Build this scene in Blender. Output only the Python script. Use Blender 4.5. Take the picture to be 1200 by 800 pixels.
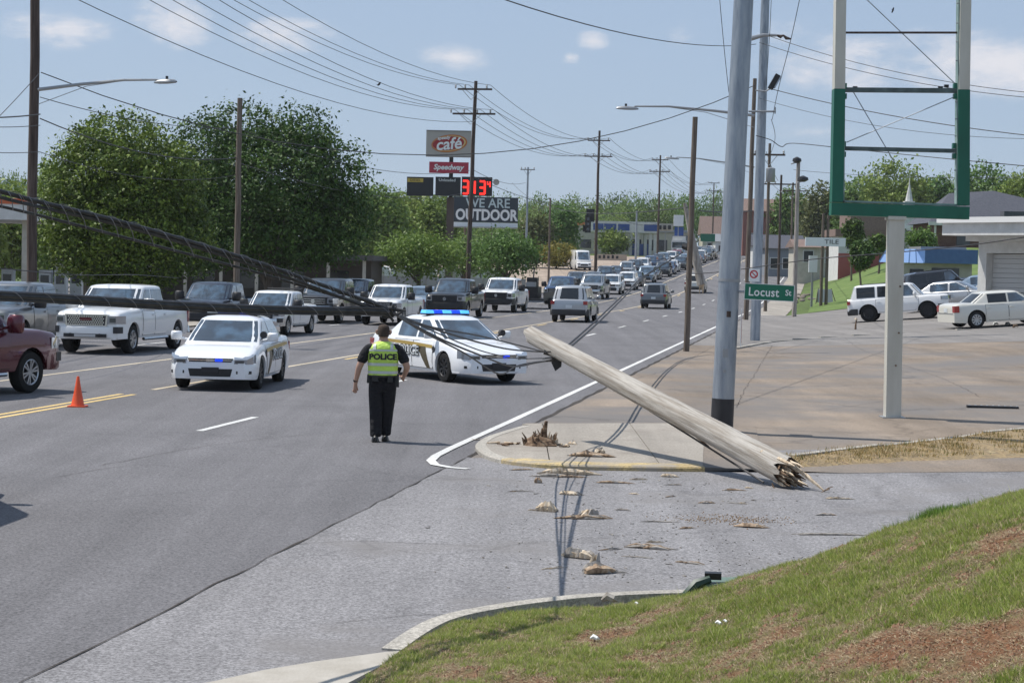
import bpy, bmesh, math, random
import numpy as np
from math import sin, cos, tan, pi, radians as R, sqrt
from mathutils import Vector, Matrix
random.seed(7); rng = np.random.default_rng(7)
for _o in list(bpy.data.objects): bpy.data.objects.remove(_o)
scene = bpy.context.scene
COL = scene.collection

# ---------------------------------------------------------------- camera
F = 2300.0; CAMZ = 2.7; ROLL = R(1.3); PITCH = math.atan(87/2300)
cam = bpy.data.objects.new('camera', bpy.data.cameras.new('camera')); COL.objects.link(cam)
cam.data.sensor_width = 36; cam.data.lens = 36*F/1200
cam.data.clip_start = 0.1; cam.data.clip_end = 6000
CM = Matrix.Rotation(pi/2-PITCH, 4, 'X') @ Matrix.Rotation(ROLL, 4, 'Z')
CM.translation = Vector((0, 0, CAMZ)); cam.matrix_world = CM
scene.camera = cam
C3 = CM.to_3x3()
def ray(px, py): return C3 @ Vector(((px-600)/F, (400-py)/F, -1))
def AT(px, py, Y):
    d = ray(px, py); k = Y/d.y; return Vector((d.x*k, Y, CAMZ+d.z*k))

# ---------------------------------------------------------------- sky, sun, exposure
SUN_EL = 59.0; SUN_DIR = Vector((-.957*cos(R(SUN_EL)), .29*cos(R(SUN_EL)), sin(R(SUN_EL)))).normalized()
world = bpy.data.worlds.new('World'); scene.world = world; world.use_nodes = True
nt = world.node_tree; N = nt.nodes; L = nt.links
bg = N['Background']
sky = N.new('ShaderNodeTexSky'); sky.sky_type = 'NISHITA'; sky.sun_disc = False
sky.sun_elevation = R(SUN_EL); sky.sun_rotation = math.atan2(SUN_DIR.x, SUN_DIR.y)
sky.air_density = 1.0; sky.dust_density = .6; sky.ozone_density = 1.6; sky.altitude = 100
tc = N.new('ShaderNodeTexCoord')
mp = N.new('ShaderNodeMapping'); mp.inputs['Scale'].default_value = (1, 1, 2.4); L.new(tc.outputs['Generated'], mp.inputs[0])
n1 = N.new('ShaderNodeTexNoise'); n1.inputs['Scale'].default_value = 34; n1.inputs['Detail'].default_value = 10; n1.inputs['Roughness'].default_value = .66; n1.inputs['Distortion'].default_value = .25
L.new(mp.outputs[0], n1.inputs['Vector'])
# soft cumulus puffs: fixed compass directions in the sky, edges broken up by the noise
def nmath(nt_, op, a, b=None, clamp=False):
    m = nt_.nodes.new('ShaderNodeMath'); m.operation = op; m.use_clamp = clamp
    for i, v in enumerate((a, b)):
        if v is None: continue
        if isinstance(v, (int, float)): m.inputs[i].default_value = v
        else: nt_.links.new(v, m.inputs[i])
    return m.outputs[0]
acc = None
for (px, py, wx, wy, amp) in [(1175, 75, 110, 38, 1.0), (985, 72, 90, 36, .75), (1080, 50, 90, 26, .45), (330, 42, 60, 24, .85), (205, 28, 46, 34, .85), (70, 36, 66, 22, .75), (533, 68, 42, 17, .8),
                              (694, 48, 20, 12, .85), (668, 68, 12, 9, .7), (795, 38, 26, 20, .4), (920, 40, 40, 30, .5), (640, 20, 120, 12, .2),(960,155,80,16,.3), (-160, 60, 120, 30, .8), (1420, 40, 120, 40, .9), (1600, 150, 160, 40, .8), (-400, 10, 140, 50, .8), (250, -160, 160, 60, .8), (900, -220, 180, 70, .8)]:
    d = ray(px, py).normalized()
    sb = N.new('ShaderNodeVectorMath'); sb.operation = 'SUBTRACT'; L.new(tc.outputs['Generated'], sb.inputs[0]); sb.inputs[1].default_value = d
    sc_ = N.new('ShaderNodeVectorMath'); sc_.operation = 'MULTIPLY'; L.new(sb.outputs[0], sc_.inputs[0]); sc_.inputs[1].default_value = (F/wx/1.5, F/wx/1.5, F/wy/1.4)
    ln = N.new('ShaderNodeVectorMath'); ln.operation = 'LENGTH'; L.new(sc_.outputs[0], ln.inputs[0])
    v = nmath(nt, 'SUBTRACT', 1.0, ln.outputs['Value'], True)
    v = nmath(nt, 'MULTIPLY', v, amp)
    acc = v if acc is None else nmath(nt, 'MAXIMUM', acc, v)
nz = nmath(nt, 'MULTIPLY', nmath(nt, 'SUBTRACT', n1.outputs['Fac'], .5), 2.6)
cl = nmath(nt, 'ADD', nmath(nt, 'MULTIPLY', acc, 1.5), nz)
cl = nmath(nt, 'MULTIPLY', cl, nmath(nt, 'MULTIPLY', acc, 3.0, True))
mrg = N.new('ShaderNodeMapRange'); mrg.inputs['From Min'].default_value = .10; mrg.inputs['From Max'].default_value = 1.45; L.new(cl, mrg.inputs['Value']); mrg.interpolation_type = 'SMOOTHSTEP'
fac = nmath(nt, 'MULTIPLY', mrg.outputs[0], .95)
mix = N.new('ShaderNodeMixRGB'); L.new(fac, mix.inputs[0])
# milky veil of thin high cloud over the whole sky
veil = N.new('ShaderNodeMixRGB'); veil.inputs[0].default_value = .72; L.new(sky.outputs[0], veil.inputs[1]); veil.inputs[2].default_value = (4.1, 5.3, 7.3, 1)
L.new(veil.outputs[0], mix.inputs[1]); mix.inputs[2].default_value = (8.0, 8.0, 8.5, 1)
L.new(mix.outputs[0], bg.inputs[0]); bg.inputs[1].default_value = .10
sun = bpy.data.objects.new('sun', bpy.data.lights.new('sun', 'SUN')); COL.objects.link(sun)
sun.data.energy = 4.8; sun.data.angle = R(.53); sun.data.color = (1, .95, .88)
sun.rotation_euler = SUN_DIR.to_track_quat('Z', 'Y').to_euler(); sun.location = (0, 0, 60)
scene.view_settings.view_transform = 'Standard'; scene.view_settings.look = 'None'; scene.view_settings.exposure = 0.0; scene.view_settings.gamma = 1

# ---------------------------------------------------------------- materials
def mat(name, col, rough=.6, metal=0, spec=.5, coat=0, emis=None, es=0, noise=None, bump=None, rand=0, alpha=None, trans=0):
    """noise = (scale, detail, [colours]) mixed over object coordinates; bump = (scale, strength)"""
    m = bpy.data.materials.new(name); m.use_nodes = True
    t = m.node_tree; b = t.nodes['Principled BSDF']
    b.inputs['Base Color'].default_value = (*col, 1); b.inputs['Roughness'].default_value = rough; b.inputs['Metallic'].default_value = metal
    b.inputs['Specular IOR Level'].default_value = spec; b.inputs['Coat Weight'].default_value = coat; b.inputs['Coat Roughness'].default_value = .04
    if trans: b.inputs['Transmission Weight'].default_value = trans
    if emis: b.inputs['Emission Color'].default_value = (*emis, 1); b.inputs['Emission Strength'].default_value = es
    co = None
    if noise or bump:
        co = t.nodes.new('ShaderNodeTexCoord').outputs['Object']
    cout = None
    if noise:
        sc, det, cols = noise[:3]
        n = t.nodes.new('ShaderNodeTexNoise'); n.inputs['Detail'].default_value = det; n.inputs['Roughness'].default_value = .62
        if isinstance(sc, tuple):
            mpn = t.nodes.new('ShaderNodeMapping'); mpn.inputs['Scale'].default_value = sc; t.links.new(co, mpn.inputs[0]); t.links.new(mpn.outputs[0], n.inputs['Vector']); n.inputs['Scale'].default_value = 1
        else:
            n.inputs['Scale'].default_value = sc; t.links.new(co, n.inputs['Vector'])
        cr = t.nodes.new('ShaderNodeValToRGB'); e = cr.color_ramp.elements
        k = len(cols)
        e[0].position = .32; e[0].color = (*cols[0], 1); e[1].position = .68; e[1].color = (*cols[-1], 1)
        for i in range(1, k-1):
            q = e.new(.32+.36*i/(k-1)); q.color = (*cols[i], 1)
        t.links.new(n.outputs['Fac'], cr.inputs[0]); cout = cr.outputs[0]
    if rand:
        oi = t.nodes.new('ShaderNodeObjectInfo'); hs = t.nodes.new('ShaderNodeHueSaturation')
        if cout: t.links.new(cout, hs.inputs['Color'])
        else: hs.inputs['Color'].default_value = (*col, 1)
        mr = t.nodes.new('ShaderNodeMapRange'); t.links.new(oi.outputs['Random'], mr.inputs[0]); mr.inputs['To Min'].default_value = 1-rand; mr.inputs['To Max'].default_value = 1+rand
        t.links.new(mr.outputs[0], hs.inputs['Value'])
        mr2 = t.nodes.new('ShaderNodeMapRange'); t.links.new(oi.outputs['Random'], mr2.inputs[0]); mr2.inputs['To Min'].default_value = .5+rand*.10; mr2.inputs['To Max'].default_value = .5-rand*.08
        t.links.new(mr2.outputs[0], hs.inputs['Hue']); cout = hs.outputs[0]
    if cout: t.links.new(cout, b.inputs['Base Color'])
    if bump:
        n2 = t.nodes.new('ShaderNodeTexNoise'); n2.inputs['Scale'].default_value = bump[0]; n2.inputs['Detail'].default_value = 8; t.links.new(co, n2.inputs['Vector'])
        bp = t.nodes.new('ShaderNodeBump'); bp.inputs['Strength'].default_value = bump[1]; bp.inputs['Distance'].default_value = bump[2] if len(bump) > 2 else .02
        t.links.new(n2.outputs['Fac'], bp.inputs['Height']); t.links.new(bp.outputs[0], b.inputs['Normal'])
    return m

def ground_mat(name, base, var, speck, crack=0, crack_scale=.35, stain=None, joints=None, rough=.9, srot=None, sdark=.80):
    """paving: large worn patches + long streaks along the driving direction + aggregate specks + cracks"""
    m = bpy.data.materials.new(name); m.use_nodes = True
    t = m.node_tree; b = t.nodes['Principled BSDF']; b.inputs['Roughness'].default_value = rough; b.inputs['Specular IOR Level'].default_value = .25
    co = t.nodes.new('ShaderNodeTexCoord').outputs['Object']
    def noise(sc, det=6, rot=0, scale3=None, ro=.6):
        n = t.nodes.new('ShaderNodeTexNoise'); n.inputs['Detail'].default_value = det; n.inputs['Scale'].default_value = sc; n.inputs['Roughness'].default_value = ro
        mpn = t.nodes.new('ShaderNodeMapping'); mpn.inputs['Rotation'].default_value = (0, 0, rot)
        if scale3: mpn.inputs['Scale'].default_value = scale3
        t.links.new(co, mpn.inputs[0]); t.links.new(mpn.outputs[0], n.inputs['Vector']); return n.outputs['Fac']
    def ramp(f, c0, c1, p0=.3, p1=.7):
        cr = t.nodes.new('ShaderNodeValToRGB'); e = cr.color_ramp.elements; e[0].position = p0; e[1].position = p1
        e[0].color = (*c0, 1); e[1].color = (*c1, 1); t.links.new(f, cr.inputs[0]); return cr.outputs[0]
    def mul(a, c, f=1):
        mx = t.nodes.new('ShaderNodeMixRGB'); mx.blend_type = 'MULTIPLY'; mx.inputs[0].default_value = f; t.links.new(a, mx.inputs[1]); t.links.new(c, mx.inputs[2]); return mx.outputs[0]
    c = ramp(noise(.35, 8), [x*(1-var) for x in base], [x*(1+var) for x in base])
    g = lambda v: (v, v, v)
    c = mul(c, ramp(noise(1, 6, R(9.15) if srot is None else srot, (1.4, .05, 1) if srot is None else (.55, .06, 1)), g(sdark), g(1.10), .3 if srot is None else .38, .7 if srot is None else .62))
    c = mul(c, ramp(noise(30, 3, ro=.9), g(1-speck), g(1+speck), .40, .60))
    c = mul(c, ramp(noise(9, 6, ro=.7), g(1-speck*.35), g(1+speck*.35), .35, .65))
    if stain:
        mx = t.nodes.new('ShaderNodeMixRGB'); st = ramp(noise(stain[1], 7), (0, 0, 0), (1, 1, 1), stain[2] if len(stain) > 2 else .52, stain[3] if len(stain) > 2 else .70)
        t.links.new(st, mx.inputs[0]); t.links.new(c, mx.inputs[1]); mx.inputs[2].default_value = (*stain[0], 1); c = mx.outputs[0]
    if crack:
        vo = t.nodes.new('ShaderNodeTexVoronoi'); vo.feature = 'DISTANCE_TO_EDGE'; vo.inputs['Scale'].default_value = crack_scale
        mpn = t.nodes.new('ShaderNodeMixRGB'); mpn.inputs[0].default_value = .25
        nn = t.nodes.new('ShaderNodeTexNoise'); nn.inputs['Scale'].default_value = 1.2; nn.inputs['Detail'].default_value = 6; t.links.new(co, nn.inputs['Vector'])
        t.links.new(co, mpn.inputs[1]); vv = t.nodes.new('ShaderNodeVectorMath'); vv.operation = 'ADD'; sc2 = t.nodes.new('ShaderNodeVectorMath'); sc2.operation = 'SCALE'; sc2.inputs['Scale'].default_value = 1.3
        t.links.new(nn.outputs['Color'], sc2.inputs[0]); t.links.new(co, vv.inputs[0]); t.links.new(sc2.outputs[0], vv.inputs[1]); t.links.new(vv.outputs[0], vo.inputs['Vector'])
        c = mul(c, ramp(vo.outputs['Distance'], g(.45), g(1), .0, .010), crack)
    t.links.new(c, b.inputs['Base Color'])
    n2 = noise(60, 4, ro=.8); bp = t.nodes.new('ShaderNodeBump'); bp.inputs['Strength'].default_value = .35; bp.inputs['Distance'].default_value = .01
    t.links.new(n2, bp.inputs['Height']); t.links.new(bp.outputs[0], b.inputs['Normal'])
    return m

M = {}
M['asphalt'] = ground_mat('road_asphalt', (.156, .152, .158), .10, .38, .22, .12)
M['side_asphalt'] = ground_mat('worn_pale_asphalt', (.232, .226, .230), .09, .40, .32, .16, stain=((.195, .185, .18), .5))
M['lot'] = ground_mat('tan_concrete', (.262, .212, .165), .20, .24, .45, .11, stain=((.175, .162, .152), .22, .40, .62), srot=R(80), sdark=.72)
M['lot_grey'] = ground_mat('grey_lot_asphalt', (.222, .208, .196), .12, .2, .4, .15)
M['slab'] = ground_mat('pale_concrete', (.335, .305, .265), .12, .2, .15, .3, stain=((.25, .22, .19), .6))
M['kerb'] = ground_mat('kerb_concrete', (.40, .375, .33), .16, .28, .3, .9)
M['kerb_yellow'] = ground_mat('faded_yellow_kerb_paint', (.50, .39, .20), .16, .3, .3, 1.2, stain=((.36, .32, .26), 3.2, .42, .58))
M['earth'] = ground_mat('grassy_earth', (.09, .13, .035), .35, .3)
M['dirt'] = ground_mat('brown_dirt', (.20, .135, .085), .25, .4)
M['gravel_lot'] = ground_mat('beige_gravel', (.36, .29, .23), .18, .2, stain=((.26, .20, .16), .12))
M['white_paint'] = ground_mat('worn_white_road_paint', (.66, .66, .64), .12, .16, .3, 1.5)
M['yellow_paint'] = ground_mat('worn_yellow_road_paint', (.68, .50, .22), .15, .2, .4, 1.5)
M['pale_yellow_paint'] = ground_mat('faded_cream_road_paint', (.58, .50, .37), .15, .2, .4, 1.5)
M['seam'] = ground_mat('dark_joint_dirt', (.055, .048, .042), .3, .4)
M['black'] = mat('black_plastic', (.012, .012, .013), .45)
M['rubber'] = mat('tyre_rubber', (.018, .018, .018), .85, spec=.2)
M['wire'] = mat('cable_jacket', (.026, .027, .030), .6, noise=(9, 6, [(.014, .014, .016), (.05, .05, .053)]))
M['old_wood'] = mat('weathered_pole_wood', (.30, .27, .23), .9, noise=((14, 14, 1.2), 8, [(.17, .14, .115), (.33, .30, .265), (.44, .41, .37)]), bump=(18, .5, .02))
M['dark_wood'] = mat('creosote_pole_wood', (.07, .05, .04), .9, noise=((16, 16, .8), 7, [(.035, .024, .02), (.075, .052, .042), (.12, .09, .075)]), bump=(20, .4, .02))
M['brown_wood'] = mat('brown_pole_wood', (.12, .09, .07), .9, noise=((16, 16, .8), 7, [(.07, .05, .04), (.14, .11, .085), (.2, .17, .14)]), bump=(20, .4, .02))
M['steel'] = mat('galvanised_steel', (.30, .33, .37), .45, .55, noise=((7, 7, 1.1), 7, [(.20, .23, .27), (.31, .345, .39), (.40, .43, .46)]))
M['grey_metal'] = mat('grey_metal', (.32, .33, .34), .45, .5)
M['fresh_wood'] = mat('split_pale_wood', (.55, .45, .33), .85, noise=((25, 25, 4), 6, [(.30, .21, .13), (.55, .44, .31), (.72, .63, .50)]))
M['bark_wood'] = mat('split_brown_wood', (.3, .2, .13), .9, noise=((22, 22, 9), 6, [(.12, .08, .05), (.33, .23, .15), (.5, .40, .29)]))
M['rot_wood'] = mat('rotten_brown_wood', (.12, .08, .05), .95, noise=(22, 6, [(.03, .02, .015), (.16, .10, .06), (.32, .23, .15)]), bump=(30, .6, .02))

# ---------------------------------------------------------------- mesh helpers
class MB:
    def __init__(s): s.v = []; s.f = []; s.mi = []; s.cur = 0
    def add(s, vs, fs):
        o = len(s.v); s.v += [tuple(v) for v in vs]; s.f += [tuple(i+o for i in f) for f in fs]; s.mi += [s.cur]*len(fs); return s
    def quad(s, a, b, c, d): return s.add([a, b, c, d], [(0, 1, 2, 3)])
    def box(s, c, d, rz=0, top=1.0, topy=None, rot=None):
        x, y, z = d[0]/2, d[1]/2, d[2]/2; ty = top if topy is None else topy
        pts = [(-x, -y, -z), (x, -y, -z), (x, y, -z), (-x, y, -z), (-x*top, -y*ty, z), (x*top, -y*ty, z), (x*top, y*ty, z), (-x*top, y*ty, z)]
        m = rot if rot is not None else Matrix.Rotation(rz, 3, 'Z')
        return s.add([m @ Vector(p)+Vector(c) for p in pts], [(3, 2, 1, 0), (4, 5, 6, 7), (0, 1, 5, 4), (1, 2, 6, 5), (2, 3, 7, 6), (3, 0, 4, 7)])
    def tube(s, pts, rad, n=8, caps=True):
        pts = [Vector(p) for p in pts]
        if isinstance(rad, (int, float)): rad = [rad]*len(pts)
        vs = []; k = len(pts); ref = None
        for i, p in enumerate(pts):
            d = (pts[min(i+1, k-1)]-pts[max(i-1, 0)]).normalized()
            if ref is None: ref = Vector((0, 0, 1)) if abs(d.z) < .9 else Vector((1, 0, 0))
            a = (ref-d*ref.dot(d)).normalized(); b = d.cross(a); ref = a
            for j in range(n):
                th = 2*pi*j/n; vs.append(p+(a*cos(th)+b*sin(th))*rad[i])
        fs = [(i*n+j, i*n+(j+1) % n, (i+1)*n+(j+1) % n, (i+1)*n+j) for i in range(k-1) for j in range(n)]
        if caps: fs += [tuple(range(n-1, -1, -1)), tuple(range((k-1)*n, k*n))]
        return s.add(vs, fs)
    def cyl(s, c, r, h, n=16, axis='Z', r2=None):
        ax = {'X': Vector((1, 0, 0)), 'Y': Vector((0, 1, 0)), 'Z': Vector((0, 0, 1))}[axis]; c = Vector(c)
        return s.tube([c-ax*h/2, c+ax*h/2], [r, r if r2 is None else r2], n)
    def prism(s, poly, z0, z1):
        n = len(poly); vs = [(p[0], p[1], z0) for p in poly]+[(p[0], p[1], z1) for p in poly]
        return s.add(vs, [tuple(range(n-1, -1, -1)), tuple(range(n, 2*n))]+[(i, (i+1) % n, n+(i+1) % n, n+i) for i in range(n)])
    def prismx(s, poly, x0, x1):            # polygon in (y, z), extruded along x
        n = len(poly); vs = [(x0, p[0], p[1]) for p in poly]+[(x1, p[0], p[1]) for p in poly]
        return s.add(vs, [tuple(range(n-1, -1, -1)), tuple(range(n, 2*n))]+[(i, (i+1) % n, n+(i+1) % n, n+i) for i in range(n)])
    def prismy(s, poly, y0, y1):            # polygon in (x, z), extruded along y
        n = len(poly); vs = [(p[0], y0, p[1]) for p in poly]+[(p[0], y1, p[1]) for p in poly]
        return s.add(vs, [tuple(range(n)), tuple(range(2*n-1, n-1, -1))]+[((i+1) % n, i, n+i, n+(i+1) % n) for i in range(n)])
    def grid(s, rows, close=False, flip=False):
        n = len(rows[0]); vs = [p for r in rows for p in r]; fs = []
        for i in range(len(rows)-1):
            for j in range(n if close else n-1):
                q = (i*n+j, i*n+(j+1) % n, (i+1)*n+(j+1) % n, (i+1)*n+j); fs.append(q[::-1] if flip else q)
        return s.add(vs, fs)
    def mesh(s, name, mats, smooth=True, ang=40):
        me = bpy.data.meshes.new(name); me.from_pydata(s.v, [], s.f)
        for m_ in (mats if isinstance(mats, (list, tuple)) else [mats]): me.materials.append(m_)
        me.polygons.foreach_set('material_index', s.mi)
        if smooth:
            me.polygons.foreach_set('use_smooth', [True]*len(s.f)); me.set_sharp_from_angle(angle=R(ang))
        me.update(); return me
    def build(s, name, mats, parent=None, smooth=True, ang=40, loc=None):
        o = bpy.data.objects.new(name, s.mesh(name, mats, smooth, ang)); COL.objects.link(o)
        if parent is not None: o.parent = parent
        if loc is not None: o.location = loc
        return o
def tag(o, label=None, cat=None, group=None, kind=None):
    if label: o['label'] = label
    if cat: o['category'] = cat
    if group: o['group'] = group
    if kind: o['kind'] = kind
    return o
def empty(name, loc, rz=0, label=None, cat=None, group=None):
    o = bpy.data.objects.new(name, None); COL.objects.link(o); o.location = loc; o.rotation_euler = (0, 0, rz); o.empty_display_size = .3
    return tag(o, label, cat, group)
KIDS = {}
def copy_tree(o, parent=None, paint=None):
    c = o.copy(); COL.objects.link(c)
    if parent is not None: c.parent = parent
    if paint is not None and c.type == 'MESH' and len(c.material_slots) and c.material_slots[0].material and c.material_slots[0].material.name.startswith('paint'):
        c.material_slots[0].link = 'OBJECT'; c.material_slots[0].material = paint
    for ch in [x for x in KID(o)]: copy_tree(ch, c, paint)
    return c
def KID(o):
    if o.name not in KIDS: KIDS[o.name] = list(o.children)
    return KIDS[o.name]
def text_mesh(s, size, m, name='lettering', parent=None, loc=(0, 0, 0), rot=(0, 0, 0), ext=.004, sx=1.0, shear=0, bold=0.0, space=1.0):
    cu = bpy.data.curves.new(name, 'FONT'); cu.body = s; cu.size = size; cu.extrude = ext; cu.align_x = 'CENTER'; cu.align_y = 'CENTER'; cu.offset = bold; cu.shear = shear; cu.space_character = space; cu.resolution_u = 3
    tmp = bpy.data.objects.new('tmp', cu); COL.objects.link(tmp)
    me = bpy.data.meshes.new_from_object(tmp); bpy.data.objects.remove(tmp); me.materials.clear(); me.materials.append(m)
    o = bpy.data.objects.new(name, me); COL.objects.link(o); o.location = loc; o.rotation_euler = rot; o.scale = (sx, 1, 1)
    if parent is not None: o.parent = parent
    return o

# ---------------------------------------------------------------- road frame and terrain
AL = R(9.15); U = Vector((sin(AL), cos(AL), 0)); V = Vector((cos(AL), -sin(AL), 0)); O0 = Vector((-13.9, 0, 0))
def zs_raw(s):
    s = np.asarray(s, float)
    z = np.where(s < 130, 0, .0002*(s-130)**2); z = np.where(s > 220, 1.62+.03*(s-220), z)
    z = np.where(s > 330, 4.92+.018*(s-330), z); return np.where(s > 700, 11.58, z)
SST = np.concatenate([np.arange(-400, 0, 40), np.arange(0, 480, 4), np.arange(480, 760, 20), [900, 1200, 2000, 3500]])
ZST = zs_raw(SST); ZST[SST < 130] = 0
RS = np.interp(SST, [40, 80, 110, 130, 150, 165, 180, 200, 300, 470, 700, 900], [0, .7, 1.35, 1.75, 3.2, 4.5, 5.3, 5.6, 7.2, 10, 13, 13.5]); RS[SST < 40] = 0
def terr(s, t):
    z = np.interp(s, SST, ZST); r = np.interp(s, SST, RS); w = np.clip((t-11.0)/12.0, 0, 1)
    return z+w*np.maximum(r-z, 0)
def st(X, Y): return (X-O0.x)*U.x+Y*U.y, (X-O0.x)*V.x+Y*V.y
def zt(X, Y):
    s, t = st(X, Y); return float(terr(s, t))
def W(s, t, dz=0):
    p = O0+U*s+V*t; return Vector((p.x, p.y, float(terr(s, t))+dz))
def G(px, py):
    """where the line of sight through a picture point meets the terrain"""
    d = ray(px, py); lo = 3.0
    for i in range(4000):
        Y = lo+i*.15
        if CAMZ+d.z*Y/d.y < zt(d.x*Y/d.y, Y): break
    a, b = Y-.15, Y
    for _ in range(20):
        Y = (a+b)/2
        if CAMZ+d.z*Y/d.y < zt(d.x*Y/d.y, Y): b = Y
        else: a = Y
    p = Vector((d.x*Y/d.y, Y, 0)); p.z = zt(p.x, p.y); return p
def X_at(px, Y): return ray(px, 316).x/ray(px, 316).y*Y
def GX(px, Y):
    x = X_at(px, Y); return Vector((x, Y, zt(x, Y)))

def sheet(name, slist, tlist, dz, m, kind='structure'):
    mb = MB(); mb.grid([[W(s, t, dz) for t in tlist] for s in slist], flip=True)
    o = mb.build(name, m); o['kind'] = kind; return o
def Sr(a, b): return [a]+[float(x) for x in SST if a < x < b]+[b]
# the ground sheet, sunk a little below what lies on it
o = sheet('ground', list(map(float, SST)), [-3000, -800, -300, -120, -60, -30, -11.7, 0, 8.85, 11, 13, 15, 17, 19, 21, 23, 30, 60, 150, 400, 1200, 3000], -.03, M['earth'])
sheet('main_road', Sr(-60, 560), [-11.6, -7.6, -3.8, 0, 4, 8.78], 0, M['asphalt'])
# side street, a rougher and paler sheet butting against the road
def flat(name, pts, z, m, th=0, kind='structure', parent=None):
    mb = MB()
    if th: mb.prism([(p[0], p[1]) for p in pts], z-th, z)
    else: mb.add([(p[0], p[1], z) for p in pts], [tuple(range(len(pts)))])
    o = mb.build(name, m, parent, smooth=False)
    if kind: o['kind'] = kind
    return o
def wob(a, b, n, amp):
    a = Vector(a); b = Vector(b); nn = (b-a).normalized(); nn = Vector((-nn.y, nn.x)); rr = random.Random(5); out = []
    for i in range(n+1): out.append(a.lerp(b, i/n)+nn*rr.uniform(-amp, amp)*(0 < i < n))
    return out
def W2(s, t): p = O0+U*s+V*t; return (p.x, p.y)
seam_l = wob(W2(-30, 8.80), W2(29.3, 8.74), 120, .02)
side = [tuple(p) for p in seam_l]+[(1.2, 28.4), (2.7, 28.6), (4.3, 30.0), (7.7, 31.1), (20, 35.5), (90, 50), (90, -30)]
flat('side_street', side, .004, M['side_asphalt'])
# dark dirty joint between the two surfaces
mb = MB()
L_ = [tuple(p) for p in seam_l]
rr = random.Random(3); ws = [.012+.035*rr.random()**2+(.03 if 34 < i < 62 and rr.random() > .3 else 0) for i in range(len(L_))]
mb.grid([[(p[0]-w_*.7, p[1], .008), (p[0]+w_*.3, p[1], .011)] for p, w_ in zip(L_, ws)], flip=True)
o = mb.build('pavement_joint', M['seam']); o['kind'] = 'structure'
mb = MB(); mb.grid([[W(s, 8.70+.02*sin(s*3), .006), W(s, 8.78+.03*sin(s*1.7), .006)] for s in np.arange(29.5, 130, .5)], flip=True)
o = mb.build('gutter_joint', M['seam']); o['kind'] = 'structure'
# painted lines
def line(name, s0, s1, t, w, m, label, group, step=2):
    mb = MB(); ss = Sr(s0, s1)
    if s1-s0 > 12: ss = sorted(set(ss+[float(x) for x in np.arange(s0, min(s1, 200), step)]))
    mb.grid([[W(s, t-w/2, .005), W(s, t+w/2, .005)] for s in ss], flip=True)
    o = mb.build(name, m, smooth=False); o['kind'] = 'structure'; return o
line('yellow_centre_line', -40, 39.5, .13, .12, M['yellow_paint'], '', '')
line('yellow_centre_line', -40, 39.5, -.13, .12, M['yellow_paint'], '', '')
line('yellow_turn_lane_line', 41, 560, -.02, .13, M['pale_yellow_paint'], '', '')
line('yellow_turn_lane_line', -40, 560, -3.85, .13, M['pale_yellow_paint'], '', '')
for s in np.arange(56, 330, 12.2): line('yellow_lane_dash', float(s), float(s)+3, .32, .12, M['yellow_paint'], '', '')
for s in np.arange(32.0-12.2*4, 430, 12.2):
    line('lane_dash', float(s), float(s)+3.05, 3.95 if s < 70 else 4.1, .13, M['white_paint'], '', '')
    line('lane_dash', float(s)+4, float(s)+7.05, -7.6, .12, M['white_paint'], '', '')
# edge line with its curved end at the corner
mb = MB(); pts = [W2(s, 8.27) for s in np.arange(560, 30.5, -4)]+[W2(30.5, 8.27), W2(29.4, 8.29), W2(28.7, 8.36), W2(28.2, 8.52), W2(27.9, 8.80), W2(27.8, 9.05)]
pv = [Vector(p) for p in pts]; rows = []
for i, p in enumerate(pv):
    d = (pv[min(i+1, len(pv)-1)]-pv[max(i-1, 0)]).normalized(); n_ = Vector((-d.y, d.x))*.065
    z = zt(p.x, p.y)+.013 if p.y < 31 else zt(p.x, p.y)+.006
    rows.append([(p.x+n_.x, p.y+n_.y, z), (p.x-n_.x, p.y-n_.y, z)])
mb.grid(rows); o = mb.build('white_edge_line', M['white_paint'], smooth=False); o['kind'] = 'structure'
# right: tan concrete lot, grey lot behind
ts = [8.79, 11, 13, 15, 17, 19, 21, 23, 30, 60]
sheet('concrete_lot', Sr(29.2, 74), ts, .0+.002, M['lot'])
sheet('grey_lot', Sr(74, 128), ts, .004, M['lot_grey'])
sheet('right_pavement', Sr(128, 420), [8.79, 11], .004, M['slab'])
sheet('left_pavement', Sr(-30, 420), [-13.4, -11.62], .05, M['slab'])
sheet('left_lot', Sr(20, 170), [-60, -30, -13.41], .03, M['lot_grey'])
sheet('gravel_lot', Sr(178, 330), [-60, -30, -13.41], .03, M['gravel_lot'])
# ---------------------------------------------------------------- corner: kerb, slabs, verge
cpx = [(612, 503), (588, 510), (566, 518), (557, 527), (570, 538), (600, 545), (660, 550), (745, 552), (826, 553)]
outer = [G(*p).to_2d() for p in cpx]
def resample(P, step):
    out = [P[0]]
    # Catmull-Rom
    for i in range(len(P)-1):
        p0 = P[max(i-1, 0)]; p1 = P[i]; p2 = P[i+1]; p3 = P[min(i+2, len(P)-1)]
        n = max(1, int((p2-p1).length/step))
        for k in range(1, n+1):
            u = k/n; out.append(.5*((2*p1)+(p2-p0)*u+(2*p0-5*p1+4*p2-p3)*u*u+(3*p1-p0-3*p2+p3)*u**3))
    return out
oc = resample(outer, .12)
def offset(P, d):
    out = []
    for i, p in enumerate(P):
        t_ = (P[min(i+1, len(P)-1)]-P[max(i-1, 0)]).normalized(); out.append(p+Vector((t_.y, -t_.x))*-d)
    return out
ic = offset(oc, .16)
KH = .07
kerb = empty('corner_kerb', (0, 0, 0)); kerb['kind'] = 'structure'
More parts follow.
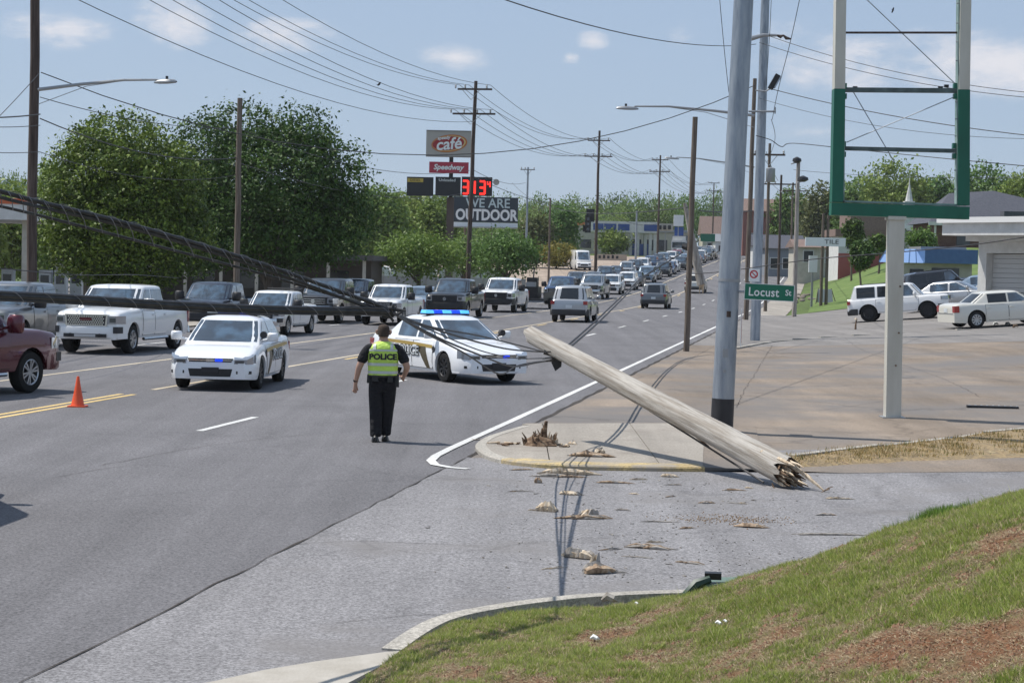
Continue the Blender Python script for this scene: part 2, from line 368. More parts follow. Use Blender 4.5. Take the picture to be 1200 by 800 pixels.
def kerb_piece(a, b, name, m, sub_in=1):
    mb = MB(); rows = []
    for i in range(a, b+1):
        o_, i_ = oc[i], ic[i]; e = (o_-i_).normalized()*.02
        rows.append([(o_.x, o_.y, 0), (o_.x, o_.y, KH*.7), (o_.x-e.x, o_.y-e.y, KH), (i_.x, i_.y, KH+.004)])
    mb.grid(rows); ob = mb.build(name, m, kerb); return ob
n = len(oc); yi = min(range(n), key=lambda i: abs(oc[i].x-G(590, 543).x)+(0 if oc[i].y < 27.6 else 5))
kerb_piece(0, yi, 'grey_kerb', M['kerb']); kerb_piece(yi, n-1, 'yellow_kerb', M['kerb_yellow'])
# a worn yellow band on the sidewalk edge behind the kerb
mb = MB(); a2 = offset(oc, .162); b2 = offset(oc, .42)
rows = [[(a2[i].x, a2[i].y, KH+.0045), (b2[i].x, b2[i].y, KH+.0045)] for i in range(yi+1, n)]
mb.grid(rows); mb.build('yellow_edge_band', M['kerb_yellow'], kerb)
# concrete slabs of the corner
walk = empty('corner_sidewalk', (0, 0, 0)); walk['kind'] = 'structure'
back = [G(612, 501).to_2d(), G(700, 500).to_2d(), G(826, 500).to_2d()]
slab_poly_outer = [ic[i] for i in range(0, n)]
def clipx(P, x0, x1):
    def cl(P, f):
        out = []
        for i in range(len(P)):
            a, b = P[i], P[(i+1) % len(P)]; fa, fb = f(a), f(b)
            if fa >= 0: out.append(a)
            if (fa >= 0) != (fb >= 0): out.append(a.lerp(b, fa/(fa-fb)))
        return out
    P = cl(P, lambda p: p.x-x0); return cl(P, lambda p: x1-p.x)
slabP = slab_poly_outer+[back[2], back[0]]
xs = [-2, .55, 2.05, 9]
for i in range(3):
    P = clipx(slabP, xs[i]+.008, xs[i+1]-.008)
    if len(P) > 2:
        mb = MB(); zz = [KH, KH+.003, KH-.002][i]
        mb.prism([(p.x, p.y) for p in P][::-1] if False else [(p.x, p.y) for p in P], -.02, zz); mb.build('concrete_slab', M['slab'], walk, smooth=False)
# ramp of tan concrete between the corner slab and the lot
rmp = MB(); a0 = G(826, 553); a1 = (a0.x+.9, a0.y+.45, .011); b0 = back[2]; b1 = (b0.x+.9, b0.y+.2, .011); b2 = (b0.x+.1, b0.y+.9, .011); c0 = back[0]
rmp.quad((a0.x-.05, a0.y, KH-.005), a1, b1, (b0.x-.05, b0.y, KH-.005)); rmp.add([(a0.x-.05, a0.y, KH-.005), (a0.x-.05, a0.y, -.01), (a1[0], a1[1], -.01), a1], [(0, 1, 2, 3)])
rmp.add([(b0.x, b0.y, KH-.004), b1, b2], [(0, 1, 2)])
rmp.quad((c0.x, c0.y, KH-.004), (b0.x, b0.y, KH-.004), b2, (c0.x+.1, c0.y+.9, .011))
o = rmp.build('sidewalk_ramp', M['lot'], smooth=False); o['kind'] = 'structure'
# lot floor reaching down to the verge
lp = [W2(29.1, 8.79), (back[0].x+.25, back[0].y+.8), (back[2].x, back[2].y), (G(836, 553).x, G(836, 553).y), (G(940, 540).x, G(940, 540).y), (G(1060, 527).x, G(1060, 527).y), (G(1200, 510).x, G(1200, 510).y), (20, 43.0), (42, 60), (28, 60), W2(29.1, 8.79)]
flat('lot_apron', [W2(29.21, 8.79), W2(29.21, 9.6), (back[2].x, back[2].y), (G(832, 553).x, G(832, 553).y), (G(890, 549).x, G(890, 549).y), (G(940, 541).x, G(940, 541).y), (G(1060, 527).x, G(1060, 527).y), (G(1200, 510).x, G(1200, 510).y), (16, 40.6), W2(37, 30), W2(29.21, 14)][::1], .0085, M['lot'])
# verge strip: kerb pieces, dirt, dry grass
vk = [G(*p).to_2d() for p in [(925, 543), (965, 538), (1005, 532), (1060, 526.5), (1120, 519), (1200, 508)]]+[Vector((14, 38.2)), Vector((24, 46)), Vector((60, 72))]
vkr = resample(vk, .5)
vroot = empty('verge_kerb', (0, 0, 0)); vroot['kind'] = 'structure'
rr = random.Random(11); i = 0
base_mesh = None
while i < len(vkr)-3 and vkr[i].x < 26:
    m_ = rr.choice([2, 3, 3, 4]); m_ = min(m_, len(vkr)-1-i); a, b = vkr[i], vkr[i+m_]; d = (b-a); nn = Vector((-d.y, d.x)).normalized()*.07
    mb = MB(); hz = .10+rr.uniform(-.02, .03); g = d.normalized()*.02
    mb.prism([(a+g-nn)[:], (b-g-nn)[:], (b-g+nn)[:], (a+g+nn)[:]], -.02, hz); mb.build('kerb_stone', M['kerb'], vroot, smooth=False); i += m_
vs_ = [G(*p).to_2d() for p in [(905, 549), (980, 546), (1060, 541), (1120, 539), (1200, 537)]]+[Vector((14.5, 32.0)), Vector((24, 34.8)), Vector((60, 43))]
mb = MB(); rows = []
rr = random.Random(4)
vsr = resample(vs_, .45); K = 70
def at_frac(P, f):
    x = f*(len(P)-1); i = min(int(x), len(P)-2); return P[i].lerp(P[i+1], x-i)
verge_rows = []
for k in range(K+1):
    f = (k/K)**1.5; a = at_frac(vkr, f); b = at_frac(vsr, f); row = []
    for j in range(7):
        p = a.lerp(b, j/6); h = .085*(1-(j/6)**2)+rr.uniform(0, .03)*(0 < j < 6); p2 = p+Vector((rr.uniform(-.06, .06), rr.uniform(-.05, .05)))*(j == 6)
        row.append((p2.x, p2.y, h+.008))
    rows.append(row)
mb.grid(rows, flip=False); o = mb.build('verge', mat('dry_grass_and_dirt', (.3, .2, .1), .95, noise=(5, 8, [(.16, .10, .065), (.34, .25, .13), (.20, .15, .09), (.42, .33, .18)]), bump=(14, .8, .06))); o['kind'] = 'structure'
verge_pts = [(Vector(rows[k][j]), k) for k in range(K) for j in range(1, 6)]

# ---------------------------------------------------------------- grass bank in the foreground
curb_px = [(250, 800), (360, 783), (455, 768), (495, 765), (540, 745), (600, 733), (680, 725), (755, 717)]
# kerb line world
kb = [Vector(p) for p in [(-.95, 12.4), (-.72, 13.6), (-.42, 14.55), (.05, 15.05), (.6, 15.35), (1.15, 15.6), (1.9, 15.8), (4, 16.2), (9, 17.2), (30, 21.5)]]
def bank_h(x, y):
    yl = np.interp(x, [p.x for p in kb], [p.y for p in kb]); d = np.maximum(yl-y, 0)
    Pk = np.interp(x, [-1, -.2, .5, 1.05, 1.6, 2.4, 3, 3.65, 5, 10], [.03, .06, .12, .24, .46, .84, 1.12, 1.33, 1.62, 2.1]); h = Pk*(1-np.exp(-d/1.15))+.012*d
    edge = np.clip((x-(-.95+(12.4-y)*.10))/.5, 0, 1); h = h*(.15+.85*edge)
    h = h+.030*np.sin(x*2.1+1)*np.sin(y*1.7)*np.clip(d, 0, 1)+.018*np.sin(x*5.3+y*2.2)*np.sin(y*4.7-x)*np.clip(d, 0, 1)+.01*np.sin(x*13+1)*np.sin(y*11)*np.clip(d*2,0,1)
    return h+.03
bx = np.concatenate([np.linspace(-1.6, 6.0, 150), np.linspace(6.3, 30, 30)]); 
def left_lim(y): return -.95-(12.4-y)*.22 if y < 12.4 else np.interp(y, [p.y for p in kb[:7]], [p.x for p in kb[:7]])
vsn = []; fsn = []; ny = 150
for x in bx:
    yt = float(np.interp(x, [p.x for p in kb], [p.y for p in kb])) if x > kb[0].x else 12.4
    yt -= .06
    if x < kb[0].x: yt = 12.4-(kb[0].x-x)/.22
    for j in range(ny):
        y = yt-(yt+8)*(j/(ny-1))**1.6 if yt > -7 else -8
        vsn.append((x, y, float(bank_h(x, y)) if j else .02))
nx = len(bx)
for i in range(nx-1):
    for j in range(ny-1): fsn.append((i*ny+j, i*ny+j+1, (i+1)*ny+j+1, (i+1)*ny+j))
mb = MB(); mb.add(vsn, [f for f in fsn])
# patchiness of the turf (shared by soil colour and the blades)
_ph = rng.random((14, 3))*6.28; _fr = [(rng.normal(0, 1)*s_, rng.normal(0, 1)*s_*.55) for s_ in (1.2, 1.6, 2.2, 2.9, 3.6, 4.4, 5.4, 6.6, 8, 9, 11, 13, 15, 18)]
def bare(x, y):
    v = 0
    for k, (a, b) in enumerate(_fr): v = v+np.sin(x*a+y*b+_ph[k, 0])*(.9**k)*np.cos(y*a*.7-x*b*.8+_ph[k, 1])
    v = v/2.1
    v = v+.5*np.sin(x*17+3*np.sin(y*9))*np.sin(y*13+2*np.sin(x*11))+.35*np.sin(x*31+y*7)*np.sin(y*27-x*9)
    # the photograph's worn red patches
    for (cx_, cy_, rx_, ry_, am) in BARE: v = v+am*np.exp(-((x-cx_)/rx_)**2-((y-cy_)/ry_)**2)
    return v
def gb(px, py, Y0=7.4):
    d = ray(px, py)
    for i in range(1400):
        Y = 4+i*.01; x = d.x*Y/d.y
        if CAMZ+d.z*Y/d.y < bank_h(x, Y): return x, Y
    return d.x*10/d.y, 10.0
BARE = []
for (px, py, w, am) in [(930, 745, .35, 1.4), (1055, 745, .28, 1.3), (1050, 690, .35, 1.2), (1110, 650, .5, .8), (1180, 640, .5, .7), (1010, 640, .25, .8), (1190, 755, .25, .9), (620, 800, .3, .9), (880, 720, .25, .5), (1050, 790, .4, 1.0), (960, 700, .3, -.9), (1100, 720, .25, -1.2), (640, 765, .5, -1.4), (800, 740, .4, -.9), (960, 780, .2, -.8), (1150, 690, .3, -1.0), (1160, 610, .5, -.4), (1040, 600, .3, .5)]:
    x_, y_ = gb(px, py); BARE.append((x_, y_, w*.8, w*1.15, am*.5))
gm = bpy.data.materials.new('turf_soil'); gm.use_nodes = True; t_ = gm.node_tree; b_ = t_.nodes['Principled BSDF']; b_.inputs['Roughness'].default_value = .95; b_.inputs['Specular IOR Level'].default_value = .1
at_ = t_.nodes.new('ShaderNodeVertexColor'); at_.layer_name = 'col'; co_ = t_.nodes.new('ShaderNodeTexCoord')
nz_ = t_.nodes.new('ShaderNodeTexNoise'); nz_.inputs['Scale'].default_value = 30; nz_.inputs['Detail'].default_value = 8; nz_.inputs['Roughness'].default_value = .75; t_.links.new(co_.outputs['Object'], nz_.inputs['Vector'])
cr_ = t_.nodes.new('ShaderNodeValToRGB'); cr_.color_ramp.elements[0].position = .3; cr_.color_ramp.elements[0].color = (.45, .42, .4, 1); cr_.color_ramp.elements[1].position = .7; cr_.color_ramp.elements[1].color = (1.5, 1.45, 1.4, 1)
t_.links.new(nz_.outputs['Fac'], cr_.inputs[0]); mx_ = t_.nodes.new('ShaderNodeMixRGB'); mx_.blend_type = 'MULTIPLY'; mx_.inputs[0].default_value = 1
t_.links.new(at_.outputs['Color'], mx_.inputs[1]); t_.links.new(cr_.outputs[0], mx_.inputs[2]); t_.links.new(mx_.outputs[0], b_.inputs['Base Color'])
bp_ = t_.nodes.new('ShaderNodeBump'); bp_.inputs['Strength'].default_value = 1; bp_.inputs['Distance'].default_value = .04; t_.links.new(nz_.outputs['Fac'], bp_.inputs['Height']); t_.links.new(bp_.outputs[0], b_.inputs['Normal'])
bank = mb.build('grass_bank', gm); bank['kind'] = 'structure'
va = np.array(vsn); bv = bare(va[:, 0], va[:, 1]); hue = .5+.5*np.sin(va[:, 0]*3.1+va[:, 1]*1.3)*np.cos(va[:, 1]*2.7)
k = np.clip((bv+.1)/.9, 0, 1)[:, None]; r2 = np.clip((bv-.55)*1.4, 0, 1)[:, None]
colr = (1-k)*np.array([.12, .13, .05])+k*((1-r2)*np.array([.34, .27, .17])+r2*(np.array([.27, .14, .08])))
ca = bank.data.color_attributes.new('col', 'FLOAT_COLOR', 'POINT'); ca.data.foreach_set('color', np.concatenate([colr, np.ones((len(colr), 1))], 1).ravel())
# grass blades: one mesh, three-cornered blades, thinned over the bare soil
def blades(name, P, H, Wd, lean, cols, m, kind='stuff'):
    n = len(P); az = rng.random(n)*2*pi; ld = rng.random(n)*2*pi
    dx = np.stack([np.cos(az), np.sin(az), np.zeros(n)], 1)*Wd[:, None]*.5
    tip = P+np.stack([np.cos(ld)*lean, np.sin(ld)*lean, H], 1)
    Vv = np.stack([P-dx, P+dx, tip], 1).reshape(-1, 3)
    me = bpy.data.meshes.new(name); me.vertices.add(3*n); me.vertices.foreach_set('co', Vv.astype(np.float32).ravel())
    me.loops.add(3*n); me.loops.foreach_set('vertex_index', np.arange(3*n, dtype=np.int32)); me.polygons.add(n)
    me.polygons.foreach_set('loop_start', np.arange(0, 3*n, 3, dtype=np.int32)); me.polygons.foreach_set('loop_total', np.full(n, 3, dtype=np.int32)); me.update(calc_edges=True)
    me.materials.append(m); ca = me.color_attributes.new('col', 'FLOAT_COLOR', 'POINT'); cc = np.repeat(np.concatenate([cols, np.ones((n, 1))], 1), 3, 0); ca.data.foreach_set('color', cc.astype(np.float32).ravel())
    o = bpy.data.objects.new(name, me); COL.objects.link(o); o['kind'] = kind; return o
bm_ = bpy.data.materials.new('grass_blades'); bm_.use_nodes = True; t_ = bm_.node_tree; b_ = t_.nodes['Principled BSDF']; b_.inputs['Roughness'].default_value = .6; b_.inputs['Specular IOR Level'].default_value = .25
at_ = t_.nodes.new('ShaderNodeVertexColor'); at_.layer_name = 'col'; t_.links.new(at_.outputs['Color'], b_.inputs['Base Color'])
tl_ = t_.nodes.new('ShaderNodeBsdfTranslucent'); t_.links.new(at_.outputs['Color'], tl_.inputs[0]); ms_ = t_.nodes.new('ShaderNodeMixShader'); ms_.inputs[0].default_value = .3
t_.links.new(b_.outputs[0], ms_.inputs[1]); t_.links.new(tl_.outputs[0], ms_.inputs[2]); t_.links.new(ms_.outputs[0], t_.nodes['Material Output'].inputs[0])
def scatter(nn, x0, x1, y0, y1):
    # clumped distribution
    nc = nn//14; cx = rng.uniform(x0, x1, nc); cy = rng.uniform(y0, y1, nc)
    X = np.repeat(cx, 14)+rng.normal(0, .035, nc*14); Y = np.repeat(cy, 14)+rng.normal(0, .05, nc*14); cid = np.repeat(rng.random(nc), 14)
    yl = np.interp(X, [p.x for p in kb], [p.y for p in kb])-.05
    ok = (Y < yl) & (X > -.93+(12.4-Y)*-.22) & (np.abs(X) < .29*Y+.6)
    return X[ok], Y[ok], cid[ok]
X, Y, cid = scatter(3200000, -1.4, 5.4, 5.2, 16.6)
bvv = bare(X, Y); keep = rng.random(len(X)) < np.clip(.86-(bvv+.05)*.9, .10, 1)*np.clip(1.15-.5*(Y < 6), 0, 1); X, Y, bvv, cid = X[keep], Y[keep], bvv[keep], cid[keep]
if len(X) > 950000: X, Y, bvv, cid = X[:950000*2:1], Y[:950000*2:1], bvv[:950000*2:1], cid[:950000*2:1]; q = rng.permutation(len(X))[:950000]; X, Y, bvv, cid = X[q], Y[q], bvv[q], cid[q]
Z = bank_h(X, Y)-.005; n = len(X)
lush = np.clip(.75-bvv, 0, 1.3)
H = (.009+.020*lush)*(.5+rng.random(n)*.9)*(.7+.6*cid); H[rng.random(n) < .004] *= 1.8
dry = (rng.random(n) < np.clip(.40+.6*bvv, .15, .92))
g1 = np.array([.28, .36, .07]); g2 = np.array([.50, .50, .15]); g3 = np.array([.17, .27, .05]); d1 = np.array([.62, .51, .32])
mixv = cid[:, None]; cols = g3*(1-mixv)+(g1*.4+g2*.6)*mixv; cols = cols*(.75+.5*rng.random((n, 1))); cols[dry] = d1*(.55+.6*rng.random((dry.sum(), 1)))
o = blades('grass', np.stack([X, Y, Z], 1), H, .0045+.0045*rng.random(n), H*(.4+.7*rng.random(n)), cols, bm_)
tag(o, 'short patchy green grass growing on the foreground bank', 'grass', kind='stuff')
# flat dead thatch between the blades, and crumbs of soil
Xt, Yt, cidt = scatter(520000, -1.4, 5.4, 5.2, 16.6); kt = rng.random(len(Xt)) < np.clip(.35+.5*bare(Xt, Yt), .12, .8); Xt, Yt = Xt[kt], Yt[kt]; n = len(Xt)
cols = np.array([.52, .42, .27])*(.45+.75*rng.random((n, 1))); cols[rng.random(n) < .25] = np.array([.22, .13, .08])
o = blades('dead_thatch', np.stack([Xt, Yt, bank_h(Xt, Yt)+.002], 1), .003+.007*rng.random(n), .004+.006*rng.random(n), .02+.03*rng.random(n), cols, bm_)
tag(o, 'flat dead straw lying between the green grass of the bank', 'grass', kind='stuff')
bxx = rng.uniform(-.5, 5, 26000); byy = rng.uniform(5.2, 16, 26000); okk = (bare(bxx, byy) > .35) & (byy < np.interp(bxx, [p.x for p in kb], [p.y for p in kb])-.1); bxx, byy = bxx[okk], byy[okk]
mb = MB()
for x_, y_ in zip(bxx[:5200], byy[:5200]):
    s_ = random.uniform(.006, .022); z_ = float(bank_h(x_, y_)); q_ = [(x_+s_*cos(a)*random.uniform(.7, 1.2), y_+s_*sin(a)*random.uniform(.7, 1.2), z_-.004) for a in (0, 1.6, 3.1, 4.7)]
    mb.add(q_+[(x_+random.uniform(-.3, .3)*s_, y_, z_+s_*.8)], [(0, 1, 4), (1, 2, 4), (2, 3, 4), (3, 0, 4)])
o = mb.build('soil_crumbs', mat('red_brown_soil', (.22, .12, .07), .95, noise=(30, 4, [(.13, .07, .045), (.30, .17, .10)])), smooth=False); tag(o, 'red brown soil crumbs in the bare patches of the bank', 'soil', kind='stuff')
# taller tufts along the crest
tx, ty = [], []
for (px, py) in [(1098, 602), (1110, 600), (1125, 598), (1088, 603), (1040, 622), (1000, 645), (960, 660), (1150, 600), (905, 682), (870, 690)]:
    d = ray(px, py+4); 
    for Yv in np.arange(16.5, 6, -.02):
        x = d.x*Yv/d.y
        if CAMZ+d.z*Yv/d.y < bank_h(x, Yv)+.02 : tx.append(x); ty.append(Yv); break
tuftn = [900, 700, 500, 400, 220, 150, 150, 200, 150, 120][:len(tx)]
X = np.concatenate([rng.normal(a, .055, k_) for a, k_ in zip(tx, tuftn)]); Y = np.concatenate([rng.normal(a, .09, k_) for a, k_ in zip(ty, tuftn)]); n = len(X)
cols = g3*(.6+.8*rng.random((n, 1)))
o = blades('tall_grass_tuft', np.stack([X, Y, bank_h(X, Y)-.005], 1), .05+.07*rng.random(n), .006+.004*rng.random(n), .05*rng.random(n), cols, bm_)
tag(o, 'taller dark grass tufts along the crest of the bank', 'grass', kind='stuff')
# dry grass on the verge strip
idx = rng.integers(0, len(verge_pts), 26000); base = np.array([verge_pts[i][0][:] for i in idx]); kk = np.array([verge_pts[i][1] for i in idx])
base[:, 0] += rng.normal(0, .12, len(base)); base[:, 1] += rng.normal(0, .10, len(base)); n = len(base)
cols = np.where(rng.random((n, 1)) < .18, np.array([.10, .14, .03]), np.array([.46, .34, .15]))*(.5+.7*rng.random((n, 1)))
ok = base[:, 0] > 5.0; ok |= rng.random(n) < .3; base, cols = base[ok], cols[ok]; n = len(base)
o = blades('dry_grass', base, .03+.05*rng.random(n), .008+.006*rng.random(n), .05*rng.random(n), cols, bm_)
tag(o, 'straw coloured dry grass on the strip beside the side street', 'grass', kind='stuff')
# near kerb + concrete pad
kr = empty('foreground_kerb', (0, 0, 0)); kr['kind'] = 'structure'
kbr = resample([Vector((-.72, 13.6)), Vector((-.42, 14.55)), Vector((.05, 15.05)), Vector((.6, 15.35)), Vector((1.15, 15.6)), Vector((1.9, 15.8)), Vector((4, 16.2)), Vector((9, 17.2))], .15)
ko = offset(kbr, .15)
step = 20
for a in range(0, len(kbr)-1, step):
    b = min(a+step, len(kbr)-1); mb = MB(); rows = []
    for i in range(a, b+1):
        p, q = kbr[i], ko[i]; f = min(1, i/14)
        if i == a and a: p = p.lerp(kbr[i+1], .06); q = q.lerp(ko[i+1], .06)
        hh = .02+.10*f
        rows.append([(p.x, p.y, -.02), (p.x, p.y, hh), (q.x, q.y, hh), (q.x*1+0, q.y, -.02)])
    mb.grid(rows, flip=True); mb.quad(*rows[0]); mb.quad(*rows[-1][::-1]); mb.build('kerb_stone', M['kerb'], kr, ang=30)
pad = [G(240, 806), G(300, 790), G(360, 781), G(450, 769), G(497, 765), ]
pp = [(p.x, p.y) for p in pad]+[(-.40, 14.35), (-.62, 13.6), (-.90, 12.3), (-1.15, 11.3), (-2.2, 7), (-2.6, 6), (-4, 6), (-2.6, 11.3)]
padm = mat('new_pale_concrete', (.42, .39, .34), .9, noise=(3, 8, [(.35, .32, .27), (.46, .43, .38)]), bump=(40, .3))
far_ = [G(255, 802), G(310, 789.5), G(370, 779.5), G(450, 768.5), G(492, 765)]; mb = MB()
far_ = [(-4.2, far_[0].y-2.9)]+[(p.x, p.y) for p in far_]; near_ = [(-4.4, 6), (-3.4, 6.5), (-2.7, 8), (-2.1, 9.5), (-1.35, 11.3), (-.85, 12.9)]
mb.grid([[(x, y, -.03) for x, y in far_], [(x, y, .03) for x, y in far_], [(x, y, .03) for x, y in near_], [(x, y, -.03) for x, y in near_]]); o = mb.build('concrete_pad', padm, smooth=False); o['kind'] = 'structure'

ck = empty('pavement_cracks', (0, 0, 0)); ck['kind'] = 'structure'
rr = random.Random(77)
for P in ([(862, 478), (872, 458), (886, 436), (905, 405)], [(990, 396), (1010, 410), (1060, 428), (1110, 446), (1150, 466)], [(868, 513), (940, 509), (1010, 507), (1040, 506)], [(1065, 507), (1120, 500), (1190, 494)], [(868, 486), (960, 481), (1035, 470)], [(700, 452), (735, 446), (790, 430), (838, 405)],
          [(905, 560), (980, 556), (1100, 551), (1200, 549)], [(395, 731), (480, 722), (600, 718)], [(330, 640), (420, 634), (560, 640)], [(120, 545), (260, 520), (420, 505), (520, 508)], [(60, 560), (160, 545), (230, 550)]):
    w = [G(*p) for p in P]; c = resample([p.to_2d() for p in w], .25); hh = .011 if w[0].y > 27.5 and w[0].x > 2 else .008
    mb = MB(); rows = []
    for i, p in enumerate(c):
        d = (c[min(i+1, len(c)-1)]-c[max(i-1, 0)]).normalized(); nn = Vector((-d.y, d.x)); p = p+nn*rr.uniform(-.03, .03); t = rr.uniform(.002, .006); z = zt(p.x, p.y)+hh
        rows.append([(p.x+nn.x*t, p.y+nn.y*t, z), (p.x-nn.x*t, p.y-nn.y*t, z)])
    mb.grid(rows); mb.build('crack', M['seam'], ck, smooth=False)
# ---------------------------------------------------------------- vehicles
def paint(name, col, metal=.0, rough=.28): return mat('paint_'+name, col, rough, metal, .5, coat=.8)
P_ = {k: paint(k, *v) for k, v in {'white': ((.80, .80, .79),), 'police_white': ((.82, .83, .84),), 'maroon': ((.10, .012, .022), .35, .25), 'black': ((.010, .011, .014),), 'dark_grey': ((.045, .048, .055), .4), 'grey': ((.17, .18, .19), .5),
      'silver': ((.42, .43, .44), .55, .3), 'blue': ((.02, .055, .14), .4), 'light_blue': ((.24, .32, .40), .4), 'navy': ((.022, .03, .05), .35), 'cream': ((.66, .64, .57),), 'tan': ((.33, .28, .21), .4), 'red': ((.22, .02, .02), .1)}.items()}
glass = mat('vehicle_glass', (.04, .09, .135), .05, .35, 1.0, coat=1)
glass.node_tree.nodes['Principled BSDF'].inputs['Coat IOR'].default_value = 2.0
_t = glass.node_tree; _c = _t.nodes.new('ShaderNodeTexCoord'); _n = _t.nodes.new('ShaderNodeTexNoise'); _n.inputs['Scale'].default_value = 2.2; _n.inputs['Detail'].default_value = 3; _t.links.new(_c.outputs['Object'], _n.inputs['Vector'])
_r = _t.nodes.new('ShaderNodeValToRGB'); _r.color_ramp.elements[0].position = .42; _r.color_ramp.elements[0].color = (.015, .025, .032, 1); _r.color_ramp.elements[1].position = .62; _r.color_ramp.elements[1].color = (.07, .13, .185, 1); _t.links.new(_n.outputs['Fac'], _r.inputs[0]); _t.links.new(_r.outputs[0], _t.nodes['Principled BSDF'].inputs['Base Color'])  # dark to blue mottling in the base colour paints in a sky reflection
_b = _t.nodes.new('ShaderNodeBump'); _b.inputs['Strength'].default_value = .25; _b.inputs['Distance'].default_value = .08; _t.links.new(_n.outputs['Fac'], _b.inputs['Height']); _t.links.new(_b.outputs[0], _t.nodes['Principled BSDF'].inputs['Normal'])
glass_dark = mat('privacy_glass', (.010, .012, .014), .05, 0, .8)
chrome = mat('chrome', (.62, .63, .64), .16, 1)
alloy = mat('alloy_rim', (.50, .51, .52), .28, .85)
steel_rim = mat('dark_rim', (.035, .035, .038), .4, .5)
lens = mat('headlight_lens', (.34, .37, .41), .08, .5, .8, coat=1)
lens_dark = mat('headlight_bezel', (.10, .11, .12), .12, .6)
red_lens = mat('tail_light_red', (.32, .012, .012), .15, coat=1)
amber = mat('amber_lens', (.65, .22, .03), .15, coat=1)
plate_m = mat('number_plate', (.62, .66, .68), .5)
under_m = mat('underbody', (.010, .010, .010), .9)
trim_m = mat('dark_trim', (.022, .022, .024), .55)
mesh_m = mat('grille_mesh', (.03, .03, .034), .4, .3)
blue_on = mat('lit_blue_light', (.01, .03, .5), .2, emis=(.005, .05, 1), es=1.3)
blue_hot = mat('lit_light_core', (.1, .3, .8), .2, emis=(.06, .36, 1), es=1.5)
blue_off = mat('blue_lens', (.02, .05, .28), .1, coat=1)
gold_m = mat('gold_decal', (.42, .29, .07), .4, .2); decal_k = mat('black_decal', (.02, .018, .015), .5)

def interp(tab, x):
    return float(np.interp(x, [a for a, b in tab], [b for a, b in tab]))

def build_wheel(r, w, rimm, root, x, y, side, spokes=5):
    wl = empty('wheel', (x, y, r), 0); wl.parent = root
    s_ = 1 if side > 0 else -1
    mb = MB(); prof = [(.60*r, .30*w), (.64*r, .47*w), (.80*r, .5*w), (.95*r, .46*w), (r, .34*w), (r, -.34*w), (.95*r, -.46*w), (.6*r, -.5*w)]
    n = 26; rows = [[(q*cos(2*pi*i/n), p*s_, q*sin(2*pi*i/n)) for q, p in prof] for i in range(n+1)]
    mb.grid(rows); mb.build('tyre', M['rubber'], wl, ang=35)
    mb = MB()
    # rim: barrel + hub + spokes
    rows = [[(q*cos(2*pi*i/n), p*s_, q*sin(2*pi*i/n)) for q, p in [(.64*r, .44*w), (.60*r, .46*w), (.56*r, .40*w), (.56*r, .05*w)]] for i in range(n+1)]
    mb.grid(rows); mb.cyl((0, .36*w*s_, 0), .13*r, .06*w, 12, 'Y')
    for k in range(spokes):
        a = 2*pi*k/spokes+.3; ca, sa = cos(a), sin(a)
        for da in ((-.10, .10) if spokes > 6 else (-.17, .17)):
            p0 = Vector((cos(a+da*1.2)*.10*r, .40*w*s_, sin(a+da*1.2)*.10*r)); p1 = Vector((cos(a+da)*.575*r, .43*w*s_, sin(a+da)*.575*r))
            t = Vector((-sa, 0, ca))*r*.035; d = Vector((0, .10*w*s_, 0))
            mb.add([p0-t, p0+t, p1+t*1.3, p1-t*1.3, p0-t-d, p0+t-d, p1+t*1.3-d, p1-t*1.3-d], [(0, 1, 2, 3), (0, 4, 5, 1), (2, 6, 7, 3), (1, 5, 6, 2), (3, 7, 4, 0)])
    mb.build('rim', rimm, wl, ang=30)
    mb = MB(); mb.cyl((0, .0, 0), .55*r, .10*w, 20, 'Y'); mb.build('brake_disc', trim_m, wl)
    return wl

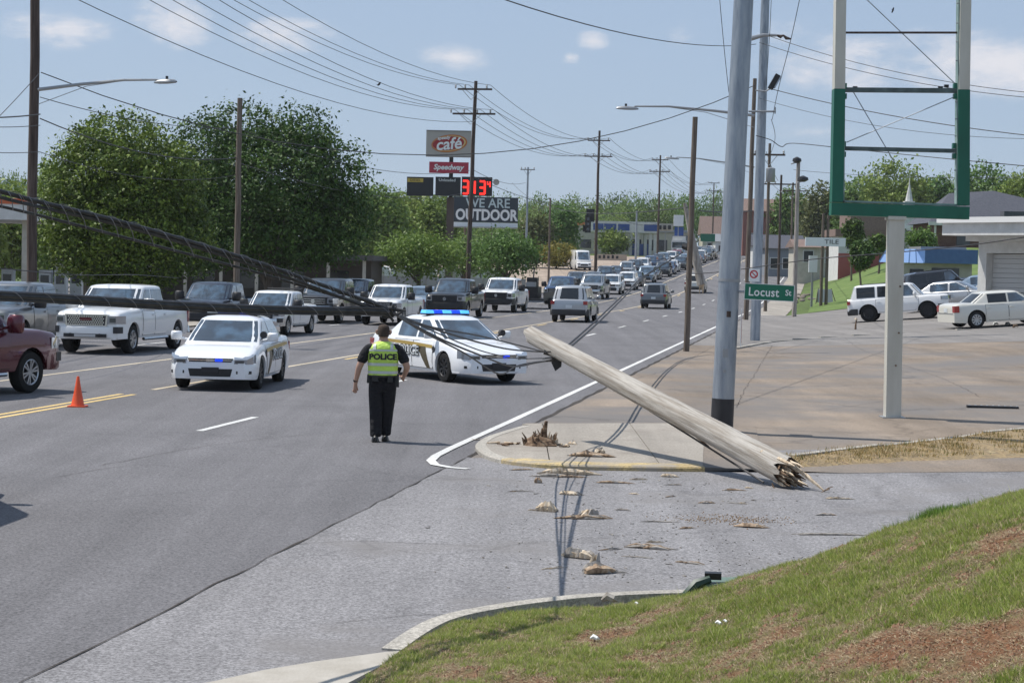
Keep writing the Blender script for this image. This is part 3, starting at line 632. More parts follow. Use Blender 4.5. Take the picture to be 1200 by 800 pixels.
def build_car(name, S, label='', cat='car'):
    root = empty(name, (0, 0, 0), 0, label, cat)
    Lh, Wd = S['L']/2, S['W']/2; xf, xr = S['axles']; r = S['r']; ra = r*S.get('arch', 1.17); rock = S['rock']; top = S['top']
    wt = S.get('tyre', .23)
    # --- body shell
    xs = set([Lh, Lh-.03, Lh-.10, Lh-.24, Lh-.45, -Lh, -Lh+.03, -Lh+.10, -Lh+.24, -Lh+.45])
    for xa in (xf, xr):
        for k in range(11): xs.add(round(xa+ra*cos(pi*k/10), 4))
    for x in np.arange(-Lh+.6, Lh-.5, .28):
        if min(abs(x-q) for q in xs) > .08: xs.add(float(x))
    for x, z in top:
        if min(abs(x-q) for q in xs) > .02 and abs(x) < Lh: xs.add(x)
    xs = sorted(xs)
    tf, tr = S.get('taper', (.14, .09))
    def hw(x):
        u = abs(x)/Lh; k = tf if x > 0 else tr
        base = 1-.035*u*u
        e = Lh-abs(x)
        if e < .45: base -= k*(1-e/.45)**2.2
        return Wd*base
    def zb(x):
        z = rock
        e = Lh-abs(x)
        if e < .5: z = rock+S.get('chin', .04)*(1-e/.5)
        for xa in (xf, xr):
            if abs(x-xa) < ra: z = max(z, r+sqrt(max(ra*ra-(x-xa)**2, 0)))
        return z
    def ztop(x): return interp(top, x)
    beltz = S['belt']; tb = S.get('bulge', .97)
    fr = [0, .16, .34, .52, .70, .86, .95, 1.0]
    def ypro(x, z):
        z0 = rock; z1 = ztop(x); f = (z-z0)/max(z1-z0, .05); f = min(max(f, 0), 1)
        # widest low in the door, tucked under the sill and drawn in towards the shoulder
        w = np.interp(f, [0, .12, .40, .62, .80, .93, 1.0], [.95, .985, 1.0, .995, tb, tb-.02, tb-.075])
        return hw(x)*float(w)
    bed = S.get('bed')
    def ring(x, inbed):
        z0, z1 = zb(x), ztop(x); ys = []; pts = []
        sidep = [(ypro(x, z0)-.07, z0+.02 if False else z0), (ypro(x, z0), z0)]+[(ypro(x, z0+(z1-z0)*f), z0+(z1-z0)*f) for f in fr[1:]]
        yt = sidep[-1][0]; cr = S.get('crown', .035)
        if inbed: topp = [(yt-.02, z1+.0), (yt-.07, z1-.01), (yt-.09, bed[2]), (0, bed[2])]
        else: topp = [(yt*.90, z1+cr*.45), (yt*.62, z1+cr*.85), (yt*.3, z1+cr), (0, z1+cr*1.03)]
        half = sidep+topp
        return [(x, y, z) for y, z in half]+[(x, -y, z) for y, z in half[-2::-1]]
    rows = []
    for x in xs:
        e = 0
        if bed and abs(x-bed[0]) < 1e-6: rows.append(ring(x, False)); continue
        inb = bool(bed) and bed[1]+.07 < x < bed[0]
        rows.append(ring(x, inb))
    if bed:
        rows = []
        xs2 = sorted([x for x in xs if abs(x-bed[0]) > .03 and abs(x-bed[1]-.07) > .03]+[bed[0]-.004, bed[0], bed[1]+.07, bed[1]+.074])
        for x in xs2: rows.append(ring(x, bed[1]+.072 < x < bed[0]-.001))
    mb = MB(); mb.grid(rows, flip=True)
    n = len(rows[0]); mb.f.append(tuple(range(n))); mb.mi.append(0); m0 = (len(rows)-1)*n; mb.f.append(tuple(range(m0+n-1, m0-1, -1))); mb.mi.append(0)
    pm = P_['white']
    mb.build('body', pm, root, ang=33)
    # --- underbody and wheel wells
    mb = MB(); iw = Wd-wt-.07
    mb.box((0, 0, rock+.17), (2*Lh-.5, 2*iw, .30))
    for xa in (xf, xr):
        zt_a = min(ztop(xa-ra*1.1), ztop(xa+ra*1.1), ztop(xa))-.05
        if bed and xa < bed[0]: zt_a = bed[2]-.01
        mb.box((xa, 0, (rock+zt_a)/2), (2.3*ra, 2*iw, zt_a-rock)); 
    mb.build('underbody', under_m, root)
    # --- wheels
    for xa in (xf, xr):
        for sd in (1, -1): build_wheel(r, wt, S.get('rim', alloy), root, xa, sd*(Wd*.985-wt/2-.015), sd, S.get('spokes', 6))
    # --- greenhouse
    x1, x2, x3, x4 = S['gh']; zr = S['roof']; tl = S.get('tumble', .80); bw = hw(0)*(tb-.075)
    def g_x(f, front): return (x1+(x2-x1)*f) if front else (x4+(x3-x4)*f)
    def g_hw(f): return bw+.0+(Wd*tl-bw)*f**1.15
    bf = S.get('bow', .10)
    def plan(f):
        w = g_hw(f); a, b = g_x(f, True), g_x(f, False)
        return [(a+bf*.6, 0), (a+bf*.45, .45*w), (a+bf*.05, .80*w), (a-.10, .965*w), (a-.22, w), (b+.18, w), (b+.05, .955*w), (b-.02, .7*w), (b-.05, 0)]
    zl = beltz-.04
    fz = [(0, zl), (.25, None), (.5, None), (.75, None), (.93, None)]
    rows = []
    for f, _ in fz: rows.append([(x, y, zl+(zr-zl)*f) for x, y in plan(f)]+[(x, -y, zl+(zr-zl)*f) for x, y in plan(f)[-2:0:-1]])
    p = plan(1.0); cx = (x2+x3)/2
    for sc, dz in ((.985, 0), (.86, .035), (.5, .062)):
        q = [(cx+(x-cx)*(sc+.1*(1-sc)), y*sc, zr-.02+dz) for x, y in p]; rows.append(q+[(x, -y, z) for x, y, z in q[-2:0:-1]])
    mb = MB(); mb.grid(rows, close=True); n = len(rows[0]); m0 = (len(rows)-1)*n; mb.f.append(tuple(range(m0, m0+n))); mb.mi.append(0)
    mb.build('cab' if bed else 'roof', pm, root, ang=32)
    def surf_front(f, u, front, off):
        w = g_hw(f); z = zl+(zr-zl)*f; P = plan(f)
        if front: xs_, ys_ = [P[0][0], P[1][0], P[2][0], P[3][0]], [0, .45*w, .80*w, .965*w]
        else: xs_, ys_ = [P[8][0], P[7][0], P[6][0]], [0, .7*w, .955*w]
        y = u*w; x = float(np.interp(abs(y), ys_, xs_)); return (x+(off if front else -off), y, z+off*.5)
    f0 = S.get('gf0', .13)
    for front, nm in ((True, 'windshield'), (False, 'rear_window')):
        if not front and S.get('no_rear'): continue
        k = .93 if front else .86; lo = f0 if front else S.get('rf0', f0)
        us = [-k, -.8*k, -.45*k, 0, .45*k, .8*k, k] if front else [-k, -.5*k, 0, .5*k, k]
        mb = MB(); mb.grid([[surf_front(f, u*(1-(.03 if f in (lo,) else 0)), front, .008) for u in us] for f in (lo, .35, .6, .88)], flip=not front)
        mb.build(nm, glass if front or not S.get('dark_rear') else glass_dark, root, ang=60)
    # side windows: list of (bottom xa, xb, top xa, xb) measured as world x
    fb, ft = f0+.02, .87
    for sd in (1, -1):
        for i, wv in enumerate(S['win']):
            a0 = g_x(fb, True)-.24 if wv[0] is None else wv[0]; a1 = g_x(ft, True)-.20 if wv[0] is None else wv[0]+(wv[2] if len(wv) > 2 else 0)
            b0 = g_x(fb, False)+.20 if wv[1] is None else wv[1]; b1 = g_x(ft, False)+.20 if wv[1] is None else wv[1]
            mb = MB(); rows = []
            for f in (fb, .36, .62, ft):
                z = zl+(zr-zl)*f; k = (f-fb)/(ft-fb); y = (g_hw(f)+.007)*sd; rows.append([(a0+(a1-a0)*k, y, z), (b0+(b1-b0)*k, y, z)])
            mb.grid(rows, flip=sd < 0); mb.build('side_window', glass if i == 0 or not S.get('dark_rear') else glass_dark, root, ang=60)
    # doors: thin skins standing a few mm proud, with a dark gap round them
    for sd in (1, -1):
        for xa, xb in S['doors']:
            zs_ = [rock+.07, rock+.25, rock+.42, (rock+beltz)/2+.1, beltz-.14, beltz-.045]
            xx = np.linspace(xa, xb, 7)
            def pt(x, z, off):
                zz = z
                for q in (xf, xr):
                    if abs(x-q) < ra+.03: zz = max(zz, r+sqrt(max((ra+.03)**2-(x-q)**2, 0)))
                return (x, sd*(ypro(x, zz)+off), zz)
            mb = MB(); mb.grid([[pt(x, z, .003) for x in (xa+.016, xb-.016)] for z in (zs_[0]-.014, zs_[3], zs_[5]+.012)][:0] or [[pt(float(x), z, .0035) for x in np.linspace(xa+.012, xb-.012, 7)] for z in [zs_[0]-.012]+zs_[1:5]+[zs_[5]+.012]], flip=sd > 0)
            mb.build('door_gap', M['black'], root, ang=60)
            mb = MB(); mb.grid([[pt(float(x), z, .009) for x in xx] for z in zs_], flip=sd > 0); dr = mb.build('door', pm, root, ang=60)
            hx = min(xa, xb)+.14; hz = beltz-.16; mb = MB(); yy = ypro(hx, hz)+.03
            mb.box((hx, sd*yy, hz), (.20, .035, .035), 0, .8); mb.build('handle', S.get('handle', pm), dr, ang=30)
        # mirror
        mx = x1-.42; mz = beltz+.10; k = S.get('mirror', 1)
        mb = MB(); mb.tube([(mx, sd*(bw-.03), mz-.06), (mx+.02, sd*(bw+.14), mz-.02)], .03, 6)
        ms = []
        for zf, sx, sy in ((-.5, .5, .8), (-.4, .85, .95), (0, 1, 1), (.35, .95, .97), (.5, .55, .8)):
            ms.append([(mx+.02+.10*k*sx*cos(a)*.9, sd*(bw+.21*k**.3+.125*k*sy*sin(a)), mz+.03+.19*k*zf*(1.25 if k > 1.2 else 1)) for a in [i*pi/5 for i in range(10)]])
        mb.grid(ms, close=True, flip=sd < 0); mb.f += [tuple(range(len(mb.v)-10, len(mb.v)))]; mb.mi.append(0)
        mm = mb.build('mirror', S.get('mirror_mat', pm), root, ang=45)
    root['_hw'] = 0
    del root['_hw']
    S['hwf'] = hw; S['yp'] = ypro
    return root
def part(root, name, m, fn, ang=35, mats=None):
    mb = MB(); fn(mb); return mb.build(name, m, root, ang=ang)
def patch(mb, S, x0, x1, z0, z1, off=.006, sd=1, n=6):
    """a skin following the body side"""
    zz = [z0+(z1-z0)*k/3 for k in range(4)]
    mb.grid([[(float(x), sd*(S['yp'](float(x), z)+off), z) for x in np.linspace(x0, x1, n)] for z in zz], flip=sd > 0)

# ---------------- sedan (police)
SED = dict(L=5.08, W=1.85, axles=(1.49, -1.33), r=.335, rock=.22, chin=.03, top=[(-2.54, .86), (-2.50, .94), (-2.3, 1.0), (-1.6, 1.02), (-.9, .97), (.9, .935), (1.15, .93), (1.8, .86), (2.3, .74), (2.5, .65), (2.54, .58)],
           belt=.95, roof=1.47, gh=(1.42, .42, -.98, -1.86), taper=(.17, .10), win=[(None, .02), (-.08, -1.02), ], doors=[(.98, -.03), (-.06, -1.02)], tumble=.68, rim=steel_rim, spokes=8)
def dress_sedan(root, S, front_light=True, plate=True, eth=False):
    Lh = S['L']/2
    for sd in (1, -1):
        def lamp(mb):
            P = [(Lh-.40, .885, .765), (Lh-.18, .845, .712), (Lh-.03, .758, .658), (Lh+.012, .50, .655), (Lh-.14, .47, .722)]
            n = len(P); mb.add([(x, sd*y, .565) for x, y, z in P]+[(x, sd*y, z) for x, y, z in P], [tuple(range(n-1, -1, -1)), tuple(range(n, 2*n))]+[(i, (i+1) % n, n+(i+1) % n, n+i) for i in range(n)])
        h = part(root, 'headlight', lens, lamp)
        h2 = part(h, 'bulb_housing', lens_dark, lambda mb: mb.prismx([(sd*.52, .585), (sd*.70, .585), (sd*.70, .635), (sd*.52, .635)][::sd], Lh-.05, Lh+.012))
        part(root, 'fog_lamp_slot', trim_m, lambda mb: mb.prism([(Lh-.14, sd*.84), (Lh-.02, sd*.74), (Lh+.004, sd*.54), (Lh-.12, sd*.54)][::sd], .36, .42))
        part(root, 'tail_light', red_lens, lambda mb: mb.prism([(-Lh+.30, sd*.885), (-Lh+.0, sd*.83), (-Lh-.012, sd*.46), (-Lh+.2, sd*.46)][::-sd], .70, .87))
    part(root, 'grille', M['black'], lambda mb: mb.prismx([(-.44, .60), (.44, .60), (.47, .675), (-.47, .675)], Lh-.1, Lh+.006))
    part(root, 'grille_bar', chrome, lambda mb: (mb.prismx([(-.45, .628), (.45, .628), (.45, .648), (-.45, .648)], Lh-.05, Lh+.012), mb.box((Lh+.012, 0, .638), (.02, .16, .045))))
    part(root, 'air_intake', M['black'], lambda mb: mb.prismx([(-.42, .30), (.42, .30), (.46, .46), (-.46, .46)], Lh-.2, Lh+.004))
    part(root, 'push_plate', trim_m, lambda mb: mb.box((Lh+.012, 0, .44), (.025, .36, .10)))
    part(root, 'rear_plate', plate_m, lambda mb: mb.box((-Lh-.01, 0, .62), (.015, .31, .16)))
    part(root, 'front_bumper', S['bm'], lambda mb: mb.grid([[(Lh-.62+.0, -.955*S['W']/2, z), (Lh-.30, -.925*S['W']/2-.01, z), (Lh-.08, -.80*S['W']/2-.01+o, z), (Lh+.018-o*.3, -.5*S['W']/2, z), (Lh+.035-o*.3, 0, z), (Lh+.018-o*.3, .5*S['W']/2, z), (Lh-.08, .80*S['W']/2+.01-o, z), (Lh-.30, .925*S['W']/2+.01, z), (Lh-.62, .955*S['W']/2, z)] for z, o in ((.245, .06), (.28, .01), (.295, 0))], flip=True))
def _bumpfix(S): S['bm'] = P_['white']
_bumpfix(SED)
SED['mirror_mat'] = P_['white']
sedan = build_car('sedan', SED, 'x', 'car'); dress_sedan(sedan, SED)
def make_police(root):
    part(root, 'push_light', blue_on, lambda mb: mb.box((2.565, .18, .638), (.02, .15, .05)))
    lb = part(root, 'lightbar', trim_m, lambda mb: (mb.box((-.15, 0, 1.53), (.30, 1.16, .035)), mb.box((-.15, .45, 1.51), (.12, .06, .03)), mb.box((-.15, -.45, 1.51), (.12, .06, .03))))
    for k, y in enumerate((-.48, -.24, 0, .24, .48)):
        part(lb, 'light_module', blue_off, lambda mb: mb.box((-.15, y, 1.585), (.28, .225, .075), 0, .86))
    return lb
def police_decals(root, S, lit):
    for sd in (1, -1):
        z = 1
        # gold and black swoosh down the doors
        mb = MB(); n = 14; rows = []
        for i in range(n+1):
            u = i/n; x = .95-2.75*u; zc = .80+.055*u
            rows.append([(x, sd*(S['yp'](x, zc-.05*(1-u)**2)+.0145), zc-.045*(1-.4*u)), (x, sd*(S['yp'](x, zc+.03)+.0145), zc+.03+.02*sin(u*3))])
        mb.grid(rows, flip=sd < 0); mb.build('gold_stripe', gold_m, root, ang=60)
        mb = MB(); rows = []
        for i in range(8):
            u = i/7; zz = .78-.50*u; x = .62+.26*u
            xb_ = .22+.50*u
            rows.append([(x, sd*(S['yp'](x, zz)+.0145), zz), ((x+xb_)/2, sd*(S['yp']((x+xb_)/2, zz)+.0145), zz), (xb_, sd*(S['yp'](xb_, zz)+.0145), zz)])
        mb.cur = 0; mb.grid(rows, flip=sd > 0); mb.build('black_stripe', mat('bronze_decal', (.09, .07, .035), .4, .2), root, ang=60)
        rot = (pi/2, 0, pi) if sd > 0 else (pi/2, 0, 0)
        for off, m_, b_ in ((.019, decal_k, .022), (.0215, plate_m, 0.0)):
            text_mesh('POLICE', .30, m_, 'police_lettering', root, (-.28, sd*(S['W']/2*1.0+off), .66), rot, .001, 1.25, bold=b_)
        mb = MB(); mb.cyl((1.02, sd*(S['yp'](1.02, .73)+.010), .73), .075, .006, 14, 'Y'); mb.build('badge_decal', decal_k, root)
make_police(sedan); police_decals(sedan, SED, 0)
mb = MB(); mb.tube([(1.02, .80, 1.03), (1.1, .84, 1.10)], .018, 6); mb.cyl((1.13, .86, 1.13), .075, .10, 14, 'X'); mb.build('spotlight', trim_m, sedan)
mb = MB(); mb.tube([(-1.55, 0, 1.0), (-1.6, 0, 1.55)], .006, 5); mb.build('antenna', trim_m, sedan)

# plain sedan for the queue and a boxy large sedan
def strip(root, names):
    for ch in list(root.children):
        if ch.name.split('.')[0] in names:
            for g in list(ch.children): bpy.data.objects.remove(g)
            bpy.data.objects.remove(ch)
S2 = dict(SED); S2.update(rim=alloy, spokes=6); plain = build_car('sedan', S2, 'x', 'car'); dress_sedan(plain, S2)
S3 = dict(L=5.0, W=1.88, axles=(1.52, -1.53), r=.36, rock=.24, top=[(-2.5, .86), (-2.46, .98), (-2.2, 1.03), (-1.6, 1.03), (1.0, .97), (1.9, .93), (2.4, .88), (2.5, .78)], belt=1.0, roof=1.46, gh=(1.2, .45, -1.0, -1.70), taper=(.10, .07), win=[(None, -.05), (-.13, -.98)], doors=[(1.0, -.09), (-.12, -1.12)], tumble=.72, rim=alloy, spokes=9, bm=P_['white'], dark_rear=True)
bigsedan = build_car('sedan', S3, 'x', 'car')
for sd in (1, -1):
    part(bigsedan, 'tail_light', red_lens, lambda mb: mb.prism([(-2.30, sd*.915), (-2.505, sd*.86), (-2.51, sd*.68), (-2.3, sd*.68)][::-sd], .70, .97))
    part(bigsedan, 'headlight', lens, lambda mb: mb.prism([(2.2, sd*.90), (2.47, sd*.84), (2.505, sd*.58), (2.3, sd*.58)][::sd], .66, .84))
part(bigsedan, 'grille', chrome, lambda mb: mb.prismx([(-.45, .42), (.45, .42), (.5, .86), (-.5, .86)], 2.4, 2.508))
part(bigsedan, 'rear_plate', plate_m, lambda mb: mb.box((-2.508, 0, .78), (.015, .31, .16)))
part(bigsedan, 'chrome_strip', chrome, lambda mb: [mb.box((-2.508, 0, .66), (.02, 1.5, .02))])

# ---------------- crew-cab pickup
def pickup_spec(**k):
    d = dict(L=5.88, W=2.05, axles=(1.90, -1.84), r=.41, arch=1.20, rock=.44, chin=-.02, top=[(-2.94, 1.12), (-2.90, 1.27), (-.92, 1.27), (-.88, 1.26), (1.0, 1.24), (1.35, 1.26), (2.3, 1.22), (2.75, 1.16), (2.88, 1.06), (2.94, .90)],
             belt=1.25, roof=1.90, gh=(1.55, .75, -.78, -.98), taper=(.10, .05), win=[(None, .30), (.20, -.66)], doors=[(1.20, .24), (.21, -.74)], tumble=.80, bulge=.985, bed=(-.92, -2.94, .82), rim=alloy, spokes=6, tyre=.27, mirror=1.5, mirror_mat=trim_m, bow=.14, crown=.05, rf0=.2)
    d.update(k); return d
TR = pickup_spec(mirror_mat=P_['white'])
def dress_pickup(root, S, style):
    Lh = S['L']/2
    for sd in (1, -1):
        h = part(root, 'headlight', lens, lambda mb: mb.prism([(Lh-.40, sd*1.0), (Lh-.13, sd*.96), (Lh+.015, sd*.86), (Lh+.04, sd*.62), (Lh-.2, sd*.62)][::sd], .86, 1.08))
        part(h, 'bulb_housing', lens_dark, lambda mb: mb.box((Lh+.035, sd*.77, .965), (.03, .17, .12)))
        part(root, 'tail_light', red_lens, lambda mb: mb.prism([(-Lh+.16, sd*(.995)), (-Lh-.012, sd*(.97)), (-Lh-.014, sd*.86), (-Lh+.1, sd*.86)][::-sd], .80, 1.18))
        part(root, 'fog_lamp', trim_m, lambda mb: mb.prism([(Lh-.22, sd*.985), (Lh+.04, sd*.91), (Lh+.075, sd*.80), (Lh-.1, sd*.80)][::sd], .60, .78))
        part(root, 'side_step', chrome if style == 'chrome' else trim_m, lambda mb: mb.tube([(1.1, sd*.99, .40), (-.9, sd*.99, .40)], .045, 8))
    g = part(root, 'grille', chrome if style == 'chrome' else M['black'], lambda mb: mb.prismx([(-.60, .78), (.60, .78), (.63, 1.12), (-.63, 1.12)], Lh-.2, Lh+.045))
    inn = part(g, 'grille_mesh', mesh_m, lambda mb: mb.prismx([(-.55, .815), (.55, .815), (.575, 1.085), (-.575, 1.085)], Lh-.1, Lh+.055))
    if style == 'chrome':
        def bars(mb):
            for i in range(16):
                for j in range(5): mb.box((Lh+.062, -.51+i*.066+(.033 if j % 2 else 0), .842+.053*j), (.02, .046, .034))
        part(g, 'grille_studs', chrome, bars)
        part(g, 'grille_badge', mat('red_badge', (.13, .012, .015), .4), lambda mb: mb.box((Lh+.075, 0, .985), (.02, .34, .075)))
    else:
        part(g, 'grille_badge', chrome, lambda mb: mb.tube([(Lh+.05, 0, .95), (Lh+.075, 0, .95)], [.085, .085], 14))
        part(g, 'grille_bar', mesh_m if style == 'black' else chrome, lambda mb: [mb.box((Lh+.06, 0, z), (.02, 1.08, .03)) for z in (.86, .95, 1.04)])
    bm = S['bumper']
    part(root, 'front_bumper', bm, lambda mb: mb.grid([[(Lh-.55, -1.0, z), (Lh-.25, -.99, z), (Lh-.02+o, -.90, z), (Lh+.09+o, -.5, z), (Lh+.11+o, 0, z), (Lh+.09+o, .5, z), (Lh-.02+o, .90, z), (Lh-.25, .99, z), (Lh-.55, 1.0, z)] for z, o in ((.44, -.05), (.47, .0), (.62, .02), (.76, .0), (.79, -.04), (.80, -.2))], flip=True))
    part(root, 'bumper_slot', trim_m, lambda mb: (mb.box((Lh+.115, 0, .53), (.03, 1.25, .10)), ))
    if style == 'chrome':
        part(root, 'bumper_insert', mat('silver_skid', (.5, .5, .5), .4, .4), lambda mb: mb.box((Lh+.125, 0, .53), (.025, .62, .075)))
        for sd in (1, -1): part(root, 'tow_hook', M['black'], lambda mb: mb.cyl((Lh+.135, sd*.43, .545), .045, .03, 12, 'X'))
    part(root, 'rear_bumper', S.get('rb', chrome), lambda mb: (mb.box((-Lh-.07, 0, .58), (.18, 1.9, .20), 0, .96),))
    part(root, 'rear_plate', plate_m, lambda mb: mb.box((-Lh-.165, 0, .60), (.012, .31, .16)))
    part(root, 'front_plate' if False else 'tailgate', P_['white'], lambda mb: mb.box((-Lh-.004, 0, 1.0), (.03, 1.62, .46)))
TR['bumper'] = P_['white']; TR['handle'] = P_['white']
chrome_truck = build_car('pickup_truck', TR, 'x', 'pickup truck'); dress_pickup(chrome_truck, TR, 'chrome')
TB = pickup_spec(rim=alloy); TB['bumper'] = trim_m; TB['rb'] = trim_m
black_truck = build_car('pickup_truck', TB, 'x', 'pickup truck'); dress_pickup(black_truck, TB, 'black')
TC = pickup_spec(rim=alloy); TC['bumper'] = chrome; TC['mirror_mat'] = trim_m
bar_truck = build_car('pickup_truck', TC, 'x', 'pickup truck'); dress_pickup(bar_truck, TC, 'bars')

# ---------------- SUV
SV = dict(L=4.85, W=1.90, axles=(1.40, -1.42), r=.37, arch=1.19, rock=.32, top=[(-2.42, .95), (-2.38, 1.08), (-1.4, 1.09), (1.0, 1.04), (1.4, 1.03), (2.1, .97), (2.35, .88), (2.42, .74)], belt=1.06, roof=1.73, gh=(1.35, .55, -1.95, -2.32), taper=(.12, .08), win=[(None, .10), (0.0, -.95), (-1.07, -1.95)], doors=[(1.0, .03), (.0, -1.03)], tumble=.76, rim=alloy, dark_rear=True)
suv = build_car('suv', SV, 'x', 'suv')
def dress_suv(root, S, old=False):
    Lh = S['L']/2
    for sd in (1, -1):
        h = part(root, 'headlight', lens, lambda mb: mb.prism([(Lh-.38, sd*.915), (Lh-.14, sd*.89), (Lh-.02, sd*.78), (Lh+.006, sd*.52), (Lh-.2, sd*.52)][::sd], .78, .92))
        part(h, 'bulb_housing', lens_dark, lambda mb: mb.box((Lh+.0, sd*.66, .85), (.03, .14, .08)))
        part(root, 'tail_light', red_lens, lambda mb: mb.prism([(-Lh+.14, sd*.925), (-Lh-.010, sd*.89), (-Lh-.012, sd*.70), (-Lh+.1, sd*.70)][::-sd], .86, 1.03))
        part(root, 'roof_rail', trim_m, lambda mb: mb.tube([(.4, sd*.64, S['roof']+.0), (.3, sd*.64, S['roof']+.05), (-1.6, sd*.64, S['roof']+.05), (-1.7, sd*.64, S['roof']+.0)], .018, 6))
    g = part(root, 'grille', M['black'], lambda mb: mb.prismx([(-.48, .72), (.48, .72), (.50, .93), (-.50, .93)], Lh-.15, Lh+.008))
    part(g, 'grille_bar', chrome, lambda mb: [mb.box((Lh+.012, 0, z), (.015, .94, .022)) for z in (.79, .86)])
    part(root, 'front_bumper', trim_m, lambda mb: mb.grid([[(Lh-.5, -.935, z), (Lh-.25, -.93, z), (Lh-.05+o, -.83, z), (Lh+.03+o, -.45, z), (Lh+.045+o, 0, z), (Lh+.03+o, .45, z), (Lh-.05+o, .83, z), (Lh-.25, .93, z), (Lh-.5, .935, z)] for z, o in ((.34, -.04), (.37, .0), (.56, .01), (.64, -.02), (.66, -.12))], flip=True))
    part(root, 'rear_bumper', trim_m, lambda mb: mb.grid([[(-Lh+.5, -.935, z), (-Lh+.2, -.93, z), (-Lh-.02-o, -.82, z), (-Lh-.07-o, 0, z), (-Lh-.02-o, .82, z), (-Lh+.2, .93, z), (-Lh+.5, .935, z)] for z, o in ((.34, -.04), (.37, 0), (.52, .01), (.62, -.02), (.64, -.12))]))
    part(root, 'rear_plate', plate_m, lambda mb: mb.box((-Lh-.012, 0, .76), (.012, .31, .15)))
dress_suv(suv, SV)
SX = dict(SV); SX.update(L=4.82, top=[(-2.41, .95), (-2.38, 1.10), (-1.4, 1.11), (1.0, 1.10), (1.5, 1.12), (2.2, 1.09), (2.36, 1.02), (2.41, .86)], belt=1.09, roof=1.76, gh=(1.25, .62, -2.05, -2.30), rim=steel_rim, spokes=7, r=.39, rock=.36)
oldsuv = build_car('suv', SX, 'x', 'suv'); dress_suv(oldsuv, SX)
strip(oldsuv, ['headlight', 'grille'])
for sd in (1, -1): 
    part(oldsuv, 'headlight', lens, lambda mb: mb.prism([(2.05, sd*.925), (2.26, sd*.90), (2.39, sd*.80), (2.415, sd*.50), (2.2, sd*.50)][::sd], .86, 1.03))
part(oldsuv, 'grille', M['black'], lambda mb: mb.prismx([(-.47, .85), (.47, .85), (.49, 1.04), (-.49, 1.04)], 2.3, 2.418))

# ---------------- van
VN = dict(L=5.9, W=2.05, axles=(2.0, -1.7), r=.36, rock=.30, top=[(-2.95, 1.2), (-2.9, 1.3), (1.2, 1.28), (2.1, 1.22), (2.7, 1.08), (2.9, .95), (2.95, .8)], belt=1.27, roof=2.55, gh=(2.45, 1.5, -2.85, -2.92), taper=(.13, .04), win=[(None, 1.0, -.1)], doors=[(1.95, 1.0)], tumble=.86, rim=steel_rim, no_rear=True, bow=.12)
van = build_car('van', VN, 'x', 'van')
part(van, 'grille', M['black'], lambda mb: mb.prismx([(-.5, .66), (.5, .66), (.46, .86), (-.46, .86)], 2.8, 2.96))
for sd in (1, -1): part(van, 'headlight', lens, lambda mb: mb.prism([(2.55, sd*.97), (2.85, sd*.9), (2.955, sd*.78), (2.958, sd*.55), (2.7, sd*.55)][::sd], .78, 1.0))
part(van, 'front_bumper', trim_m, lambda mb: mb.box((2.93, 0, .44), (.14, 1.8, .24), 0, .94))

def set_lab(o, label, cat, group=None):
    o['label'] = label; o['category'] = cat
    if group: o['group'] = group
    elif 'group' in o: del o['group']
USED = set()
def veh(proto, px, Y, az, col, label, cat, scale=1.0, group=None, z=None, name=None):
    first = proto.name not in USED
    USED.add(proto.name)
    c = copy_tree(proto, None, P_[col]) 
    p = GX(px, Y); fw = Vector((sin(R(az)), cos(R(az))))
    c.location = (p.x, p.y, p.z if z is None else z)
    # follow the slope of the ground
    a = zt(p.x+fw.x*1.5, p.y+fw.y*1.5); b = zt(p.x-fw.x*1.5, p.y-fw.y*1.5)
    pit = math.atan2(a-b, 3); c.rotation_euler = (0, -pit, pi/2-R(az)); c.location.z = (a+b)/2+.006 if z is None else z
    c.scale = (scale,)*3 if not isinstance(scale, tuple) else scale
    set_lab(c, label, cat, group); return c
TW = 180+9.15; AW = 9.15
for o_ in (sedan, plain, bigsedan, chrome_truck, black_truck, bar_truck, suv, oldsuv, van): pass
police1 = veh(sedan, 275, 43.0, 182.5, 'police_white', 'white police sedan facing the camera beside the traffic cone, roof lights mostly dark', 'police car', group='white police sedans on the road')
police2 = veh(sedan, 526, 47.2, 150, 'police_white', 'white police sedan slanting across the lanes behind the officer, blue roof lights lit', 'police car', group='white police sedans on the road')
def mods(c):
    lb = [x for x in c.children if x.name.split('.')[0] == 'lightbar'][0]; return [x for x in lb.children]
police1['label']; 
bpy.context.view_layer.update()
for k, x in enumerate(sorted(mods(police2), key=lambda o: o.data.vertices[0].co.y)):
    x.data = x.data.copy(); x.data.materials[0] = [blue_hot, blue_on, blue_hot, blue_on, blue_hot][k]
for k, x in enumerate(sorted(mods(police1), key=lambda o: o.data.vertices[0].co.y)):
    x.data = x.data.copy(); x.data.materials[0] = [plate_m, blue_off, blue_off, blue_on, blue_off][k]
veh(chrome_truck, 147, 57.6, 189.5, 'white', 'white crew cab pickup with a wide chrome grille, left of the front police car', 'pickup truck')
c = veh(chrome_truck, -66, 37.5, 23, 'maroon', 'dark maroon pickup cut off by the left edge of the photo, turned away', 'pickup truck'); c.location = (-11.12, 37.3, .006)
veh(bar_truck, 22, 58, TW, 'grey', 'grey pickup mostly hidden behind the maroon pickup at the far left', 'pickup truck')
veh(black_truck, 255, 76, TW, 'navy', 'dark blue truck directly behind the white chrome-grilled pickup, its windshield above the police roof', 'pickup truck', .97)
c = veh(bar_truck, 327, 73.5, TW, 'white', 'small low white pickup right behind the front police car, a ladder rack on its cab', 'pickup truck', (.88, .88, .84))
mb = MB()
for sd in (1, -1): mb.tube([(-.95, sd*.8, 1.25), (-.98, sd*.78, 2.02)], .03, 6)
mb.tube([(-.98, -.78, 2.0), (-.98, .78, 2.0)], .03, 6); mb.box((-.98, .66, 1.75), (.12, .16, .5)); rk = mb.build('rack', trim_m, c)
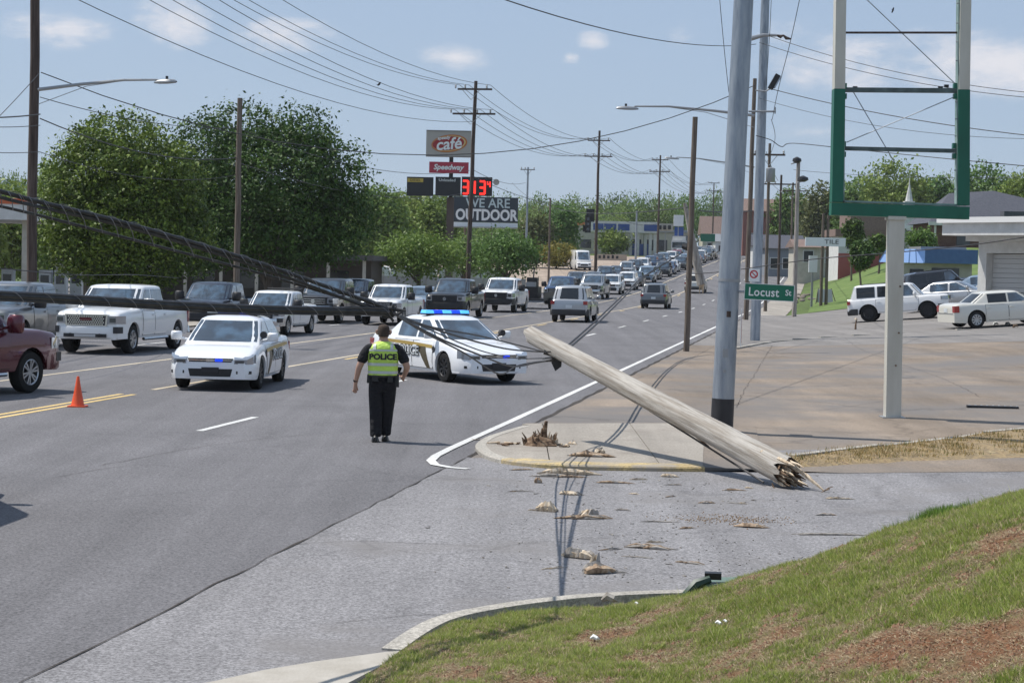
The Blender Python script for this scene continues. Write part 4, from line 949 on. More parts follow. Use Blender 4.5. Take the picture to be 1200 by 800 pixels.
veh(bar_truck, 388, 90, TW, 'dark_grey', 'large dark grey pickup with a bright grille above the thick black cable', 'pickup truck', 1.04)
veh(black_truck, 418, 104, TW, 'navy', 'dark pickup just behind and right of the large grey pickup with the bright grille', 'pickup truck', .98)
veh(bar_truck, 461, 89, TW, 'white', 'older white pickup above the officer, its hood behind the cable knot', 'pickup truck', .93)
veh(plain, 497, 112, TW, 'light_blue', 'pale blue car between the older white pickup and the black pickup', 'car')
veh(black_truck, 535, 103.5, TW, 'black', 'black pickup with bright headlights right above the lit police lightbar', 'pickup truck', 1.05)
veh(black_truck, 592, 119, TW, 'white', 'tall white pickup with a black grille and black bumper behind the black pickup', 'pickup truck', 1.06)
veh(bar_truck, 660, 146, TW, 'blue', 'blue pickup behind the equipment trailer', 'pickup truck', 1.06)
veh(suv, 675, 100.5, AW, 'silver', 'large silver white suv driving away, nearest vehicle right of the fallen pole tip', 'suv', (1.03, 1.03, 1.04))
veh(suv, 770, 139, AW, 'grey', 'grey suv driving away, just left of the sawn wooden pole', 'suv')
veh(suv, 816, 186, AW, 'cream', 'cream suv driving away, half hidden by the sawn wooden pole', 'suv')
veh(bar_truck, 697, 164, TW, 'silver', 'silver pickup in the queue above the silver white suv', 'pickup truck', 1.05)
veh(suv, 718.5, 178, TW, 'white', 'white suv facing the camera, left one of the white pair in the queue', 'suv')
veh(suv, 736, 191, TW, 'white', 'white suv facing the camera, right one of the white pair in the queue', 'suv', .98)
# the rest of the queue up the hill
rr = random.Random(21)
near = [('black', 'sedan', 'black sedan in the queue right of the two white suvs'), ('light_blue', 'suv', 'pale blue suv in the queue above the black sedan'), ('dark_grey', 'sedan', 'dark grey sedan in the queue left of the receding grey suv'), ('black', 'suv', 'black suv in the queue directly above the receding grey suv')]
ORD = ['first', 'second', 'third', 'fourth', 'fifth', 'sixth', 'seventh', 'eighth', 'ninth', 'tenth', 'eleventh', 'twelfth', 'thirteenth', 'fourteenth', 'fifteenth', 'sixteenth']
Y = 203
k = 0
for i in range(15):
    s_ = Y; t_ = -5.6+rr.uniform(-.25, .25); p = W(s_, t_)
    if i < 4: col, ty, lab = near[i]; grp = None
    else:
        col = ['blue', 'white', 'dark_grey', 'light_blue', 'black', 'silver', 'navy', 'white', 'grey', 'tan', 'black'][i-4]; ty = ['sedan', 'suv', 'truck', 'suv', 'sedan'][i % 5]
        lab = f'far {col.replace("_", " ")} vehicle in the inner queue lane, {ORD[i-4]} behind the near four'; grp = 'far cars queued in the inner lane'
    pr = {'sedan': plain, 'suv': suv, 'truck': bar_truck}[ty]
    px = 600+F*p.x/p.y
    veh(pr, px, p.y, TW, col, lab, {'sedan': 'car', 'suv': 'suv', 'truck': 'pickup truck'}[ty], group=grp)
    Y += 8.6+rr.uniform(0, 2.2)
Y = 186
cols2 = ['dark_grey', 'grey', 'navy', 'black', 'silver', 'dark_grey', 'white', 'blue', 'black', 'light_blue', 'white', 'red', 'silver', 'dark_grey', 'white', 'black', 'grey', 'tan', 'blue', 'white']
labs2 = {0: 'dark grey suv in the outer lane left of the white pair', 1: 'grey sedan partly behind the white pair in the outer lane', 2: 'navy suv roof showing above the white pair', 3: 'black sedan in the outer lane above the right white suv', 4: 'silver suv above the dark cars, below the gas station'}
for i in range(20):
    t_ = -9.5+rr.uniform(-.25, .25); p = W(Y, t_); col = cols2[i]; ty = ['suv', 'sedan', 'suv', 'truck', 'sedan'][i % 5]
    lab = labs2.get(i, f'far {col.replace("_", " ")} vehicle in the outer queue lane, {ORD[max(i-5, 0)]} beyond the silver suv')
    if 'suv' in lab: ty = 'suv'
    if 'sedan' in lab: ty = 'sedan'
    pr = {'sedan': plain, 'suv': suv, 'truck': bar_truck}[ty]
    veh(pr, 600+F*p.x/p.y, p.y, TW, col, lab, {'sedan': 'car', 'suv': 'suv', 'truck': 'pickup truck'}[ty], group=None if i in labs2 else 'far cars queued in the outer lane')
    Y += 9+rr.uniform(0, 3.5)
# right side lot
veh(oldsuv, 1057, 95.5, 107, 'white', 'white suv with black wheels parked behind the beige sign post', 'suv')
veh(plain, 1120, 103, 118, 'silver', 'pale silver sedan parked between the white suv and the cream sedan', 'car')
c = veh(plain, 1160, 112, 100, 'light_blue', 'pale blue car roof behind the parked sedans, in front of the garage pillar', 'car')
veh(bigsedan, 1176, 82.5, 78, 'cream', 'cream boxy sedan parked at the right edge, tail lights towards the post', 'car')
veh(oldsuv, 1104, 121, 84, 'black', 'black boxy suv parked in the shade in front of the blue roofed building', 'suv', (1.0, 1.0, 1.0))
veh(van, 680, 249, 172, 'white', 'tall white van standing alone in the beige lot under the trees', 'van', .98)
c = veh(van, 0, 20.3, 5, 'white', 'unseen white van added outside the left edge to cast the shadow on the near lane', 'van'); c.location = (-7.42, 19.55, .006); c.rotation_euler = (0, 0, pi/2-R(5))  # out of view, added so its shadow falls on the near lane
# protos are only patterns: take them out of the scene
def rm(o):
    for ch in list(o.children): rm(ch)
    bpy.data.objects.remove(o)
for o_ in (sedan, plain, bigsedan, chrome_truck, black_truck, bar_truck, suv, oldsuv, van): rm(o_)
KIDS.clear()
# ---------------------------------------------------------------- poles, street lamps
def utility_pole(p, h, r0, r1, m, label, cat='utility pole', arms=(), lean=0, group=None, name='utility_pole', wires_at=None, n=12):
    root = empty(name, p, 0, label, cat, group)
    mb = MB(); k = 7
    mb.tube([(lean*h*i/k+.012*sin(i*2.1)*h/10, .01*cos(i*1.7), -.3+(h+.3)*i/k) for i in range(k+1)], [r0+(r1-r0)*i/k for i in range(k+1)], n); mb.build('pole_shaft', m, root)
    for (z, half, cnt) in arms:
        mb = MB(); c = Vector((lean*z, 0, z)); mb.box(c+Vector((0, -.16, 0)), (2*half, .10, .13), 0); a = mb.build('crossarm', M['dark_wood'] if m is not M['steel'] else M['grey_metal'], root); a.rotation_euler = (0, 0, -AL)
        for sx in (-1, 1):
            mb = MB(); mb.tube([(sx*half*.5, -.2, z-.05), (0, -.12, z-.75)], .02, 4); b = mb.build('brace', M['grey_metal'], root); b.rotation_euler = (0, 0, -AL)
        for i in range(cnt):
            x = -half+.12+(2*half-.24)*i/(cnt-1)
            if cnt == 3: x = (-half+.12, -.35*half, half-.12)[i]
            mb = MB(); mb.tube([(x, -.16, z+.05), (x, -.16, z+.12), (x, -.16, z+.17), (x, -.16, z+.24), (x, -.16, z+.32)], [.03, .075, .05, .075, .03], 8); q = mb.build('insulator', M['grey_metal'], a)
    return root
def arm_pt(p, z, x, lean=0):      # world position of a wire on a crossarm
    return Vector(p)+Vector((lean*z, 0, z+.3))+V*x-U*.16
arms2 = ((15.3, 1.25, 3), (13.55, 1.55, 4))
LP = []
for i, (s, px) in enumerate([(63.5, 37), (141, 548), (217.5, 697.5), (294.5, 770), (432, 834)]):
    LP.append(GX(px, s))
hts = [16.2, 15.9, 16.4, 16.0, 15.2]
labs = ['dark wooden pole at the far left carrying a street lamp arm', 'tall black double crossarm pole right of the cafe sign', 'tall double crossarm pole above the blue pickup, second past the cafe sign',
        'double crossarm pole above the gas station canopy, third past the cafe sign', 'farthest double crossarm pole on the left side, over the brown roof']
mpl = [M['dark_wood']]*5
for i, p in enumerate(LP):
    utility_pole(p, hts[i], .185 if i else .17, .12 if i else .145, mpl[i], labs[i], arms=arms2 if i else ((15.3, 1.25, 3), (13.55, 1.55, 4)), lean=(.0 if i else .0)+[.0, .018, .006, .004, .0][i], group='double crossarm utility poles on the left side')
# lean handled through arm_pt
LN = [.0, .018, .006, .004, .0]
def street_lamp(attach, tip, label, m=M['grey_metal'], name='street_lamp', cat='street lamp'):
    root = empty(name, attach, 0, label, cat, 'cobra head street lamps on the poles'); d = Vector(tip)-Vector(attach); Ln = d.length
    mb = MB(); up = Vector((0, 0, 1)); mb.tube([Vector((0, 0, -.03)), d*.3+up*Ln*.015, d*.62+up*Ln*.03, d*.86+up*Ln*.02, d*.9], [.06, .052, .04, .032, .03], 8); mb.build('lamp_arm', m, root)
    mb = MB(); mb.tube([Vector((0, 0, -.5)), d*.35+up*.0, d*.62+up*Ln*.025], .012, 5); mb.build('arm_brace', m, root)
    e = d.normalized(); sd = e.cross(up).normalized()
    mb = MB(); rows = []
    for u, w, h in ((.84, .03, .04), (.87, .11, .09), (.93, .15, .11), (.985, .12, .08), (1.0, .05, .03)):
        c = d*u; rows.append([c+sd*w*cos(a)+up*(h*max(sin(a), -.35)) for a in [k*pi/6 for k in range(12)]])
    mb.grid(rows, close=True); mb.build('lamp_head', m, root)
    mb = MB(); mb.cyl(d*.93+up*.15, .045, .09, 8); mb.build('photocell', M['black'], root)
    return root
street_lamp(AT(45, 104, LP[0].y-.15), AT(207, 96, LP[0].y-.9), 'street lamp on the dark pole at the far left, its long arm over the trees')
def rot_pole_base(px, py, Yh=None): return G(px, py)
# big near steel pole
A = GX(850.5, 32.9); A.z = 0
steelA = empty('steel_pole', A, 0, 'thick grey steel pole with a black painted base, rising right behind the fallen pole', 'pole')
LA = .0245
mb = MB(); k = 8; Hh = 9.5
mb.tube([(LA*(.58+(Hh-.58)*i/k), 0, .58+(Hh-.58)*i/k) for i in range(k+1)], [.185-.028*i/k for i in range(k+1)], 24); mb.build('pole_shaft', M['steel'], steelA, ang=60)
mb = MB(); mb.tube([(0, 0, -.05), (LA*.58, 0, .58)], [.193, .190], 24); mb.build('painted_base', mat('black_base_paint', (.018, .018, .022), .5, noise=((8, 8, 2), 6, [(.012, .012, .015), (.03, .03, .034)])), steelA, ang=60)
mb = MB(); mb.tube([(LA*2.55, 0, 2.54), (LA*2.6, 0, 2.59)], .188, 24); mb.build('sign_strap', M['grey_metal'], steelA, ang=60)
mb = MB(); mb.box((-.02+LA*1.35, -.185, 1.35), (.09, .02, .14)); mb.build('inspection_plate', M['grey_metal'], steelA)
mb = MB(); mb.box((-.02+LA*1.05, -.188, 1.05), (.05, .02, .05)); mb.build('bolt', M['grey_metal'], steelA)
mb = MB(); mb.box((LA*2.0, -.182, 2.0), (.07, .02, .10)); mb.build('number_tag', M['dark_wood'], steelA)
mb = MB(); mb.tube([(.185, .02, 1.7), (.215, .02, 2.3), (.24, .02, 3.5), (.25, .02, 5.5), (.27, .02, 9)], .022, 6); mb.build('conduit', M['dark_wood'], steelA)
# street sign
sc_ = AT(901.5, 342.5, 32.8)
sg = empty('street_sign', sc_, R(-2), 'green street name sign reading Locust St on the thick steel pole', 'street sign')
gr = mat('sign_green', (.005, .15, .085), .4); wh = mat('sign_white', (.78, .80, .78), .45)
mb = MB(); mb.box((0, 0, 0), (.835, .012, .275)); b_ = mb.build('sign_blade', gr, sg); b_.rotation_euler = (0, R(1.6), 0)
def frame(mb, w, h, t, y):
    mb.box((0, y, h/2-t/2), (w, .004, t)); mb.box((0, y, -h/2+t/2), (w, .004, t)); mb.box((-w/2+t/2, y, 0), (t, .004, h-2*t)); mb.box((w/2-t/2, y, 0), (t, .004, h-2*t))
mb = MB(); frame(mb, .835, .275, .009, -.0085); q = mb.build('sign_border', wh, sg); q.rotation_euler = (0, R(1.6), 0)
text_mesh('Locust', .20, wh, 'street_lettering', sg, (-.095, -.0095, -.005), (pi/2, R(1.6), 0), .001, .90, bold=.003, space=1.06)
text_mesh('St', .135, wh, 'suffix_lettering', sg, (.315, -.0095, -.006), (pi/2, R(1.6), 0), .001, .95, bold=.002)
mb = MB(); mb.tube([(-.418, 0, .0), (-.52, .02, .0)], .02, 6); mb.build('bracket', M['grey_metal'], sg)
rs = AT(868.5, 384, 33.0)
t_ = empty('edge_on_sign', rs, R(83), 'narrow red and white sign seen edge on beside the thick steel pole', 'sign')
mb = MB(); mb.box((0, 0, 0), (.42, .012, .62)); mb.build('sign_plate', wh, t_)
mb = MB(); mb.box((0, -.008, .0), (.38, .004, .5)); mb.build('red_panel', mat('sign_red', (.42, .05, .04), .5), t_)
# second steel pole C
Cb = GX(887, 78)
steelC = empty('steel_pole', Cb, 0, 'second grey steel pole standing behind the green street name sign', 'pole')
mb = MB(); mb.tube([(0, 0, -.05), (.02, 0, 8), (.05, 0, 16.5)], [.20, .185, .16], 18); mb.build('pole_shaft', M['steel'], steelC, ang=60)
def on_c(z): return Cb+Vector((0, 0, z))
nps = AT(884, 322.5, 77.7); t_ = empty('no_parking_sign', nps, R(0), 'small white sign with red ring on the second steel pole above the street sign', 'sign')
mb = MB(); mb.box((0, 0, 0), (.42, .02, .50)); mb.build('sign_plate', wh, t_)
redp = mat('sign_red_ring', (.50, .03, .04), .5)
mb = MB(); mb.grid([[(-.02+r_*cos(a), -.014, .04+r_*sin(a)) for a in [k*pi/10 for k in range(21)]] for r_ in (.11, .165)]); mb.build('red_ring', redp, t_)
mb = MB(); mb.tube([(-.11, -.018, .13), (.07, -.018, -.05)], .018, 4); mb.build('red_bar', redp, t_)
street_lamp(AT(884, 134.5, 77.6), AT(722, 127, 77.0), 'street lamp whose long arm reaches left across the sky beside the thick steel pole')
# floodlight + bracket hardware on pole C
fl = AT(905, 96, 77.5); t_ = empty('floodlight', fl, 0, 'dark tilted floodlight sticking out right of the second steel pole', 'floodlight')
mb = MB(); mb.box((.07, 0, 0), (.20, .30, .62), rot=Matrix.Rotation(R(28), 3, 'Y')); mb.build('lamp_housing', M['black'], t_)
mb = MB(); mb.box((.20, -.02, -.02), (.06, .26, .50), rot=Matrix.Rotation(R(28), 3, 'Y')); mb.build('lamp_glass', lens, t_)
mb = MB(); mb.tube([(-.65, 0, -.35), (-.25, 0, -.38), (-.05, 0, -.25)], .03, 6); mb.build('bracket', M['grey_metal'], t_)
hb = AT(903, 43, 77.4); t_ = empty('line_bracket', hb, 0, 'insulated bracket near the top of the second steel pole, cables leaving right', 'bracket')
mb = MB(); mb.tube([(-.85, 0, -.12), (-.25, 0, .05), (.25, 0, .05)], [.10, .07, .05], 8); mb.build('bracket_arm', M['grey_metal'], t_)
mb = MB(); mb.tube([(.25, 0, .05), (.4, 0, .0), (.5, 0, .05), (.62, 0, -.05), (.8, 0, -.08)], [.04, .075, .04, .07, .03], 8); mb.build('insulator', M['dark_wood'], t_)
ca = AT(892, 131, 77.6); t_ = empty('crossarm_bracket', ca, 0, 'short metal arm on the second steel pole below the floodlight', 'bracket')
mb = MB(); mb.tube([(-.5, 0, 0), (.55, 0, .02)], .04, 6); mb.box((.55, 0, .06), (.05, .05, .26)); mb.build('bracket_arm', M['grey_metal'], t_)
# thin poles behind the steel ones
def px_pole(px, Y, ytop, r, m, label, arms=(), lean=0, group='thin poles receding along the right pavement', r1=None):
    p = GX(px, Y); top = AT(px, ytop, Y); h = top.z-p.z
    return utility_pole(p, h, r, r1 or r*.75, m, label, arms=[(h-a, w, c) for a, w, c in arms], lean=lean, group=group, n=9), h
px_pole(875.5, 112, 92, .15, M['brown_wood'], 'brown wooden pole squeezed between the two steel poles', lean=.01)
px_pole(806.5, 66, 137, .105, M['brown_wood'], 'sawn off bare wooden pole alone at the road edge right of the grey suv', lean=.012, group=None, r1=.088)
px_pole(898, 137, 168, .13, M['brown_wood'], 'dark wooden pole with a transformer behind the Locust sign', arms=((.8, 1.1, 3),))
px_pole(912.5, 190, 205, .14, M['dark_wood'], 'thin black pole without lamp right of the transformer pole', arms=((.9, 1.6, 3),))
px_pole(926.5, 235, 214, .15, M['brown_wood'], 'far brown pole just left of the camera topped pole', arms=((1.0, 1.6, 3),))
pe, he = px_pole(932, 119, 190, .15, M['old_wood'], 'grey pole with round lamps at its top at the sidewalk edge')
px_pole(963, 137, 250, .12, M['brown_wood'], 'left of the two brown posts carrying the white tile sign')
px_pole(969, 137, 252, .12, M['brown_wood'], 'right of the two brown posts carrying the white tile sign')
px_pole(277.5, 86, 115, .15, M['brown_wood'], 'brown wooden pole standing in front of the second large tree', group='poles on the left side without crossarms')
px_pole(177/4+598.7, 205, 232, .13, M['brown_wood'], 'thin short pole between the blue pickup and the yellow bush', group='poles on the left side without crossarms')
px_pole(616, 240, 196, .15, M['steel'], 'grey pole with brackets right of the outdoor billboard', arms=((.3, .9, 3),), group='poles on the left side without crossarms')
px_pole(744.5, 300, 247, .18, M['steel'], 'grey lamp post in front of the gas station canopy', group='poles on the left side without crossarms')
px_pole(848, 400, 222, .15, M['brown_wood'], 'far thin pole left of the thick steel pole', arms=((.6, 1.3, 3),))
# extra bits on poles: each its own thing
def drum(c, r, h, label, m=M['grey_metal']):
    mb = MB(); mb.tube([Vector(c)+Vector((0, 0, z)) for z in (-h/2, -h/2+.04, h/2-.06, h/2)], [r*.9, r, r, r*.7], 14); mb.box(Vector(c)+Vector((0, 0, h/2+.04)), (.06, .06, .12))
    tag(mb.build('transformer', m), label, 'transformer')
drum(AT(903, 205, 136.6), .32, 1.0, 'grey transformer drum hanging on the pole behind the Locust sign')
def ball_lamp(px, py, Y, label, r=.28):
    c = AT(px, py, Y); t_ = empty('pole_lamp', c, 0, label, 'lamp')
    mb = MB(); mb.tube([(0, 0, -.22), (0, 0, -.1), (0, 0, .05), (0, 0, .16)], [.12, r, r*.9, .05], 10); mb.build('lamp_head', M['black'], t_)
    mb = MB(); mb.tube([(0, 0, -.15), (-.35, 0, -.28)], .04, 6); mb.build('bracket', M['grey_metal'], t_)
ball_lamp(934, 187, 118.8, 'round dark lamp at the very top of the grey sidewalk pole')
ball_lamp(941, 209, 118.6, 'shoe box lamp on the right of the grey sidewalk pole', .34)
street_lamp(AT(884, 195.5, 137), AT(779, 185, 136.5), 'distant street lamp arm just right of the sawn off wooden pole')

# broken piece of pole dangling from the lines beside the sawn pole
a_ = AT(802.5, 238, 67.5); b_ = AT(810, 275, 67.5); c_ = AT(822, 334, 67.3)
t_ = empty('broken_pole', b_, 0, 'broken grey pole piece dangling at a slant beside the sawn off pole', 'broken pole')
mb = MB(); mb.tube([a_-b_, Vector((0, 0, 0)), (c_-b_)*.5, c_-b_], [.06, .11, .14, .15], 10); mb.build('pole_shaft', M['old_wood'], t_)
for q, dx in ((-.05, .02), (.06, -.03), (0, .05)):
    mb = MB(); mb.tube([(c_-b_)+Vector((q, 0, .05)), (c_-b_)+Vector((q*1.6+dx, .02, -.28))], [.045, .008], 5); mb.build('splinter', M['fresh_wood'], t_)
mb = MB(); mb.tube([AT(801, 288, 67.3)-b_, AT(806, 290, 67.2)-b_], .12, 8); mb.build('clamp', M['black'], t_)

# ---------------------------------------------------------------- the fallen pole
P0 = AT(623, 393, 30.2); P1 = AT(925, 562, 24.6); P1.z = .19
fp = empty('fallen_pole', P1, 0, 'broken weathered wooden utility pole lying slanted across the corner, its butt on the side street', 'utility pole')
ax = (P0-P1); Lp = ax.length; axn = ax.normalized(); ref = Vector((0, 0, 1)); e1 = (ref-axn*ref.dot(axn)).normalized(); e2 = axn.cross(e1)
mb = MB(); rows = []; nseg = 44; nr = 28; rr = random.Random(8)
ridge = [1+.03*sin(5*2*pi*j/nr+1)+.025*rr.uniform(-1, 1) for j in range(nr)]
for i in range(nseg+1):
    u = i/nseg; r_ = .185+(.128-.185)*u; c = ax*u
    row = []
    for j in range(nr):
        a = 2*pi*j/nr; rad = r_*ridge[j]*(1+.012*sin(u*30+j)+.012*rr.uniform(-1, 1))
        off = 0
        if i == 0: off = rr.uniform(-.05, .13)
        if i == nseg: off = .10*cos(a)+.05*rr.uniform(-1, 1)
        row.append(c+axn*off+(e1*cos(a)+e2*sin(a))*rad)
    rows.append(row)
mb.grid(rows, close=True, flip=True)
# sawn / snapped upper end and hollow rotten lower end
n0 = len(mb.v); top = rows[-1]; mb.add(top+[ax*1.004], [(j, (j+1) % nr, nr) for j in range(nr)])
shaft = mb.build('pole_shaft', [M['old_wood']], fp, ang=50)
# wood grain must run along the pole: build in pole axes -> own material with stretched noise along the axis
gm2 = bpy.data.materials.new('fallen_pole_wood'); gm2.use_nodes = True; t2 = gm2.node_tree; b2 = t2.nodes['Principled BSDF']; b2.inputs['Roughness'].default_value = .92; b2.inputs['Specular IOR Level'].default_value = .15
co2 = t2.nodes.new('ShaderNodeTexCoord')
def dotn(vec, sc):
    d = t2.nodes.new('ShaderNodeVectorMath'); d.operation = 'DOT_PRODUCT'; t2.links.new(co2.outputs['Object'], d.inputs[0]); d.inputs[1].default_value = vec*sc; return d.outputs['Value']
cb = t2.nodes.new('ShaderNodeCombineXYZ'); t2.links.new(dotn(axn, 1.5), cb.inputs[0]); t2.links.new(dotn(e1, 42), cb.inputs[1]); t2.links.new(dotn(e2, 42), cb.inputs[2])
nA = t2.nodes.new('ShaderNodeTexNoise'); nA.inputs['Scale'].default_value = 1; nA.inputs['Detail'].default_value = 8; nA.inputs['Roughness'].default_value = .82; t2.links.new(cb.outputs[0], nA.inputs['Vector'])
crA = t2.nodes.new('ShaderNodeValToRGB'); e = crA.color_ramp.elements; e[0].position = .30; e[0].color = (.16, .13, .105, 1); e[1].position = .62; e[1].color = (.60, .57, .52, 1); q = e.new(.42); q.color = (.43, .40, .36, 1)
t2.links.new(nA.outputs['Fac'], crA.inputs[0])
cb2 = t2.nodes.new('ShaderNodeCombineXYZ'); t2.links.new(dotn(axn, 1.0), cb2.inputs[0]); t2.links.new(dotn(e1, 14), cb2.inputs[1]); t2.links.new(dotn(e2, 14), cb2.inputs[2])
nB = t2.nodes.new('ShaderNodeTexNoise'); nB.inputs['Scale'].default_value = 1.3; nB.inputs['Detail'].default_value = 6; t2.links.new(cb2.outputs[0], nB.inputs['Vector'])
crB = t2.nodes.new('ShaderNodeValToRGB'); e = crB.color_ramp.elements; e[0].position = .40; e[0].color = (.45, .38, .30, 1); e[1].position = .58; e[1].color = (1.05, 1.04, 1.02, 1); t2.links.new(nB.outputs['Fac'], crB.inputs[0])
mx2 = t2.nodes.new('ShaderNodeMixRGB'); mx2.blend_type = 'MULTIPLY'; mx2.inputs[0].default_value = .5; t2.links.new(crA.outputs[0], mx2.inputs[1]); t2.links.new(crB.outputs[0], mx2.inputs[2]); t2.links.new(mx2.outputs[0], b2.inputs['Base Color'])
bp2 = t2.nodes.new('ShaderNodeBump'); bp2.inputs['Strength'].default_value = .8; bp2.inputs['Distance'].default_value = .03; t2.links.new(nA.outputs['Fac'], bp2.inputs['Height']); t2.links.new(bp2.outputs[0], b2.inputs['Normal'])
shaft.data.materials[0] = gm2
# rotten heart and splintered fibres at the butt
mb = MB(); core = []
for i, (d_, k) in enumerate(((.03, .96), (.10, .80), (.06, .5), (.14, .25))):
    core.append([axn*(d_+rr.uniform(-.04, .04))*(1)+(e1*cos(2*pi*j/nr)+e2*sin(2*pi*j/nr))*.18*k*rr.uniform(.9, 1.05) for j in range(nr)])
mb.grid(core, close=True); m0 = len(mb.v)-nr; mb.f.append(tuple(range(m0, m0+nr))); mb.mi.append(0); mb.build('rotten_core', M['rot_wood'], fp, ang=10)
for j in range(34):
    a = rr.uniform(0, 2*pi); rd = rr.uniform(.06, .178); ln = rr.uniform(.06, .26)*(1.25 if sin(a) > 0 else .8); w = rr.uniform(.010, .032)
    p = (e1*cos(a)+e2*sin(a))*rd; q = p*rr.uniform(.95, 1.2)-axn*ln
    if (P1+q).z < .02: q.z = .02-P1.z
    mb = MB(); mb.tube([p+axn*.15, p-axn*.02, (p+q)/2+Vector((rr.uniform(-.01, .01),)*3), q], [w, w, w*.7, .004], 5); mb.build('splinter', M['fresh_wood'] if rr.random() < .5 else M['rot_wood'], fp)
# long pale torn strip reaching right of the butt, and slivers hanging under the pole
mb = MB(); s0 = e1*.12-e2*.10*(1 if (e2.y) > 0 else -1)+axn*.5; tip = AT(966, 575, 24.3)-P1; mb.tube([s0, s0*.3+tip*.45+Vector((0, 0, .08)), tip*.8+Vector((0, 0, .03)), tip], [.035, .03, .02, .008], 6); mb.build('torn_strip', M['fresh_wood'], fp)
for (pa, pb, w) in [((972, 573, 24.3), (962, 577, 24.2), .008), ((966, 575, 24.3), (976, 570, 24.3), .008), ((843, 520, 26.0), (896, 556, 24.9), .02), ((905, 566, 24.6), (911, 585, 24.5), .01), ((815, 511, 26.6), (838, 530, 26.1), .012)]:
    mb = MB(); mb.tube([AT(*pa)-P1, (AT(*pa)+AT(*pb))/2-P1+Vector((0, 0, .01)), AT(*pb)-P1], [w, w, w*.5], 5); mb.build('sliver', M['rot_wood'], fp)
mb = MB(); mb.tube([AT(640, 411, 29.7)-P1, AT(760, 480, 27.4)-P1, AT(835, 527, 26.0)-P1, AT(895, 565, 24.8)-P1], .014, 5); mb.build('ground_wire', M['wire'], fp)
mb = MB(); pc = AT(633, 397, 30.0)-P1
for k, (px, py) in enumerate([(636, 398), (700, 436), (780, 479)]):
    mb = MB(); p = AT(px, py, [29.8, 28.6, 27.0][k])-P1; mb.tube([p, p+Vector((0, -.03, 0))], .02, 8); mb.build('bolt', M['rot_wood'], fp)
# clamp hardware under the pole where the cables were tied
hwp = AT(651, 419, 29.6)
hw_ = empty('cable_clamp', hwp, 0, 'black cable clamp hanging under the tip of the fallen pole', 'clamp')
mb = MB(); mb.add([(-.06, -.05, .07), (.10, -.05, .05), (.09, -.05, -.13), (.0, -.05, -.20), (-.06, -.05, -.08), (-.06, .05, .07), (.10, .05, .05), (.09, .05, -.13), (.0, .05, -.20), (-.06, .05, -.08)], [(0, 1, 2, 3, 4)[::-1], (5, 6, 7, 8, 9), (0, 5, 6, 1)[::1], (1, 6, 7, 2), (2, 7, 8, 3), (3, 8, 9, 4), (4, 9, 5, 0)]); mb.build('clamp_body', M['black'], hw_)
mb = MB(); mb.tube([(-.18, 0, .08), (-.05, 0, .06), (.05, 0, .08)], [.035, .05, .03], 8); mb.build('clamp_jaw', M['black'], hw_)
mb = MB(); mb.tube([(-.20, -.02, -.02), (-.03, -.02, .0)], .018, 6); mb.build('clamp_pin', M['grey_metal'], hw_)

# ---------------------------------------------------------------- fallen cables
def wire(pts, r, label, cat='power cable', group=None, name='power_cable', n=6, m=None, parent=None, smooth=True):
    P = [Vector(p) for p in pts]
    if len(P) > 2 and smooth:
        out = [P[0]]
        for i in range(len(P)-1):
            p0 = P[max(i-1, 0)]; p1 = P[i]; p2 = P[i+1]; p3 = P[min(i+2, len(P)-1)]
            for k in range(1, 7):
                u = k/6; out.append(.5*((2*p1)+(p2-p0)*u+(2*p0-5*p1+4*p2-p3)*u*u+(3*p1-p0-3*p2+p3)*u**3))
        P = out
    mb = MB(); mb.tube(P, r, n, caps=True); o = mb.build(name, m or M['wire'], parent, ang=60)
    if parent is None: tag(o, label, cat, group)
    return o
def span(a, b, sag, r, label, group=None, n=14, **k):
    a = Vector(a); b = Vector(b); return wire([a.lerp(b, i/n)-Vector((0, 0, 4*sag*(i/n)*(1-i/n))) for i in range(n+1)], r, label, group=group, n=5, smooth=False, **k)
KN = (461, 367, 15.0)
knot = AT(*KN); kn = empty('cable_knot', knot, 0, 'tangle of cable ends and clamps above the officer where the thick cables meet', 'cable knot')
rr = random.Random(9)
for i in range(13):
    a = rr.uniform(-.035, .0); 
    p = Vector((rr.uniform(-.05, .03), rr.uniform(-.05, .05), rr.uniform(-.03, .045))); q = p+Vector((rr.uniform(.02, .09), rr.uniform(-.03, .03), rr.uniform(-.05, .04)))
    mb = MB(); mb.tube([p, (p+q)/2+Vector((0, 0, rr.uniform(-.02, .02))), q], [.009, .012, .008], 6); mb.build(['cable_end', 'clamp', 'cable_end'][i % 3], [M['wire'], M['wire'], M['grey_metal']][i % 3], kn)
mb = MB(); mb.box((-.06, 0, .0), (.05, .05, .085)); mb.build('clamp_block', M['black'], kn)
